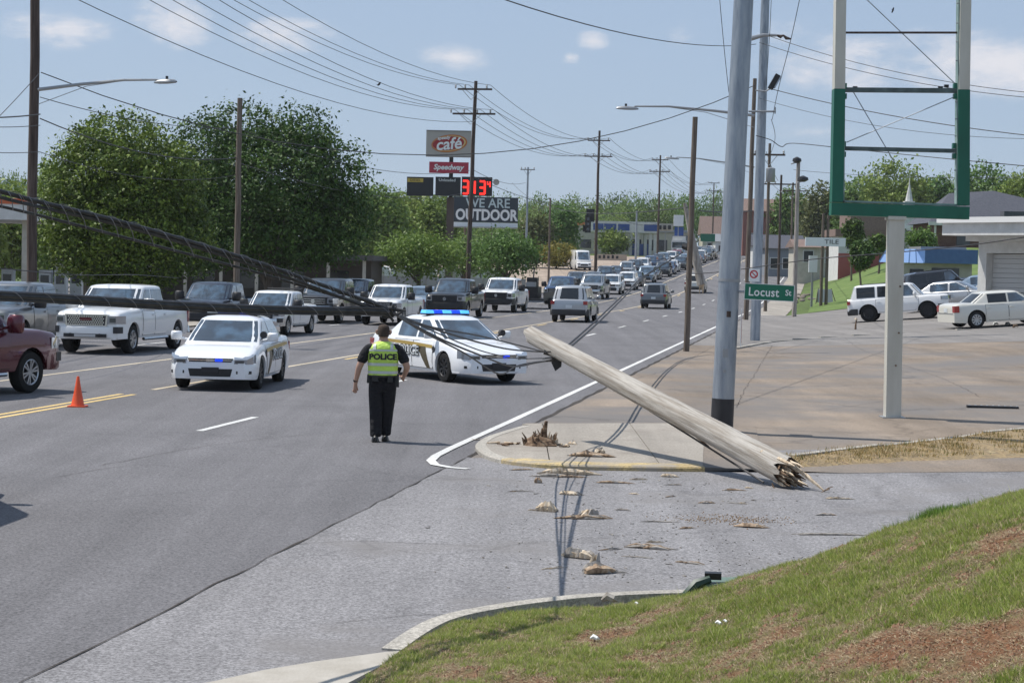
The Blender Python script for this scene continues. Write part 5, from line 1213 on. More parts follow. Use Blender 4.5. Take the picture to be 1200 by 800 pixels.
# thick lashed bundle running left, level
pts = [AT(-140, 343, 11.0), AT(-40, 345, 11.6), AT(60, 349, 12.2), AT(200, 357.5, 13.2), AT(330, 363, 14.1), AT(445, 364.5, 14.9), knot]
bnd = empty('lashed_cable', pts[2], 0, 'thick black lashed cable hanging level across the left half in front of the vehicles', 'power cable', 'thick fallen cables on the left')
def rel(P, o): return [p-o for p in P]
wire(rel(pts, pts[2]), .0195, '', parent=bnd, name='cable_core', n=10)
wire([p+Vector((0, -.012, .022)) for p in rel(pts, pts[2])], .009, '', parent=bnd, name='messenger_wire', m=mat('messenger_steel', (.10, .10, .11), .5, .4))
wire([p+Vector((0, .0, -.024)) for p in rel(pts, pts[2])], .010, '', parent=bnd, name='lower_strand')
lash = mat('lashing_wire', (.20, .20, .21), .4, .6)
def lashing(P, parent, r, pitch, name='lashing', off=Vector((0, 0, 0))):
    L_ = [Vector(p) for p in P]; out = []; ph = 0
    tot = 0; mb = MB()
    for i in range(len(L_)-1):
        a, b = L_[i], L_[i+1]; n = max(2, int((b-a).length/.02)); d = (b-a).normalized(); s1 = Vector((0, 0, 1)); s1 = (s1-d*s1.dot(d)).normalized(); s2 = d.cross(s1)
        for k in range(n): tot += (b-a).length/n; th = tot/pitch*2*pi; out.append(a.lerp(b, k/n)+(s1*cos(th)+s2*sin(th))*r+off)
    mb.tube(out, .0022, 4, caps=False); mb.build(name, lash, parent)
lashing(rel(pts, pts[2]), bnd, .031, .26)
# upper pair: two cables with spiral ties between them, coming down from the left
up1 = [AT(-140, 187, 11.0), AT(-40, 213, 11.6), AT(40, 235, 12.1), AT(160, 265, 12.9), AT(300, 307, 13.9), AT(400, 342, 14.6), AT(452, 361, 14.95), knot]
up2 = [AT(-140, 212, 11.05), AT(-40, 233, 11.65), AT(40, 251, 12.15), AT(160, 282, 12.95), AT(300, 319, 13.95), AT(400, 349, 14.65), AT(452, 364, 14.97), knot]
b2_ = empty('lashed_cable_pair', up1[2], 0, 'pair of dark cables tied together, sloping down from the left edge to the knot', 'power cable', 'thick fallen cables on the left')
wire(rel(up1, up1[2]), .0145, '', parent=b2_, name='cable_core', n=8); wire(rel(up2, up1[2]), .0095, '', parent=b2_, name='cable_core', n=8)
wire([p+Vector((0, .0, -.022-.010*abs(i-3))) for i, p in enumerate(rel(up1, up1[2]))], .011, '', parent=b2_, name='cable_core', n=6)
lashing(rel(up1, up1[2]), b2_, .022, .22)
def along(P, u):
    x = u*(len(P)-1); i = min(int(x), len(P)-2); return P[i].lerp(P[i+1], x-i)
for k in range(26):
    u = .16+.60*k/26; a = along(up1, u)-up1[2]; b = along(up2, u+.012)-up1[2]
    mb = MB(); mb.tube([a+Vector((0, -.015, .015)), a+Vector((.02, -.02, -.01)), (a+b)/2+Vector((.012, -.01, 0)), b+Vector((0, -.012, -.005))], .003, 4); mb.build('tie', lash, b2_)
# fan of strands from the knot to the clamp on the fallen pole
fan = [([KN, (520, 389, 18.5), (590, 408, 24), (632, 412, 28.6), (646, 412, 29.5)], .010), ([KN, (512, 395, 18), (560, 415, 22), (600, 429, 26), (628, 425, 28.4), (650, 421, 29.5)], .011),
       ([KN, (500, 391, 17), (545, 414, 21), (585, 438, 25), (606, 428.5, 27.2), (630, 424, 28.6), (650, 423, 29.5)], .010), ([KN, (540, 402, 20), (575, 414, 23.5), (610, 420, 26.5), (648, 419, 29.4)], .007), ([KN, (505, 383, 17.5), (560, 393, 21.5), (610, 405, 26.5), (640, 413, 29.1)], .009)]
for i, (P, r) in enumerate(fan):
    wire([AT(*p) for p in P], r, ['topmost', 'lowest looping', 'deepest drooping', 'thinnest middle', 'second from top'][i]+' black strand from the cable knot to the fallen pole tip', group='strands between the knot and the fallen pole', n=6)
for i, (dx) in enumerate((0, 5)):
    wire([AT(650+dx, 417, 29.6), AT(672+dx, 399, 33), AT(700+dx, 374, 41), AT(733+dx*.7, 343, 54), AT(757+dx*.4, 322, 62), AT(800, 296, 67)], .019, ['left', 'right'][i]+' one of two black cables running from the fallen pole across the lanes', group='cable pair crossing the lanes', n=5)
# loose strands at the left edge and over the pickups
wire([AT(-60, 310, 40), AT(0, 314.5, 42), AT(90, 322, 48), AT(160, 322, 60), AT(210, 326, 75)], .010, 'thin slack line in front of the gas station pillar at the far left')
wire([AT(396, 343, 14.75), AT(435, 352, 14.9), KN and knot], .008, 'thin strand reaching up left from the knot over the officer')
# ---------------------------------------------------------------- overhead lines
def armw(i, z, x): return arm_pt(LP[i], z, x, LN[i])
for i in range(4):
    sag = [1.5, 1.4, 1.3, 2.0][i]
    for z, xs_ in ((15.3, (-1.13, -.44, 1.13)), (13.55, (-1.43, -.48, .48, 1.43))):
        for jx, x in enumerate(xs_):
            span(armw(i, z, x), armw(i+1, z, x), sag, .016+.003*i, (['left', 'middle', 'right'][jx]+' top crossarm line ' if z > 14 else ['leftmost', 'second', 'third', 'rightmost'][jx]+' lower crossarm line ')+['from the cafe sign pole over the left trees', 'between the cafe sign pole and the next pole', 'between the second and third crossarm poles', 'between the third and the farthest crossarm pole'][i], group=['lines left of the cafe sign pole', 'lines right of the cafe sign pole', 'lines in the third span', 'lines in the fourth span'][i])
span(LP[0]+Vector((0, 0, 11.6)), LP[1]+Vector((.2, 0, 13.0)), 1.3, .016, 'single lower overhead line crossing the sky left of the cafe sign pole')
def PZ(p, py): # point on a pole at picture height
    px = 600+F*(p.x)/p.y; return AT(px, py, p.y)
span(AT(48, 85, 63), AT(885, 100, 78), 2.7, .017, 'long dark line crossing the whole sky from the far left pole to the steel poles')
span(AT(47, 114, 63), AT(277, 150, 86), .3, .014, 'upper service line from the far left pole to the pole before the second tree')
span(AT(47, 139, 63), AT(277, 185, 86), .5, .020, 'thick service line between the far left pole and the pole before the second tree')
span(AT(46, 178, 63), AT(277, 205, 86), .5, .012, 'lowest service line right of the far left pole')
span(AT(277, 150, 86), AT(550, 200, 140), .9, .016, 'line leaving the second tree and passing behind the gas price sign')
span(AT(277, 190, 86), AT(551, 225, 140), .9, .016, 'lower line crossing the second tree')
span(AT(553, 206, 140), AT(700, 240, 216), .9, .022, 'dark line right of the gas prices sign, sloping down right')
span(AT(556, 200, 140), AT(616, 214, 240), .5, .02, 'line from the cafe sign pole to the bracket pole')
span(AT(700, 240, 216), AT(771, 262, 293), 1.0, .03, 'low dark line between the second and third crossarm poles')
span(AT(47, 134, 63), AT(-90, 134, 50), .1, .022, 'dark line leaving the far left pole to the left edge'); span(AT(47, 147, 63), AT(-90, 142, 50), .1, .012, 'thin line leaving the far left pole to the left edge')
span(AT(46, 178, 63), AT(-90, 170, 50), .1, .012, 'lowest thin line leaving the far left pole to the left'); span(AT(46, 86, 63), AT(-40, 175, 50), .05, .012, 'guy wire slanting down left of the far left pole')
span(AT(580, -4, 40), AT(886, 52, 78), .4, .014, 'thin line sloping down right across the upper sky to the steel poles')
span(AT(903, 43, 77.4), AT(1330, 117, 60), .5, .012, 'upper of two thin lines crossing behind the cream sign frame'); span(AT(890, 50, 77.6), AT(1330, 122, 60), .5, .012, 'lower of two thin lines crossing behind the cream sign frame')
span(AT(906, 105, 77.4), AT(1330, 170, 60), .3, .016, 'line crossing behind the green sign frame at half height'); span(AT(889, 115, 77.6), AT(1330, 160, 60), .6, .009, 'very thin line crossing behind the green sign frame')
wire([AT(886, 159, 77.6), AT(903, 164, 77.5), AT(916, 172, 77.3), AT(930, 168, 77), AT(1000, 175, 74), AT(1130, 188, 68), AT(1330, 206, 60)], .016, 'kinked line crossing behind the lowest part of the green sign frame')
wire([AT(843, -5, 60), AT(847, 40, 62), AT(851, 80, 64), AT(856, 125, 66)], .011, 'thin wire hanging down left of the thick steel pole')
wire([AT(938, -5, 60), AT(926, 50, 62), AT(912, 105, 66), AT(905, 140, 70)], .011, 'thin wire curving down right of the second steel pole')
wire([AT(904, -5, 60), AT(902, 40, 62), AT(898, 100, 66)], .010, 'thin wire hanging beside the floodlight')
wire([AT(904, 140, 77), AT(908, 165, 90), AT(899, 190, 135)], .012, 'thin drop wire above the transformer')
span(AT(898, 178, 137), AT(912, 212, 190), .2, .02, 'short line between the transformer pole and the thin black pole')
span(AT(930, 199, 119), AT(1330, 203, 70), .3, .012, 'level line crossing inside the green sign frame')
span(AT(806, 243, 67), AT(600, 214, 250), 1.5, .018, 'line running from the dangling pole piece towards the far grey pole')
wire([AT(807, 321, 66), AT(845, 318.5, 64), AT(900, 311, 60), AT(960, 303, 57), AT(1047, 296, 52), AT(1130, 288, 48), AT(1200, 278, 45), AT(1330, 258, 40)], .014, 'low slack line crossing the right half behind the beige post')
span(AT(820, 247, 68), AT(882, 247, 78), .05, .02, 'short line right of the dangling pole piece')
# a bird on the line and one in the sky
def bird(px, py, Y, label, fly=False):
    mb = MB(); c = AT(px, py, Y); s_ = .13 if not fly else .05
    mb.tube([c+Vector((-s_, 0, .02)), c+Vector((-s_*.4, 0, .0)), c+Vector((s_*.2, 0, .07)), c+Vector((s_*.55, 0, .15)), c+Vector((s_*.9, 0, .15))], [q_*(1 if not fly else .4) for q_ in (.01, .05, .07, .045, .01)], 7)
    if fly: mb.box(c+Vector((0, 0, .1)), (.04, .16, .01))
    tag(mb.build('bird', M['black']), label, 'bird')
bird(444, 100, 110, 'small dark bird sitting on the line right of the second tree')
bird(1046, 15, 60, 'small bird in the sky seen through the cream sign frame', True)
# ---------------------------------------------------------------- trees
def leaf_mat(name, c0, c1, c2, rand=.12):
    m = bpy.data.materials.new(name); m.use_nodes = True; t = m.node_tree; b = t.nodes['Principled BSDF']; b.inputs['Roughness'].default_value = .55; b.inputs['Specular IOR Level'].default_value = .3
    at = t.nodes.new('ShaderNodeVertexColor'); at.layer_name = 'tint'
    cr = t.nodes.new('ShaderNodeValToRGB'); e = cr.color_ramp.elements; e[0].color = (*c0, 1); e[1].color = (*c2, 1); q = e.new(.5); q.color = (*c1, 1)
    t.links.new(at.outputs['Color'], cr.inputs[0])
    oi = t.nodes.new('ShaderNodeObjectInfo'); hs = t.nodes.new('ShaderNodeHueSaturation'); t.links.new(cr.outputs[0], hs.inputs['Color'])
    for k, (inp, a, c) in enumerate((('Value', 1-rand, 1+rand), ('Hue', .5+rand*.12, .5-rand*.18))):
        mr = t.nodes.new('ShaderNodeMapRange'); t.links.new(oi.outputs['Random'], mr.inputs[0]); mr.inputs['To Min'].default_value = a; mr.inputs['To Max'].default_value = c; t.links.new(mr.outputs[0], hs.inputs[inp])
    t.links.new(hs.outputs[0], b.inputs['Base Color'])
    tr = t.nodes.new('ShaderNodeBsdfTranslucent'); t.links.new(hs.outputs[0], tr.inputs[0]); ms = t.nodes.new('ShaderNodeMixShader'); ms.inputs[0].default_value = .14 if name.startswith(('deep', 'round')) else .28
    t.links.new(b.outputs[0], ms.inputs[1]); t.links.new(tr.outputs[0], ms.inputs[2]); t.links.new(ms.outputs[0], t.nodes['Material Output'].inputs[0]); return m
LM = {'round': leaf_mat('round_tree_leaves', (.032, .064, .011), (.082, .142, .020), (.22, .32, .05)), 'deep': leaf_mat('deep_green_leaves', (.034, .064, .013), (.070, .125, .023), (.15, .235, .045)), 'bright': leaf_mat('bright_green_leaves', (.09, .15, .025), (.15, .235, .045), (.22, .31, .07)),
      'mid': leaf_mat('mid_green_leaves', (.085, .145, .036), (.145, .235, .055), (.21, .32, .08), .2), 'olive': leaf_mat('olive_leaves', (.07, .09, .03), (.12, .14, .045), (.2, .2, .07)), 'yellow': leaf_mat('yellow_leaves', (.10, .13, .03), (.22, .21, .04), (.38, .32, .07))}
def crown_mesh(name, env, ncl, nper, leaf, csz, m, seed=0, fill=.35, bias=0):
    """leaf quads in clumps; env = list of ellipsoids (cx, cy, cz, rx, ry, rz)"""
    r = np.random.default_rng(seed); env = np.array(env, float)
    vol = env[:, 3]*env[:, 4]*env[:, 5]; pick = r.choice(len(env), ncl, p=vol/vol.sum()); E = env[pick]
    d = r.normal(size=(ncl, 3)); d /= np.linalg.norm(d, axis=1)[:, None]; rad = np.where(r.random(ncl) < fill, r.random(ncl)**.5*.8, .84+.18*r.random(ncl))
    C = E[:, :3]+d*rad[:, None]*E[:, 3:]
    tint = r.random(ncl)
    n = ncl*nper; cid = np.repeat(np.arange(ncl), nper)
    sz = csz*(.6+.8*r.random(ncl)); P = C[cid]+r.normal(size=(n, 3))*.45*sz[cid][:, None]*np.array([1, 1, .75])
    nv = r.normal(size=(n, 3))+np.array([0, 0, .6])+d[cid]*.5; nv /= np.linalg.norm(nv, axis=1)[:, None]
    a = np.cross(nv, r.normal(size=(n, 3))); a /= np.linalg.norm(a, axis=1)[:, None]; b = np.cross(nv, a)
    s = leaf*(.6+.8*r.random(n))[:, None]
    Vv = np.stack([P-a*s*.5, P+b*s*.28+nv*s*.06, P+a*s*.55, P-b*s*.28+nv*s*.06], 1).reshape(-1, 3)
    me = bpy.data.meshes.new(name); me.vertices.add(4*n); me.vertices.foreach_set('co', Vv.astype(np.float32).ravel()); me.loops.add(4*n); me.loops.foreach_set('vertex_index', np.arange(4*n, dtype=np.int32))
    me.polygons.add(n); me.polygons.foreach_set('loop_start', np.arange(0, 4*n, 4, dtype=np.int32)); me.polygons.foreach_set('loop_total', np.full(n, 4, dtype=np.int32)); me.update(calc_edges=True); me.materials.append(m)
    tt = np.clip(np.repeat(tint[cid]*.72+.28*r.random(n), 4), 0, 1); ca = me.color_attributes.new('tint', 'FLOAT_COLOR', 'POINT'); ca.data.foreach_set('color', np.stack([tt, tt, tt, np.ones_like(tt)], 1).astype(np.float32).ravel())
    return me
def trunk_mb(h, r, crown_r, crown_z, seed, limbs=6):
    rr = random.Random(seed); mb = MB(); top = Vector((rr.uniform(-.2, .2), 0, h)); mb.tube([(0, 0, -.3), (0, 0, .15), top*.5+Vector((.05*h*.3, 0, 0)), top, Vector((top.x, 0, crown_z+crown_r*.4))], [r*1.35, r, r*.8, r*.65, r*.15], 8)
    for i in range(limbs):
        a = 2*pi*i/limbs+rr.uniform(-.3, .3); z0 = h*rr.uniform(.6, 1.05); q = Vector((cos(a), sin(a), 0))*crown_r*.75
        mb.tube([Vector((top.x*z0/h, 0, z0)), q*.4+Vector((0, 0, z0+(crown_z-z0)*.45)), q+Vector((0, 0, crown_z+rr.uniform(-.2, .4)*crown_r))], [r*.45, r*.28, r*.08], 6)
    return mb
def tree(p, crown, th, tr, cr, cz, label, cat='tree', group=None, seed=0, name='tree', trunkm=None):
    root = empty(name, p, 0, label, cat, group)
    c = bpy.data.objects.new('crown', crown); COL.objects.link(c); c.parent = root
    trunk_mb(th, tr, cr, cz, seed).build('trunk', trunkm or M['brown_wood'], root); return root
# the big round tree
p = GX(147, 90); Rr = 3.75
env = [(-.1, 0, 5.2, 3.65, 3.5, 4.1), (.1, 0, 3.9, 3.85, 3.6, 2.7), (-1.2, 0, 5.6, 2.4, 2.6, 2.8), (1.0, 0, 5.8, 2.3, 2.5, 2.6)]
tree(p, crown_mesh('round_crown', env, 2600, 27, .175, .60, LM['round'], 1, .30), 1.2, .26, 2.6, 5, 'dense rounded dark green tree, leftmost of the two big trees', seed=1)
p = GX(312, 106)
env = [(0, 0, 6.2, 4.2, 4.0, 3.9), (-3.2, 0, 7.6, 2.4, 2.4, 2.9), (-1.6, 0, 9.0, 2.0, 2.0, 2.2), (1.2, 0, 9.0, 2.4, 2.2, 2.3), (3.2, 0, 7.4, 2.2, 2.2, 2.4), (3.6, 0, 4.8, 2.0, 2.2, 2.4), (-3.6, 0, 4.6, 2.2, 2.4, 2.6), (0, 0, 4.2, 4.8, 3.6, 2.0), (4.9, 0, 5.8, .8, .9, .9), (2.3, 0, 10.3, .9, .9, .9), (-3.6, 0, 10.1, .9, .9, .8)]
tree(p, crown_mesh('tall_crown', env, 2300, 25, .20, .72, LM['deep'], 2, .30), 1.8, .32, 3.6, 7, 'tallest dark green tree with an uneven crown, right of the round tree', seed=2)
def tr_simple(px, Y, ytop, ybot, wpx, m, label, seed, leaf=.30, ncl=420, group=None, trunk=True, cs=.9, name='tree', cat='tree', np_=15):
    g = GX(px, Y); k = F/Y; top = AT(px, ytop, Y).z-g.z; bot = max(AT(px, ybot, Y).z-g.z, .1); rw = wpx/2/k; h = (top-bot)/2; r = random.Random(seed)
    env = [(0, 0, bot+h, rw*.86, rw*.86, h*.96)]
    for i in range(6): a = r.uniform(0, 2*pi); env.append((cos(a)*rw*.5, sin(a)*rw*.4, bot+h*r.uniform(.6, 1.5), rw*r.uniform(.4, .55), rw*.5, h*r.uniform(.35, .5)))
    return tree(g, crown_mesh('crown', env, ncl, np_, leaf, cs*rw/2.6, m, seed, .3), max(bot, .3)*1.05, .05*rw+.05, rw*.7, bot+h*.8, label, cat, group, seed, name)
tr_simple(490, 137, 276, 322, 104, LM['bright'], 'small bright green ornamental tree standing above the pale blue car', 5, .22, 520)
tr_simple(592, 152, 273, 325, 82, LM['mid'], 'low darker green tree behind the black pickup, right of the tall crossarm pole', 6, .24, 520)
tr_simple(545, 158, 277, 324, 60, LM['mid'], 'small green tree behind the cafe sign pole', 16, .24, 380)
tr_simple(445, 215, 216, 330, 74, LM['bright'], 'yellow green tree just right of the tallest dark tree', 7, .42, 560)
tr_simple(478, 235, 222, 320, 60, LM['mid'], 'mid green tree below the left end of the gas price sign', 8, .42, 420)
tr_simple(512, 225, 226, 310, 50, LM['bright'], 'bright green tree left of the brown sign column', 9, .42, 420)
tr_simple(425, 230, 245, 330, 40, LM['mid'], 'mid green tree half hidden by the tallest dark tree', 19, .42, 380)
tr_simple(628, 255, 244, 318, 46, LM['olive'], 'thin olive tree behind the grey bracket pole', 10, .40, 300)
tr_simple(655, 265, 238, 318, 48, LM['mid'], 'loose green tree above the white van', 11, .42, 320)
tr_simple(652, 252, 284, 312, 44, LM['yellow'], 'yellow flowering bush left of the white van', 12, .3, 260, name='yellow_bush', cat='bush')
tr_simple(717, 345, 268, 302, 40, LM['bright'], 'green tree under the left part of the blue gas canopy', 13, .45, 260)
tr_simple(12, 165, 212, 345, 70, LM['bright'], 'bright green tree behind the white canopy at the far left', 14, .40, 480)
tr_simple(58, 150, 190, 345, 62, LM['bright'], 'yellow green tree peeking out left of the round tree', 15, .36, 420)
tr_simple(-30, 150, 205, 340, 70, LM['mid'], 'mid green tree at the left edge behind the canopy', 17, .40, 300)
tr_simple(235, 150, 200, 335, 90, LM['mid'], 'dark green tree filling the gap between the two big trees', 18, .36, 480)
# shrubs and trees on the right
tr_simple(998, 170, 252, 290, 24, LM['deep'], 'tall dark shrub left of the beige post, on top of the lawn', 31, .26, 260, name='shrub', cat='shrub')
tr_simple(1009.5, 150, 281, 315, 26, LM['deep'], 'lone dark round shrub standing low on the lawn slope', 32, .24, 300, name='shrub', cat='shrub')
tr_simple(1030, 165, 276, 298, 26, LM['deep'], 'shrub touching the left side of the beige post', 33, .26, 220, name='shrub', cat='shrub')
tr_simple(1078, 165, 268, 294, 34, LM['mid'], 'wide shrub between the beige post and the brown building', 34, .26, 260, name='shrub', cat='shrub')
for i, (px, Y, yt, w, m, lab) in enumerate([(1048, 290, 188, 84, 'bright', 'big bright green tree framed inside the green sign frame'), (1003, 300, 205, 60, 'mid', 'mid green tree at the left inside the green sign frame'), (962, 310, 212, 56, 'olive', 'olive tree left of the green sign frame'),
                                         (1095, 300, 205, 50, 'mid', 'tree behind the right side of the green sign frame'), (1150, 290, 192, 78, 'mid', 'broad green tree over the grey roof'), (1200, 270, 200, 70, 'bright', 'bright green tree at the right edge over the grey roof'), (1245, 270, 195, 70, 'mid', 'green tree just beyond the right edge'),
                                         (925, 330, 220, 50, 'mid', 'mid green tree behind the thin poles')]):
    tr_simple(px, Y, yt, 300, w, LM[m], lab, 40+i, .55, 520, cs=.9)
# far wooded hill: copies of four crown and trunk meshes
protoT = []
for k, mm in enumerate(['mid', 'mid', 'bright', 'deep']):
    r = random.Random(60+k); env = [(0, 0, .58, .44, .44, .42)]+[(cos(a)*.26, sin(a)*.26, r.uniform(.4, .75), .24, .24, .24) for a in [2*pi*i/5+k for i in range(5)]]
    protoT.append((crown_mesh('far_crown', env, 170, 12, .062, .17, LM[mm], 70+k, .3), trunk_mb(.22, .022, .3, .5, k).mesh('far_trunk', M['brown_wood'])))
sky_x = [-200, 0, 45, 240, 430, 520, 600, 640, 690, 730, 760, 800, 830, 890, 940, 985, 1010, 1050, 1090, 1130, 1200, 1400]
sky_y = [205, 205, 203, 214, 224, 226, 229, 230, 230, 226, 222, 224, 226, 222, 214, 212, 206, 204, 206, 206, 204, 200]
rr = random.Random(77); grp = 'trees on the far wooded hill'
for row, (Yr, dy, st_) in enumerate([(620, 0, 19), (520, 9, 22), (430, 18, 24), (370, 28, 26)]):
    px = -60+rr.uniform(0, 10)
    while px < 1260:
        Y = Yr+rr.uniform(-25, 25); sx = (px+13.9*F/Y-600)
        g = GX(px, Y); s_, t_ = st(g.x, g.y)
        ok = not (-19 < t_ < 17) and not (row == 3 and 640 < px < 900)
        if ok:
            yt = np.interp(px, sky_x, sky_y)+dy+rr.uniform(-3, 5); top = AT(px, float(yt), Y).z; h = top-g.z
            if h > 3:
                h = min(h, 24); cm, tm = protoT[rr.choice([0, 0, 1, 1, 2, 3])]; root = empty('tree', (g.x, g.y, top-h), rr.uniform(0, 6.28), 'green tree of the far treeline, '+['over the left edge and round tree', 'behind the two big dark trees', 'behind the signs and billboard', 'over the blue gas canopy', 'behind the steel poles', 'behind the sign frame and garage'][min(5, max(0, int(np.searchsorted([200, 430, 620, 850, 960], px))))], 'tree', grp)
                for nm, me in (('crown', cm), ('trunk', tm)):
                    c = bpy.data.objects.new(nm, me); COL.objects.link(c); c.parent = root
                wsc = st_*1.5/F*Y*rr.uniform(.9, 1.3); root.scale = (wsc, wsc, h)
        px += st_*rr.uniform(.8, 1.2)
# grass lawn on the right slope
mb = MB(); rows = []
for s in range(128, 190, 4):
    rows.append([W(s, t, .03) for t in [12.4+(s-126)*.0, 14, 15, 17, 19, 21, 23, 27, 30, 36]])
mb.grid(rows, flip=True); o = mb.build('lawn', mat('mown_lawn', (.13, .2, .04), .9, noise=(.9, 8, [(.075, .125, .02), (.105, .165, .03), (.15, .20, .05)]), bump=(12, .6, .05))); o['kind'] = 'structure'

# ---------------------------------------------------------------- signs on the left
def rect3(x0, y0, x1, y1, Y):
    a, b = AT(x0, y0, Y), AT(x1, y1, Y); c = AT((x0+x1)/2, (y0+y1)/2, Y); k = Y/F; return c, (x1-x0)*k, (y1-y0)*k
sgrey = mat('sign_face_grey', (.40, .37, .33), .5); sred = mat('sign_face_red', (.42, .03, .06), .4); sblk = mat('sign_face_black', (.012, .013, .016), .4); sbro = mat('sign_column_brown', (.10, .07, .06), .8)
YS = 176
def sign_box(name, rc, label, m, d=.35, cat='sign'):
    c, w, h = rect3(*rc, YS); t = empty(name, c, 0, label, cat)
    mb = MB(); mb.box((0, d/2, 0), (w, d, h)); mb.build('sign_cabinet', m, t, smooth=False); return t, w, h
# column
g = GX(526, YS+.25); topz = AT(526, 181, YS).z
t_ = empty('sign_column', g, 0, 'brown column carrying the cafe sign, the red sign and the price board', 'sign column')
zb_ = AT(526, 231, YS).z-g.z; 
mb = MB(); mb.box((0, .35, zb_/2), (.66, .5, zb_)); mb.build('wide_column', sbro, t_); mb = MB(); mb.box((0, .35, (zb_+topz-g.z)/2), (.36, .3, topz-g.z-zb_)); mb.build('upper_column', sblk, t_)
t_, w, h = sign_box('cafe_sign', (499.5, 153, 552, 184), 'grey sign with an orange and red oval reading cafe, top of the sign column', sgrey)
def oval(mb, rx, rz, cx, cz, y, n=28, tilt=.1): mb.add([(cx, y, cz)]+[(cx+rx*cos(2*pi*i/n), y, cz+rz*sin(2*pi*i/n)+tilt*rx*cos(2*pi*i/n)) for i in range(n)], [(0, 1+(i+1) % n, 1+i)[::-1] for i in range(n)])
rim_ = mat('sign_rim', (.22, .21, .2), .5)
for zz_ in (h/2-.05, -h/2+.05): mb = MB(); mb.box((0, -.02, zz_), (w, .06, .1)); mb.build('sign_rim', rim_, t_)
for nm, rx, rz, y, m, cx in (('orange_oval', 1.60, .78, -.03, mat('sign_orange', (.50, .15, .02), .4), .06), ('pale_oval', 1.5, .68, -.04, mat('sign_gold', (.62, .45, .18), .4), .03), ('red_oval', 1.42, .62, -.05, mat('sign_oval_red', (.33, .02, .02), .4), -.03)):
    mb = MB(); oval(mb, rx, rz, cx, .02, y); mb.build(nm, m, t_, smooth=False)
text_mesh('café', 1.45, wh, 'cafe_lettering', t_, (-.02, -.07, -.06), (pi/2, R(-6), 0), .01, 1.0, .18, .03)
text_mesh('speedy', .40, wh, 'small_lettering', t_, (-.45, -.07, .50), (pi/2, R(-6), 0), .01, 1.0, .18, .01)
t_, w, h = sign_box('red_sign', (503, 190, 549, 203), 'long red sign with white slanted lettering under the cafe sign', sred)
text_mesh('Speedway', .66, wh, 'sign_lettering', t_, (-.05, -.02, .02), (pi/2, 0, 0), .01, 1.0, .22, .02)
t_ = empty('price_board', AT(526, 218, YS), 0, 'black gas price board with red glowing digits on the sign column', 'price sign')
yel = mat('sign_yellow', (.50, .36, .06), .5); led = mat('led_red', (.9, .03, .02), .4, emis=(1, .02, .012), es=2.2)
for i, (x0, x1) in enumerate([(476.5, 508), (510, 540), (540.8, 577)]):
    c, w, h = rect3(x0, 207.5, x1, 229.5, YS); o_ = c-AT(526, 218, YS); mb = MB(); mb.box(o_+Vector((0, .15, 0)), (w-.04, .3, h)); mb.build('price_panel', sblk, t_, smooth=False)
o0 = AT(526, 218, YS)
c, w, h = rect3(477.5, 209, 496, 213.5, YS); mb = MB(); mb.box(c-o0+Vector((0, -.01, 0)), (w, .03, h)); mb.build('yellow_label', yel, t_)
text_mesh('DIESEL', .30, sblk, 'label_lettering', t_, c-o0+Vector((0, -.03, 0)), (pi/2, 0, 0), .004, 1.1)
text_mesh('Unleaded', .36, wh, 'label_lettering', t_, AT(524, 211.2, YS)-o0+Vector((0, -.02, 0)), (pi/2, 0, 0), .004, 1.1)
def seg(mb, ch, cx, cz, w, h, th):
    S = {'3': 'abgcd', '1': 'bc', '4': 'fgbc', '2': 'abged'}[ch]
    P = {'a': (0, h/2, w, th), 'd': (0, -h/2, w, th), 'g': (0, 0, w, th), 'b': (w/2, h/4, th, h/2), 'c': (w/2, -h/4, th, h/2), 'f': (-w/2, h/4, th, h/2), 'e': (-w/2, -h/4, th, h/2)}
    for q in S: x, z, a, b = P[q]; mb.box((cx+x, -.05-(.004 if q in 'adg' else 0), cz+z), (a, .05, b))
c0 = AT(545.5, 219.5, YS)-o0
for ch, dx, w_, h_ in (('3', 0, .46, 1.12), ('1', .60, .46, 1.12), ('3', 1.50, .46, 1.12)):
    mb = MB(); seg(mb, ch, c0.x+dx, c0.z, w_, h_, .17); mb.build('red_digit', led, t_)
mb = MB(); seg(mb, '4', c0.x+2.08, c0.z+.3, .22, .5, .09); mb.build('small_digit', led, t_)
c, w, h = rect3(578, 210, 585, 217, YS); t2_ = empty('gas_emblem', c, 0, 'small grey round emblem right of the price board', 'sign'); mb = MB(); mb.cyl((0, .1, 0), .28, .2, 16, 'Y'); mb.build('sign_disc', sgrey, t2_)
mb = MB(); mb.tube([(-.6, .15, 0), (-.2, .15, 0)], .04, 6); mb.build('bracket', sgrey, t2_)
# billboard
YB = 212
c, w, h = rect3(531, 231, 607, 260.5, YB); t_ = empty('billboard', c, 0, 'dark billboard with pale lettering WE ARE OUTDOOR behind the crossarm pole', 'billboard')
mb = MB(); mb.box((0, .2, 0), (w, .35, h)); mb.build('billboard_panel', mat('billboard_navy', (.022, .035, .05), .5), t_, smooth=False)
lw = mat('billboard_white', (.72, .74, .75), .6)
text_mesh('WE ARE', 1.40, mat('billboard_pale_blue', (.45, .55, .58), .6), 'upper_lettering', t_, (.25, -.03, .66), (pi/2, 0, 0), .01, .95, bold=.02)
text_mesh('OUTDOOR', 1.62, lw, 'lower_lettering', t_, (.1, -.03, -.62), (pi/2, 0, 0), .01, .80, bold=.06)
mb = MB(); mb.box((0, .2, -h/2-.26), (w, .34, .46)); mb.build('bottom_strip', lw, t_, smooth=False)
mb = MB(); mb.box((0, -.35, -h/2-.58), (w, .6, .08)); mb.build('catwalk', M['grey_metal'], t_)
for sx in (-.62, .18):
    mb = MB(); mb.tube([(w*sx*.5+0, .5, -h/2-7), (w*sx*.5, .5, h/2-.2)], .14, 8); mb.build('support_post', M['brown_wood'], t_)

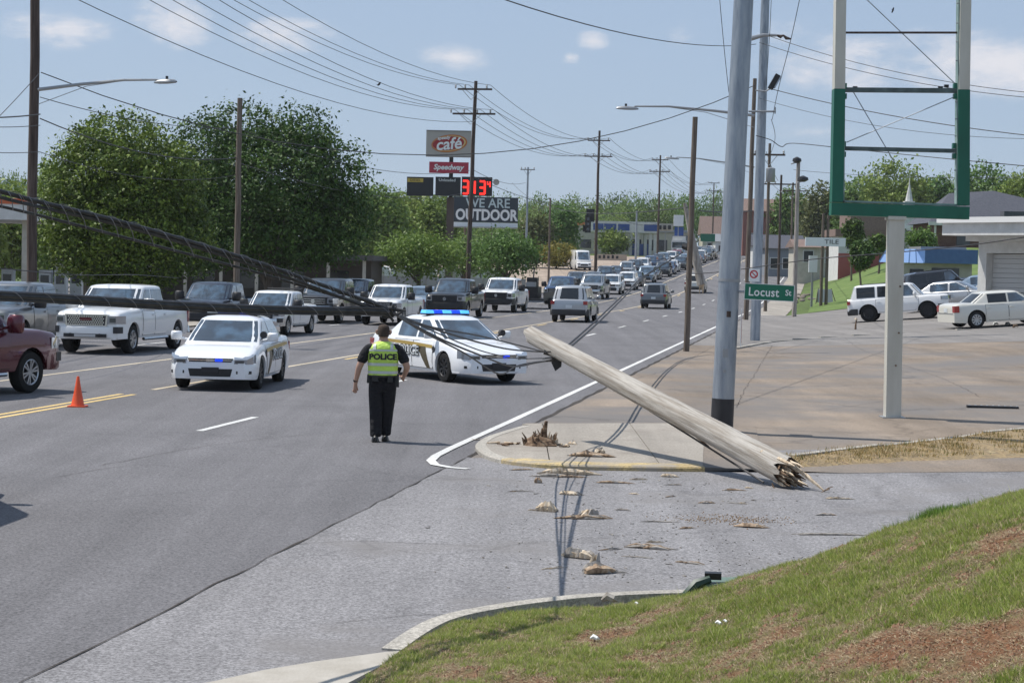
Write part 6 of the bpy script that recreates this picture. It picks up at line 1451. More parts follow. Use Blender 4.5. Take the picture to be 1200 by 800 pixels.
# ---------------------------------------------------------------- buildings
def bx(mb, x0, x1, y0, y1, z0, z1): mb.box(((x0+x1)/2, (y0+y1)/2, (z0+z1)/2), (x1-x0, y1-y0, z1-z0))
def mkpart(root, name, m, *boxes, smooth=False, rz=0):
    mb = MB()
    for b in boxes: bx(mb, *b)
    return mb.build(name, m, root, smooth=smooth)
wallw = mat('white_wall', (.62, .62, .60), .8, noise=(2, 6, [(.52, .52, .50), (.66, .66, .64)])); wall_cream = mat('cream_wall', (.45, .42, .36), .85, noise=(2, 6, [(.38, .36, .3), (.5, .47, .4)]))  # second wall tone is a mottled cream, duller than the white
brick = mat('brown_brick_wall', (.12, .065, .05), .9, noise=(9, 4, [(.09, .045, .035), (.15, .085, .065)])); roofm = mat('blue_grey_shingles', (.07, .075, .095), .9, noise=(6, 6, [(.055, .06, .078), (.09, .095, .115)]))
brownroof = mat('brown_shingles', (.20, .14, .12), .9, noise=(5, 6, [(.15, .10, .085), (.24, .17, .14)])); winm = mat('building_window', (.025, .03, .035), .12, spec=.8); redm = mat('red_paint', (.34, .09, .08), .6); bluem = mat('blue_metal_roof', (.05, .12, .26), .35, noise=(3, 4, [(.045, .11, .24), (.06, .14, .29)])); pbluem = mat('pale_blue_metal', (.20, .32, .55), .3)  # roof slope gets a paler blue than the fascia
# left canopy
p = GX(33, 110); t_ = empty('gas_canopy', p, 0, 'white fuel canopy with an orange stripe cut off by the left edge', 'canopy')
zb0, zb1 = AT(20, 258, 110).z-p.z, AT(20, 233, 110).z-p.z
mkpart(t_, 'canopy_roof', wallw, (-18, .3, -1, 12, zb0, zb1)); mkpart(t_, 'orange_stripe', mat('sign_stripe_orange', (.52, .12, .04), .5), (-18, .32, -1.04, -1.003, zb1-.32, zb1-.02))
for x, y in ((-.05, 0), (-9, 0), (-.05, 8), (-9, 8)): mkpart(t_, 'canopy_column', wall_cream, (x-.25, x+.20, y-.3, y+.3, 0, zb0-.003))
for i, (px, Y) in enumerate([(54, 116), (72, 116), (90, 121), (10, 118)]):
    p = GX(px, Y); t_ = empty('fuel_pump', p, 0, ['white fuel pump just right of the canopy column', 'grey fuel pump second right of the canopy column', 'fuel pump nearest the round tree', 'fuel pump left of the canopy column'][i], 'fuel pump', 'fuel pumps at the far left')
    mkpart(t_, 'pump_cabinet', wallw, (-.35, .35, -.3, .3, 0, 1.9)); mkpart(t_, 'pump_screen', winm, (-.25, .25, -.31, -.29, 1.1, 1.6)); mkpart(t_, 'pump_base', M['kerb'], (-.6, .6, -.5, .5, -.02, .15))
# low porch building under the trees
p = GX(330, 128); t_ = empty('porch_building', p, R(-3), 'long low dark building with porch posts in the shade under the two big trees', 'building')
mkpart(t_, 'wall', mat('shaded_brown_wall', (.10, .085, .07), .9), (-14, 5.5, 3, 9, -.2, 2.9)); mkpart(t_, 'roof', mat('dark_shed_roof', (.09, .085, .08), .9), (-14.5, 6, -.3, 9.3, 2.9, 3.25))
for i in range(9): mkpart(t_, 'porch_post', wall_cream, (-13.5+i*2.35, -13.3+i*2.35, 0, .2, 0, 2.9))
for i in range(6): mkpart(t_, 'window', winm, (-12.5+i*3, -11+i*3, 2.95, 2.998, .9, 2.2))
# white tanks / trailers behind a grey fence
for i, px in enumerate((420, 444, 470, 498, 527, 552, 575)):
    p = GX(px, 178); t_ = empty('storage_trailer', p, 0, ['white rounded storage trailer partly under the tallest tree', 'second white storage trailer from the left behind the grey fence', 'third white storage trailer from the left behind the grey fence', 'white storage trailer right behind the small ornamental tree trunk', 'white storage trailer seen above the black pickup', 'white storage trailer right of the cafe sign pole base', 'rightmost white storage trailer under the low dark tree'][i], 'trailer', 'white storage trailers')
    mb = MB(); w = .95; prof = [(-w, .5), (w, .5), (w, 1.75), (w*.8, 2.0), (w*.4, 2.12), (-w*.4, 2.12), (-w*.8, 2.0), (-w, 1.75)]
    mb.add([(x, 0, z) for x, z in prof]+[(x, 5, z) for x, z in prof], [tuple(range(8)), tuple(range(15, 7, -1))]+[((k+1) % 8, k, 8+k, 8+(k+1) % 8) for k in range(8)]); mb.build('trailer_body', wallw, t_, ang=60)
    for x in (-.75, .75): mb = MB(); mb.cyl((x, 1.5, .35), .35, .2, 12, 'X'); mb.build('wheel', M['rubber'], t_)
    mkpart(t_, 'door', wall_cream, (-.5, .5, -.02, -.002, .6, 1.8))
t_ = empty('grey_fence', GX(500, 172), 0, 'low grey panel fence in front of the white storage trailers', 'fence')
for i in range(13): mkpart(t_, 'fence_panel', mat('weathered_fence', (.30, .30, .29), .85, rand=.1) if i == 0 else bpy.data.materials['weathered_fence'], (-7.5+i*1.25, -6.3+i*1.25, 0, .05, 0, 1.35)); mkpart(t_, 'fence_post', M['old_wood'], (-7.55+i*1.25, -7.5+i*1.25+.0, -.05, .10, 0, 1.5))
# gas station with a blue canopy up the hill
YG = 345; p = GX(731, YG); t_ = empty('gas_station_canopy', p, 0, 'white and blue gas station canopy on white columns, centre distance', 'gas station')
zt0, zt1 = AT(731, 272.5, YG).z-p.z, AT(731, 259.5, YG).z-p.z; k = YG/F
def xx(px): return (px-731)*k
mkpart(t_, 'canopy_roof', wallw, (xx(690), xx(770), 0, 8, zt0, zt1))
cb_ = mat('canopy_blue', (.02, .07, .26), .4)
for a, b in ((694, 706), (706.6, 721), (723, 736.5), (753.5, 769.5)): mkpart(t_, 'blue_panel', cb_, (xx(a), xx(b), -.06, -.003, zt0+.35, zt1-.45))
for px in (738.5, 747, 756, 761.5, 767): mkpart(t_, 'canopy_column', wallw, (xx(px)-.25, xx(px)+.25, .5 if px != 756 else 3, 1, 0, zt0-.003))
for px in (742, 751, 759): mkpart(t_, 'fuel_pump', cb_, (xx(px)-.45, xx(px)+.45, 1.2, 2.0, 0, 2.1))
p = GX(750, YG+16); t_ = empty('gas_station_shop', p, 0, 'grey shop behind the blue gas canopy with dark windows', 'building')
mkpart(t_, 'wall', wall_cream, (-4.5, 9, 0, 8, -.3, 4.2)); mkpart(t_, 'roof', M['grey_metal'], (-4.8, 9.3, -.3, 8.3, 4.2, 4.7)); [mkpart(t_, 'window', winm, (-4+i*2.4, -2.3+i*2.4, -.03, -.003, .8, 2.8)) for i in range(5)]
p = GX(692, 365); t_ = empty('orange_roof_building', p, 0, 'small building with an orange roof edge left of the blue gas canopy', 'building')
mkpart(t_, 'wall', wall_cream, (-3, 3, 0, 6, -.3, 5.2)); mkpart(t_, 'roof_band', mat('orange_band', (.55, .16, .05), .5), (-3.1, 3.1, -.1, 6.1, 5.2, 5.75)); mkpart(t_, 'window', winm, (-2, 0, -.03, -.003, 1, 2.6)); mkpart(t_, 'sign_band', lw, (.5, 3, -.13, -.103, 5.25, 5.7))
def box_sign(x0, y0, x1, y1, Y, label, m, txt=None, tm=None, ts=1, name='sign', posts=1, pm=None):
    c, w, h = rect3(x0, y0, x1, y1, Y); t = empty(name, c, 0, label, 'sign'); mkpart(t, 'sign_panel', m, (-w/2, w/2, 0, .2, -h/2, h/2))
    g = c.z-zt(c.x, c.y); 
    for i in range(posts): x = 0 if posts == 1 else (-w*.4+i*w*.8); mkpart(t, 'sign_post', pm or M['grey_metal'], (x-.07, x+.07, .205, .34, -g, h/2-.02 if posts > 1 else -h/2+.05))
    if txt: text_mesh(txt, ts, tm or sblk, 'sign_lettering', t, (0, -.012, 0), (pi/2, 0, 0), .004, 1)
    return t
box_sign(771, 262, 789, 271, 330, 'pale rectangular sign with dark shapes right of the blue gas canopy', wall_cream)
for xx_ in (773.5, 779, 784.5): q_ = AT(xx_, 266.5, 329.6); mb = MB(); mb.box((0, 0, 0), (.5, .05, .7)); o_ = mb.build('dark_emblem', sblk, None); o_.parent = bpy.data.objects['sign']; o_.location = q_-bpy.data.objects['sign'].location
box_sign(789.5, 252, 801, 265, 320, 'white square sign left of the sawn off pole', lw); box_sign(790.5, 266, 801, 277, 321, 'blue square sign under the white square sign', cb_)
box_sign(821, 274, 838, 283, 360, 'green road sign beyond the dangling pole piece', gr, None)
box_sign(944, 278.5, 991, 288.5, 136.5, 'long white sign reading TILE between two brown posts', lw, None, posts=0)
text_mesh('TILE', .42, sblk, 'sign_lettering', bpy.data.objects['sign.004'] if 'sign.004' in bpy.data.objects else None, (.42, -.012, 0), (pi/2, 0, 0), .004, 1.3) if 'sign.004' in bpy.data.objects else None
box_sign(948, 299.5, 958, 319, 138, 'narrow blue and white sign standing left of the brown posts', lw, None)
box_sign(1056.5, 262, 1067, 268, 190, 'small bright white sign right of the beige post top', wh)
# letters on a low wall
c, w, h = rect3(700, 298, 727, 303.5, 300); t_ = empty('low_sign_wall', c, 0, 'low beige wall with dark letters at the far edge of the beige lot', 'sign wall')
mkpart(t_, 'wall', mat('beige_wall', (.42, .35, .28), .9), (-w/2, w/2+1, 0, .3, -h/2-1.2, h/2)); [mkpart(t_, 'wall_emblem', sblk, (-w*.45+k_*w*.19, -w*.45+k_*w*.19+.36, -.02, -.003, -h*.4, h*(.35 if k_ % 2 else .2))) for k_ in range(5)]
# traffic light hanging
c = AT(689, 262, 214.5); t_ = empty('traffic_light', c, 0, 'black traffic light hanging beside the second crossarm pole', 'traffic light')
mkpart(t_, 'signal_housing', M['black'], (-.32, .32, -.2, .2, -1.0, .9), (-.55, -.32, -.1, .1, -.9, -.2)); mkpart(t_, 'backplate', M['black'], (-.2, .7, .2, .25, .2, 1.6))
for z in (-.6, -.05, .5): mb = MB(); mb.cyl((0, -.22, z), .16, .06, 10, 'Y'); mb.build('signal_lens', lens_dark, t_)
# houses and shops around the far right
def house(px, Y, w, d, h, rh, wm, rm_, label, rz=0, nw=3, zoff=0):
    p = GX(px, Y); p.z += zoff; t = empty('house', p, R(rz), label, 'house'); mkpart(t, 'wall', wm, (-w/2, w/2, 0, d, -1.5, h))
    mb = MB(); o = .4; mb.add([(-w/2-o, -o, h), (w/2+o, -o, h), (w/2+o, d+o, h), (-w/2-o, d+o, h), (-w/2-o, d/2, h+rh), (w/2+o, d/2, h+rh)], [(0, 1, 5, 4), (2, 3, 4, 5), (0, 4, 3), (1, 2, 5), (3, 2, 1, 0)]); mb.build('roof', rm_, t, smooth=False)
    for i in range(nw): f = mkpart(t, 'window', wallw, (-w/2+(i+.5)*w/nw-.6, -w/2+(i+.5)*w/nw+.6, -.05, -.003, .9, 2.3)); mkpart(f, 'pane', winm, (-w/2+(i+.5)*w/nw-.5, -w/2+(i+.5)*w/nw+.5, -.07, -.053, 1.0, 2.2))
    return t
house(846, 440, 9, 8, 4.0, 4.2, wall_cream, brownroof, 'house with a large brown roof right of the sawn off pole')
house(858, 395, 7, 6, 3.0, 1.6, wallw, M['grey_metal'], 'small white shop below the brown roofed house', zoff=-.4)
house(912, 265, 6.5, 6, 3.2, 1.6, wallw, roofm, 'white house among the thin poles')
house(922, 238, 4.5, 6, 3.4, 1.3, mat('blue_grey_siding', (.20, .22, .25), .8), roofm, 'blue grey house right of the thin black pole')
house(985, 215, 9.5, 7, 2.6, .9, wall_cream, brownroof, 'long pale building behind the dark shrubs', nw=4)
house(925, 330, 16, 8, 6, 2.2, mat('red_brick_far', (.25, .11, .09), .9), brownroof, 'long reddish building on the rise behind the thin poles', nw=5, zoff=2)
p = GX(1025, 192); t_ = empty('red_white_building', p, 0, 'white building with a red lower wall left of the beige post', 'building')
mkpart(t_, 'wall', wallw, (-3.6, 5.5, 0, 6, -2, 2.8)); mkpart(t_, 'red_wall', redm, (-3.6, 5.5, -.05, -.003, -2, 1.15)); mkpart(t_, 'roof', brownroof, (-4, 6, -.4, 6.4, 2.8, 3.5)); [mkpart(t_, 'window', winm, (-2.8+i*1.7, -1.9+i*1.7, -.06, -.004, 1.6, 2.4)) for i in range(3)]
# steeple
p = GX(1064, 272); t_ = empty('church_steeple', p, 0, 'thin white church steeple seen inside the green sign frame', 'steeple'); b0z = AT(1064, 246, 272).z-p.z; tz = AT(1064, 208, 272).z-p.z
mkpart(t_, 'tower', wallw, (-.7, .7, 0, 1.4, -2, b0z+1.2)); mb = MB(); mb.tube([(0, .7, b0z+1.2), (0, .7, tz-1), (0, .7, tz+.5)], [.55, .10, .02], 8); mb.build('spire', wallw, t_)
mkpart(t_, 'church_roof', brownroof, (-8, 8, .8, 10, b0z-3, b0z-.5)); mkpart(t_, 'church_wall', brick, (-7.8, 7.8, 1, 9.8, -2, b0z-3))
# brown brick building with a big roof
YR = 175; p = GX(1150, YR); t_ = empty('big_roof_building', p, 0, 'brown brick building with a huge dark blue grey roof behind the garage', 'building'); kk = YR/F
def bz(px, py): q = AT(px, py, YR); return q.x-p.x, q.z-p.z
P5 = [bz(1088, 261), bz(1127, 224), bz(1180, 221), bz(1226, 238), bz(1330, 262)]
mb = MB(); bk = 10; mb.add([(P5[0][0], 0, P5[0][1]), (P5[1][0], 5, P5[1][1]), (P5[2][0], 5, P5[2][1]), (P5[4][0], 0, P5[4][1]), (P5[0][0], bk, P5[0][1]), (P5[4][0], bk, P5[4][1])], [(0, 3, 2, 1), (4, 0, 1), (3, 5, 2), (5, 4, 1, 2)]); mb.build('roof', roofm, t_, smooth=False)
x0, z0 = bz(1096, 261); x1, _ = bz(1320, 261); mkpart(t_, 'wall', brick, (x0, x1, .3, bk-.3, -3, z0-.003)); mkpart(t_, 'eaves', wallw, (P5[0][0], P5[4][0], -.06, -.003, z0-.22, z0+.1))
mkpart(t_, 'corner_trim', wallw, (x0-.02, x0+.16, .22, .297, -3, z0-.22)); [mkpart(t_, 'window', winm, (x0+2+i*3, x0+3.2+i*3, .25, .297, .2, 2)) for i in range(4)]
mx0, mz0 = bz(1172, 248); mx1, mz1 = bz(1290, 258); mkpart(t_, 'porch_roof', roofm, (mx0, mx1, -1.5, -.07, mz1-.6, mz0)); 
# second grey roof and low building with blue roof
YQ = 128; p = GX(1085, YQ); t_ = empty('blue_roof_building', p, 0, 'low building with a bright blue metal roof behind the parked white suv', 'building'); k = YQ/F
def bz(px, py): q = AT(px, py, YQ); return q.x-p.x, q.z-p.z
xa, za = bz(1030, 307); xb, zb_ = bz(1145, 293); xc, _ = bz(1083, 293)
mb = MB(); mb.add([(xa+.0, 0, za), (xc, 0, za), (xc+.35, 2.6, zb_), (xa+1.0, 2.6, zb_)], [(0, 1, 2, 3)]); mb.add([(xa+.0, 0, za-.06), (xc, 0, za-.06)], []); mb.build('pale_roof_slope', pbluem, t_, smooth=False)
for i in range(7): f = i/6; mb = MB(); mb.tube([(xa+(xc-xa)*f, 0, za+.02), (xa+1+(xc+.35-xa-1)*f, 2.6, zb_+.02)], .03, 4); mb.build('roof_seam', bluem, t_)
mkpart(t_, 'blue_fascia', bluem, (xc+.003, xb, -.3, 3, za, zb_)); mkpart(t_, 'wall', wall_cream, (xa+1.75, xb-.2, .4, 6, -1, za-.003)); mkpart(t_, 'door', winm, (xa+2.1, xa+3.0, .33, .397, -.6, za-.4)); mkpart(t_, 'window', winm, (xc+.6, xc+2.4, .33, .397, .5, za-.3)); mkpart(t_, 'back_roof', M['grey_metal'], (xc+.4, xb, 3.003, 7, za, zb_+.2))
veh_black = None
# garage on the right
YW = 97; p = GX(1146, YW); t_ = empty('garage', p, R(-58), 'white service garage with roll door, flat canopy and a red striped corner, right edge', 'garage'); H_ = AT(1146, 283, YW).z-p.z
gw = 9.0
mkpart(t_, 'wall', wallw, (0, .55, 0, 9, -.5, H_), (3.75, gw, 0, 9, -.5, H_), (.55, 3.75, .003, 9, 2.95, H_), (.55, 3.75, 3, 9, -.5, 2.95))
for i in range(8): mkpart(t_, 'door_panel', mat('roll_door', (.50, .50, .49), .6) if i == 0 else bpy.data.materials['roll_door'], (.57, 3.73, .42+(i % 2)*.012, .48, 1.05+i*.235, 1.05+i*.235+.222))
for i in range(3):
    f = mkpart(t_, 'door_window', wallw, (.6+i*1.04, 1.6+i*1.04, .42, .46, .3, 1.02)); mkpart(f, 'pane', winm, (.66+i*1.04, 1.54+i*1.04, .40, .417, .36, .96))
mkpart(t_, 'door_bottom', wallw, (.57, 3.73, .42, .48, -.3, .28))
mkpart(t_, 'red_corner', redm, (-.02, .55, -.022, -.003, -.4, .95)); mkpart(t_, 'canopy', wallw, (-.4, gw+1, -2.1, 9.3, H_+.25, H_+.85)); mkpart(t_, 'canopy_lip', mat('white_fascia', (.74, .74, .72), .6), (-.6, gw+1.2, -2.3, 9.5, H_+.85, H_+1.12)); mkpart(t_, 'soffit_beam', wallw, (-.1, gw, -.8, 9, H_, H_+.247))
mkpart(t_, 'dark_door', winm, (5.6, 6.9, -.03, -.003, -.3, 2.0)); mkpart(t_, 'wall_lamp', M['grey_metal'], (4.6, 4.8, -.15, -.003, 2.1, 2.3))
mkpart(t_, 'notice', lw, (4.3, 5.1, -.03, -.003, .5, 1.2))
# ---------------------------------------------------------------- cream and green sign frame
YF = 37.7; pb = G(1045.5, 489); YF = pb.y
cream = mat('cream_sign_paint', (.55, .54, .48), .5, noise=((3, 3, .6), 7, [(.46, .45, .39), (.58, .57, .51)])); greenp = mat('green_sign_paint', (.004, .115, .070), .4, noise=((2, 2, 1), 6, [(.003, .095, .058), (.006, .13, .08)])); darkbeam = mat('dark_beam_steel', (.06, .09, .09), .5, noise=(5, 5, [(.03, .05, .05), (.11, .15, .15)]))
inner = mat('pale_green_steel', (.20, .30, .28), .5, noise=(4, 5, [(.13, .22, .2), (.28, .36, .34)]))
t_ = empty('sign_post', pb, 0, 'beige square steel post holding up the empty sign frame', 'sign post')
def P(px, py, dy=0): return AT(px, py, YF+dy)-pb
zt_ = P(1049, 254).z
mb = MB(); a, b = P(1045.5, 489), P(1049.5, 258); hw_ = .145
mb.add([(a.x-hw_, -.14, 0), (a.x+hw_, -.14, 0), (a.x+hw_, .14, 0), (a.x-hw_, .14, 0), (b.x-hw_, -.14, b.z), (b.x+hw_, -.14, b.z), (b.x+hw_, .14, b.z), (b.x-hw_, .14, b.z)], [(0, 1, 5, 4), (1, 2, 6, 5), (2, 3, 7, 6), (3, 0, 4, 7), (4, 5, 6, 7)]); mb.build('post_shaft', cream, t_, smooth=False)
mkpart(t_, 'base_plate', M['grey_metal'], (-.22, .22, -.22, .22, .0, .02)); mkpart(t_, 'cap', cream, (b.x-.17, b.x+.17, -.17, .17, b.z+.002, b.z+.07))
for i, (dx, z) in enumerate(((.02, 1.62), (.02, 2.5), (-.02, 1.0))): mb = MB(); mb.cyl((.03+dx, -.145, z), .018, .012, 8, 'Y'); mb.build('bolt', M['rot_wood'], t_)
fr_ = empty('pylon_sign', pb+Vector((b.x, 0, b.z+.07)), 0, 'tall empty sign frame, cream above and green below, on the beige post', 'sign frame'); fo = fr_.location
def Q(px, py): return AT(px, py, YF)-fo
def beam(name, m, q0, q1, w, d, y=0):
    """bar between two points of the frame plane, w thick in the plane, d deep"""
    a, b = Vector(q0), Vector(q1); dr = (b-a).normalized(); nn = Vector((-dr.z, 0, dr.x))*w/2; mb = MB(); yy = Vector((0, d/2, 0)); o = Vector((0, y, 0))
    mb.add([a-nn-yy+o, b-nn-yy+o, b+nn-yy+o, a+nn-yy+o, a-nn+yy+o, b-nn+yy+o, b+nn+yy+o, a+nn+yy+o], [(0, 1, 2, 3), (7, 6, 5, 4), (0, 4, 5, 1), (1, 5, 6, 2), (2, 6, 7, 3), (3, 7, 4, 0)]); return mb.build(name, m, fr_, smooth=False)
px2 = YF/F
beam('green_upright', greenp, Q(980, 237), Q(982.7, 105), 13*px2, .30); beam('green_upright', greenp, Q(1127.5, 241), Q(1128, 106), 13.5*px2, .30)
beam('cream_upright', cream, Q(982.7, 104.8), Q(986.5, -150), 12*px2, .30); beam('cream_upright', cream, Q(1128.2, 105.8), Q(1132.5, -150), 12.5*px2, .30)
beam('bottom_beam', greenp, Q(973, 245), Q(1134, 250), 14.5*px2, .302)
beam('inner_trim', inner, Q(988.5, 236), Q(1121, 240.5), 2.2*px2, .2); beam('inner_trim', inner, Q(987.7, 235), Q(990.5, -150), 1.8*px2, .2); beam('inner_trim', inner, Q(1121, 240), Q(1124.5, -150), 2.6*px2, .2)
beam('cross_beam', darkbeam, Q(988, 174), Q(1120, 177), 4.6*px2, .10); beam('cross_beam', darkbeam, Q(989, 105.5), Q(1121, 106.5), 5.4*px2, .10); beam('cross_rod', M['dark_wood'], Q(990, 38.5), Q(1123, 38.5), 2.2*px2, .05)
for (a, b) in (((1016, 0), (1118, 97)), ((1000, 108), (1048, 190)), ((992, 167), (1118, 114)), ((1016, 0), (960+30, -30))): mb = MB(); mb.tube([Q(*a), Q(*b)], .010, 5); mb.build('brace_rod', M['steel'], fr_)
for px, py in ((990, 101), (990, 113), (1119, 101), (1119, 113), (989, 169), (989, 181), (1118, 171), (1118, 183)): mb = MB(); q = Q(px, py); mb.box(q, (.06, .12, .10)); mb.build('beam_clip', greenp, fr_)
for px, py in ((1109, 101), (1102, 103), (1002, 103)): mb = MB(); q = Q(px, py); mb.box(q+Vector((0, 0, 0)), (.08, .08, .05)); mb.build('fixture_stub', M['black'], fr_)
for py in (5, 28, 50, 72, 120, 140, 160, 200, 222): mb = MB(); q = Q(1120.5+(100-py)*.014, py); mb.cyl(q+Vector((-.02, -.1, 0)), .014, .03, 6, 'X'); mb.build('bolt', M['grey_metal'], fr_)
# drain box near the post
q = G(1163, 478); t_ = empty('drain_grate', (q.x, q.y, q.z), R(-6), 'flat dark metal drain grate on the tan lot right of the beige post', 'drain grate')
mkpart(t_, 'grate_frame', trim_m, (-.52, .52, -.10, .10, .004, .045)); [mkpart(t_, 'grate_bar', M['grey_metal'], (-.48+i*.12, -.45+i*.12, -.085, .085, .046, .056)) for i in range(9)]
# sandwich board + stones + hydrant-like posts
q = G(966, 356); t_ = empty('sandwich_board', q, R(8), 'blank pale sandwich board at the far kerb below the tile sign', 'sandwich board')
k = q.y/F
for sy in (-1, 1): mb = MB(); mb.add([(-.55, sy*.35, .1), (.55, sy*.35, .1), (.5, sy*.05, 1.05), (-.5, sy*.05, 1.05), (-.55, sy*.31, .1), (.55, sy*.31, .1), (.5, sy*.01, 1.05), (-.5, sy*.01, 1.05)], [(0, 1, 2, 3)[::-sy], (4, 5, 6, 7)[::sy], (3, 2, 6, 7), (0, 4, 5, 1), (0, 3, 7, 4), (1, 5, 6, 2)]); mb.build('board_face', mat('board_grey', (.38, .40, .42), .6) if sy < 0 else bpy.data.materials['board_grey'], t_, smooth=False)
for x in (-.5, .5): mb = MB(); mb.tube([(x*1.5, -.4, 0), (x*.95, 0, 1.1)], .03, 5); mb.build('board_leg', M['dark_wood'], t_)
rr = random.Random(14)
for i in range(14):
    q = G(942+rr.uniform(-14, 14), 350+rr.uniform(-6, 6)); mb = MB(); s_ = rr.uniform(.15, .32)
    bm_r = [[(s_*cf*cos(a)*rr.uniform(.8, 1.1), s_*cf*sin(a)*rr.uniform(.8, 1.1), s_*zf) for a in [j*pi/3.5 for j in range(7)]] for cf, zf in ((.9, 0), (1, .3), (.75, .65), (.2, .8))]
    mb.grid(bm_r, close=True); o = mb.build('boulder', M['lot'], None, ang=20, loc=q); tag(o, 'tan boulder in the rubble heap left of the sandwich board', 'rock', 'rubble heap boulders')
q = G(1002.5, 386); t_ = empty('pipe_stub', q, 0, 'short brown pipe stub standing at the seam of the two lots', 'pipe'); mb = MB(); mb.tube([(0, 0, 0), (0, 0, .2), (.03, 0, .42)], [.05, .04, .03], 8); mb.build('pipe_shaft', M['rot_wood'], t_); mb = MB(); mb.tube([(0, 0, .42), (.03, 0, .5)], [.07, .05], 8); mb.build('pipe_cap', M['fresh_wood'], t_)
for i, (px, py) in enumerate(((1164, 381), (1178, 381), (1187, 384))):
    q = G(px, py); t_ = tag(MB().tube([(0, 0, 0), (.05, 0, .08), (.14, .03, .10), (.22, 0, .05)], [.03, .06, .05, .02], 7).build('litter', [wh, wh, M['rot_wood']][i], None, loc=q), ['crumpled white litter behind the cream sedan wheel', 'second scrap of white litter right of the first, on the lot', 'brown scrap at the right end of the litter on the lot'][i], 'litter')
# black parked vehicle by the blue roofed building was hidden in shade: a dark jeep-like suv built below
# kerb line between the lots on the right
t_ = empty('lot_kerb', (0, 0, 0)); t_['kind'] = 'structure'
kp = [G(*q).to_2d() for q in [(862, 409), (905, 401), (960, 396), (1040, 391), (1120, 387), (1200, 382)]]; kq = resample(kp, 1.6)
for i in range(len(kq)-1):
    a, b = kq[i], kq[i+1]; d = (b-a); nn = Vector((-d.y, d.x)).normalized()*.08; g = d.normalized()*.02; z = zt(a.x, a.y); mb = MB(); mb.prism([(a+g-nn)[:], (b-g-nn)[:], (b-g+nn)[:], (a+g+nn)[:]], z-.1, z+.06); mb.build('kerb_stone', M['kerb'], t_, smooth=False)

# equipment trailer behind the tall white pickup
q = W(130.5, -5.6); t_ = empty('equipment_trailer', q, pi/2-R(TW), 'low dark equipment trailer loaded with machinery behind the tall white pickup', 'trailer')
mkpart(t_, 'trailer_bed', trim_m, (-2.6, 2.0, -1.0, 1.0, .55, .68)); mkpart(t_, 'side_rail', M['black'], (-2.6, 2.0, -1.03, -1.003, .68, 1.1)); mkpart(t_, 'side_rail', M['black'], (-2.6, 2.0, 1.003, 1.03, .68, 1.1)); mb = MB(); mb.tube([(2.0, 0, .6), (3.4, 0, .55)], .06, 6); mb.build('drawbar', M['black'], t_)
for x in (-.9, 0):
    for y in (-1.12, 1.12): mb = MB(); mb.cyl((x-.3, y, .36), .36, .2, 16, 'Y'); mb.build('wheel', M['rubber'], t_)
    
q2 = W(130.0, -5.6); t_ = empty('machine', q2+Vector((0, 0, .7)), pi/2-R(TW), 'dark mower like machine with grey parts standing on the equipment trailer', 'machine')
mkpart(t_, 'machine_body', M['black'], (-.9, .7, -.5, .5, .0, .75), (-.6, .1, -.35, .35, .75, 1.35)); mkpart(t_, 'engine', M['grey_metal'], (.1, .8, -.3, .3, .75, 1.05)); mb = MB(); mb.tube([(-.5, 0, 1.3), (-.75, 0, 1.9), (-.4, 0, 1.95)], .05, 6); mb.build('exhaust', M['black'], t_)
# big dark truck far up the queue
q = GX(796, 322); t_ = empty('box_truck', q, pi/2-R(TW), 'large dark truck far up the queue, left of the sawn off pole', 'truck')
mkpart(t_, 'cargo_box', mat('dark_grey_box', (.10, .11, .12), .5), (-5.5, 1.0, -1.25, 1.25, .9, 3.7)); mkpart(t_, 'cab', wallw, (1.1, 2.8, -1.2, 1.2, .7, 2.9)); mkpart(t_, 'windshield', glass, (2.803, 2.83, -1.05, 1.05, 1.7, 2.6)); mkpart(t_, 'grille', M['black'], (2.803, 2.85, -.8, .8, .7, 1.5)); mkpart(t_, 'wind_deflector', wallw, (1.2, 2.2, -1.1, 1.1, 2.903, 3.6))
for x in (2.0, -3.4):
    for y in (-1.1, 1.1): mb = MB(); mb.cyl((x, y, .48), .48, .3, 16, 'Y'); mb.build('wheel', M['rubber'], t_)

# ---------------------------------------------------------------- traffic cone
q = G(91, 476.5); t_ = empty('traffic_cone', q, 0, 'orange traffic cone on the yellow line beside the maroon pickup', 'traffic cone'); con = mat('cone_orange', (.78, .095, .025), .5)
mb = MB(); mb.tube([(0, 0, .03), (0, 0, .06), (0, 0, .40), (0, 0, .69), (0, 0, .71)], [.155, .14, .075, .030, .022], 20); mb.build('cone_body', con, t_); mb = MB(); mb.box((0, 0, .016), (.38, .38, .032)); mb.build('cone_base', con, t_); t_.scale = (.82, .82, .78)

# ---------------------------------------------------------------- police officer
def skin(name, nodes, edges, m, parent, sub=2, keep=False, smooth=True):
    me = bpy.data.meshes.new(name); me.from_pydata([n[0] for n in nodes], edges, []); o = bpy.data.objects.new(name, me); COL.objects.link(o)
    md = o.modifiers.new('s', 'SKIN'); sv = me.skin_vertices[0].data
    for i, n in enumerate(nodes):
        r = n[1]; sv[i].radius = r if isinstance(r, tuple) else (r, r); sv[i].use_root = (i == 0)
    md.use_smooth_shade = True; sb = o.modifiers.new('u', 'SUBSURF'); sb.levels = sub; sb.render_levels = sub
    dg = bpy.context.evaluated_depsgraph_get(); m2 = bpy.data.meshes.new_from_object(o.evaluated_get(dg)); bpy.data.objects.remove(o)
    m2.materials.clear(); m2.materials.append(m); 
    if parent == 'mesh': return m2
    o2 = bpy.data.objects.new(name, m2); COL.objects.link(o2); o2.parent = parent; return o2
pos = G(447, 517.5); off = empty('person', pos, R(3), 'police officer seen from behind in a lime safety vest, walking towards the slanted police car', 'person')
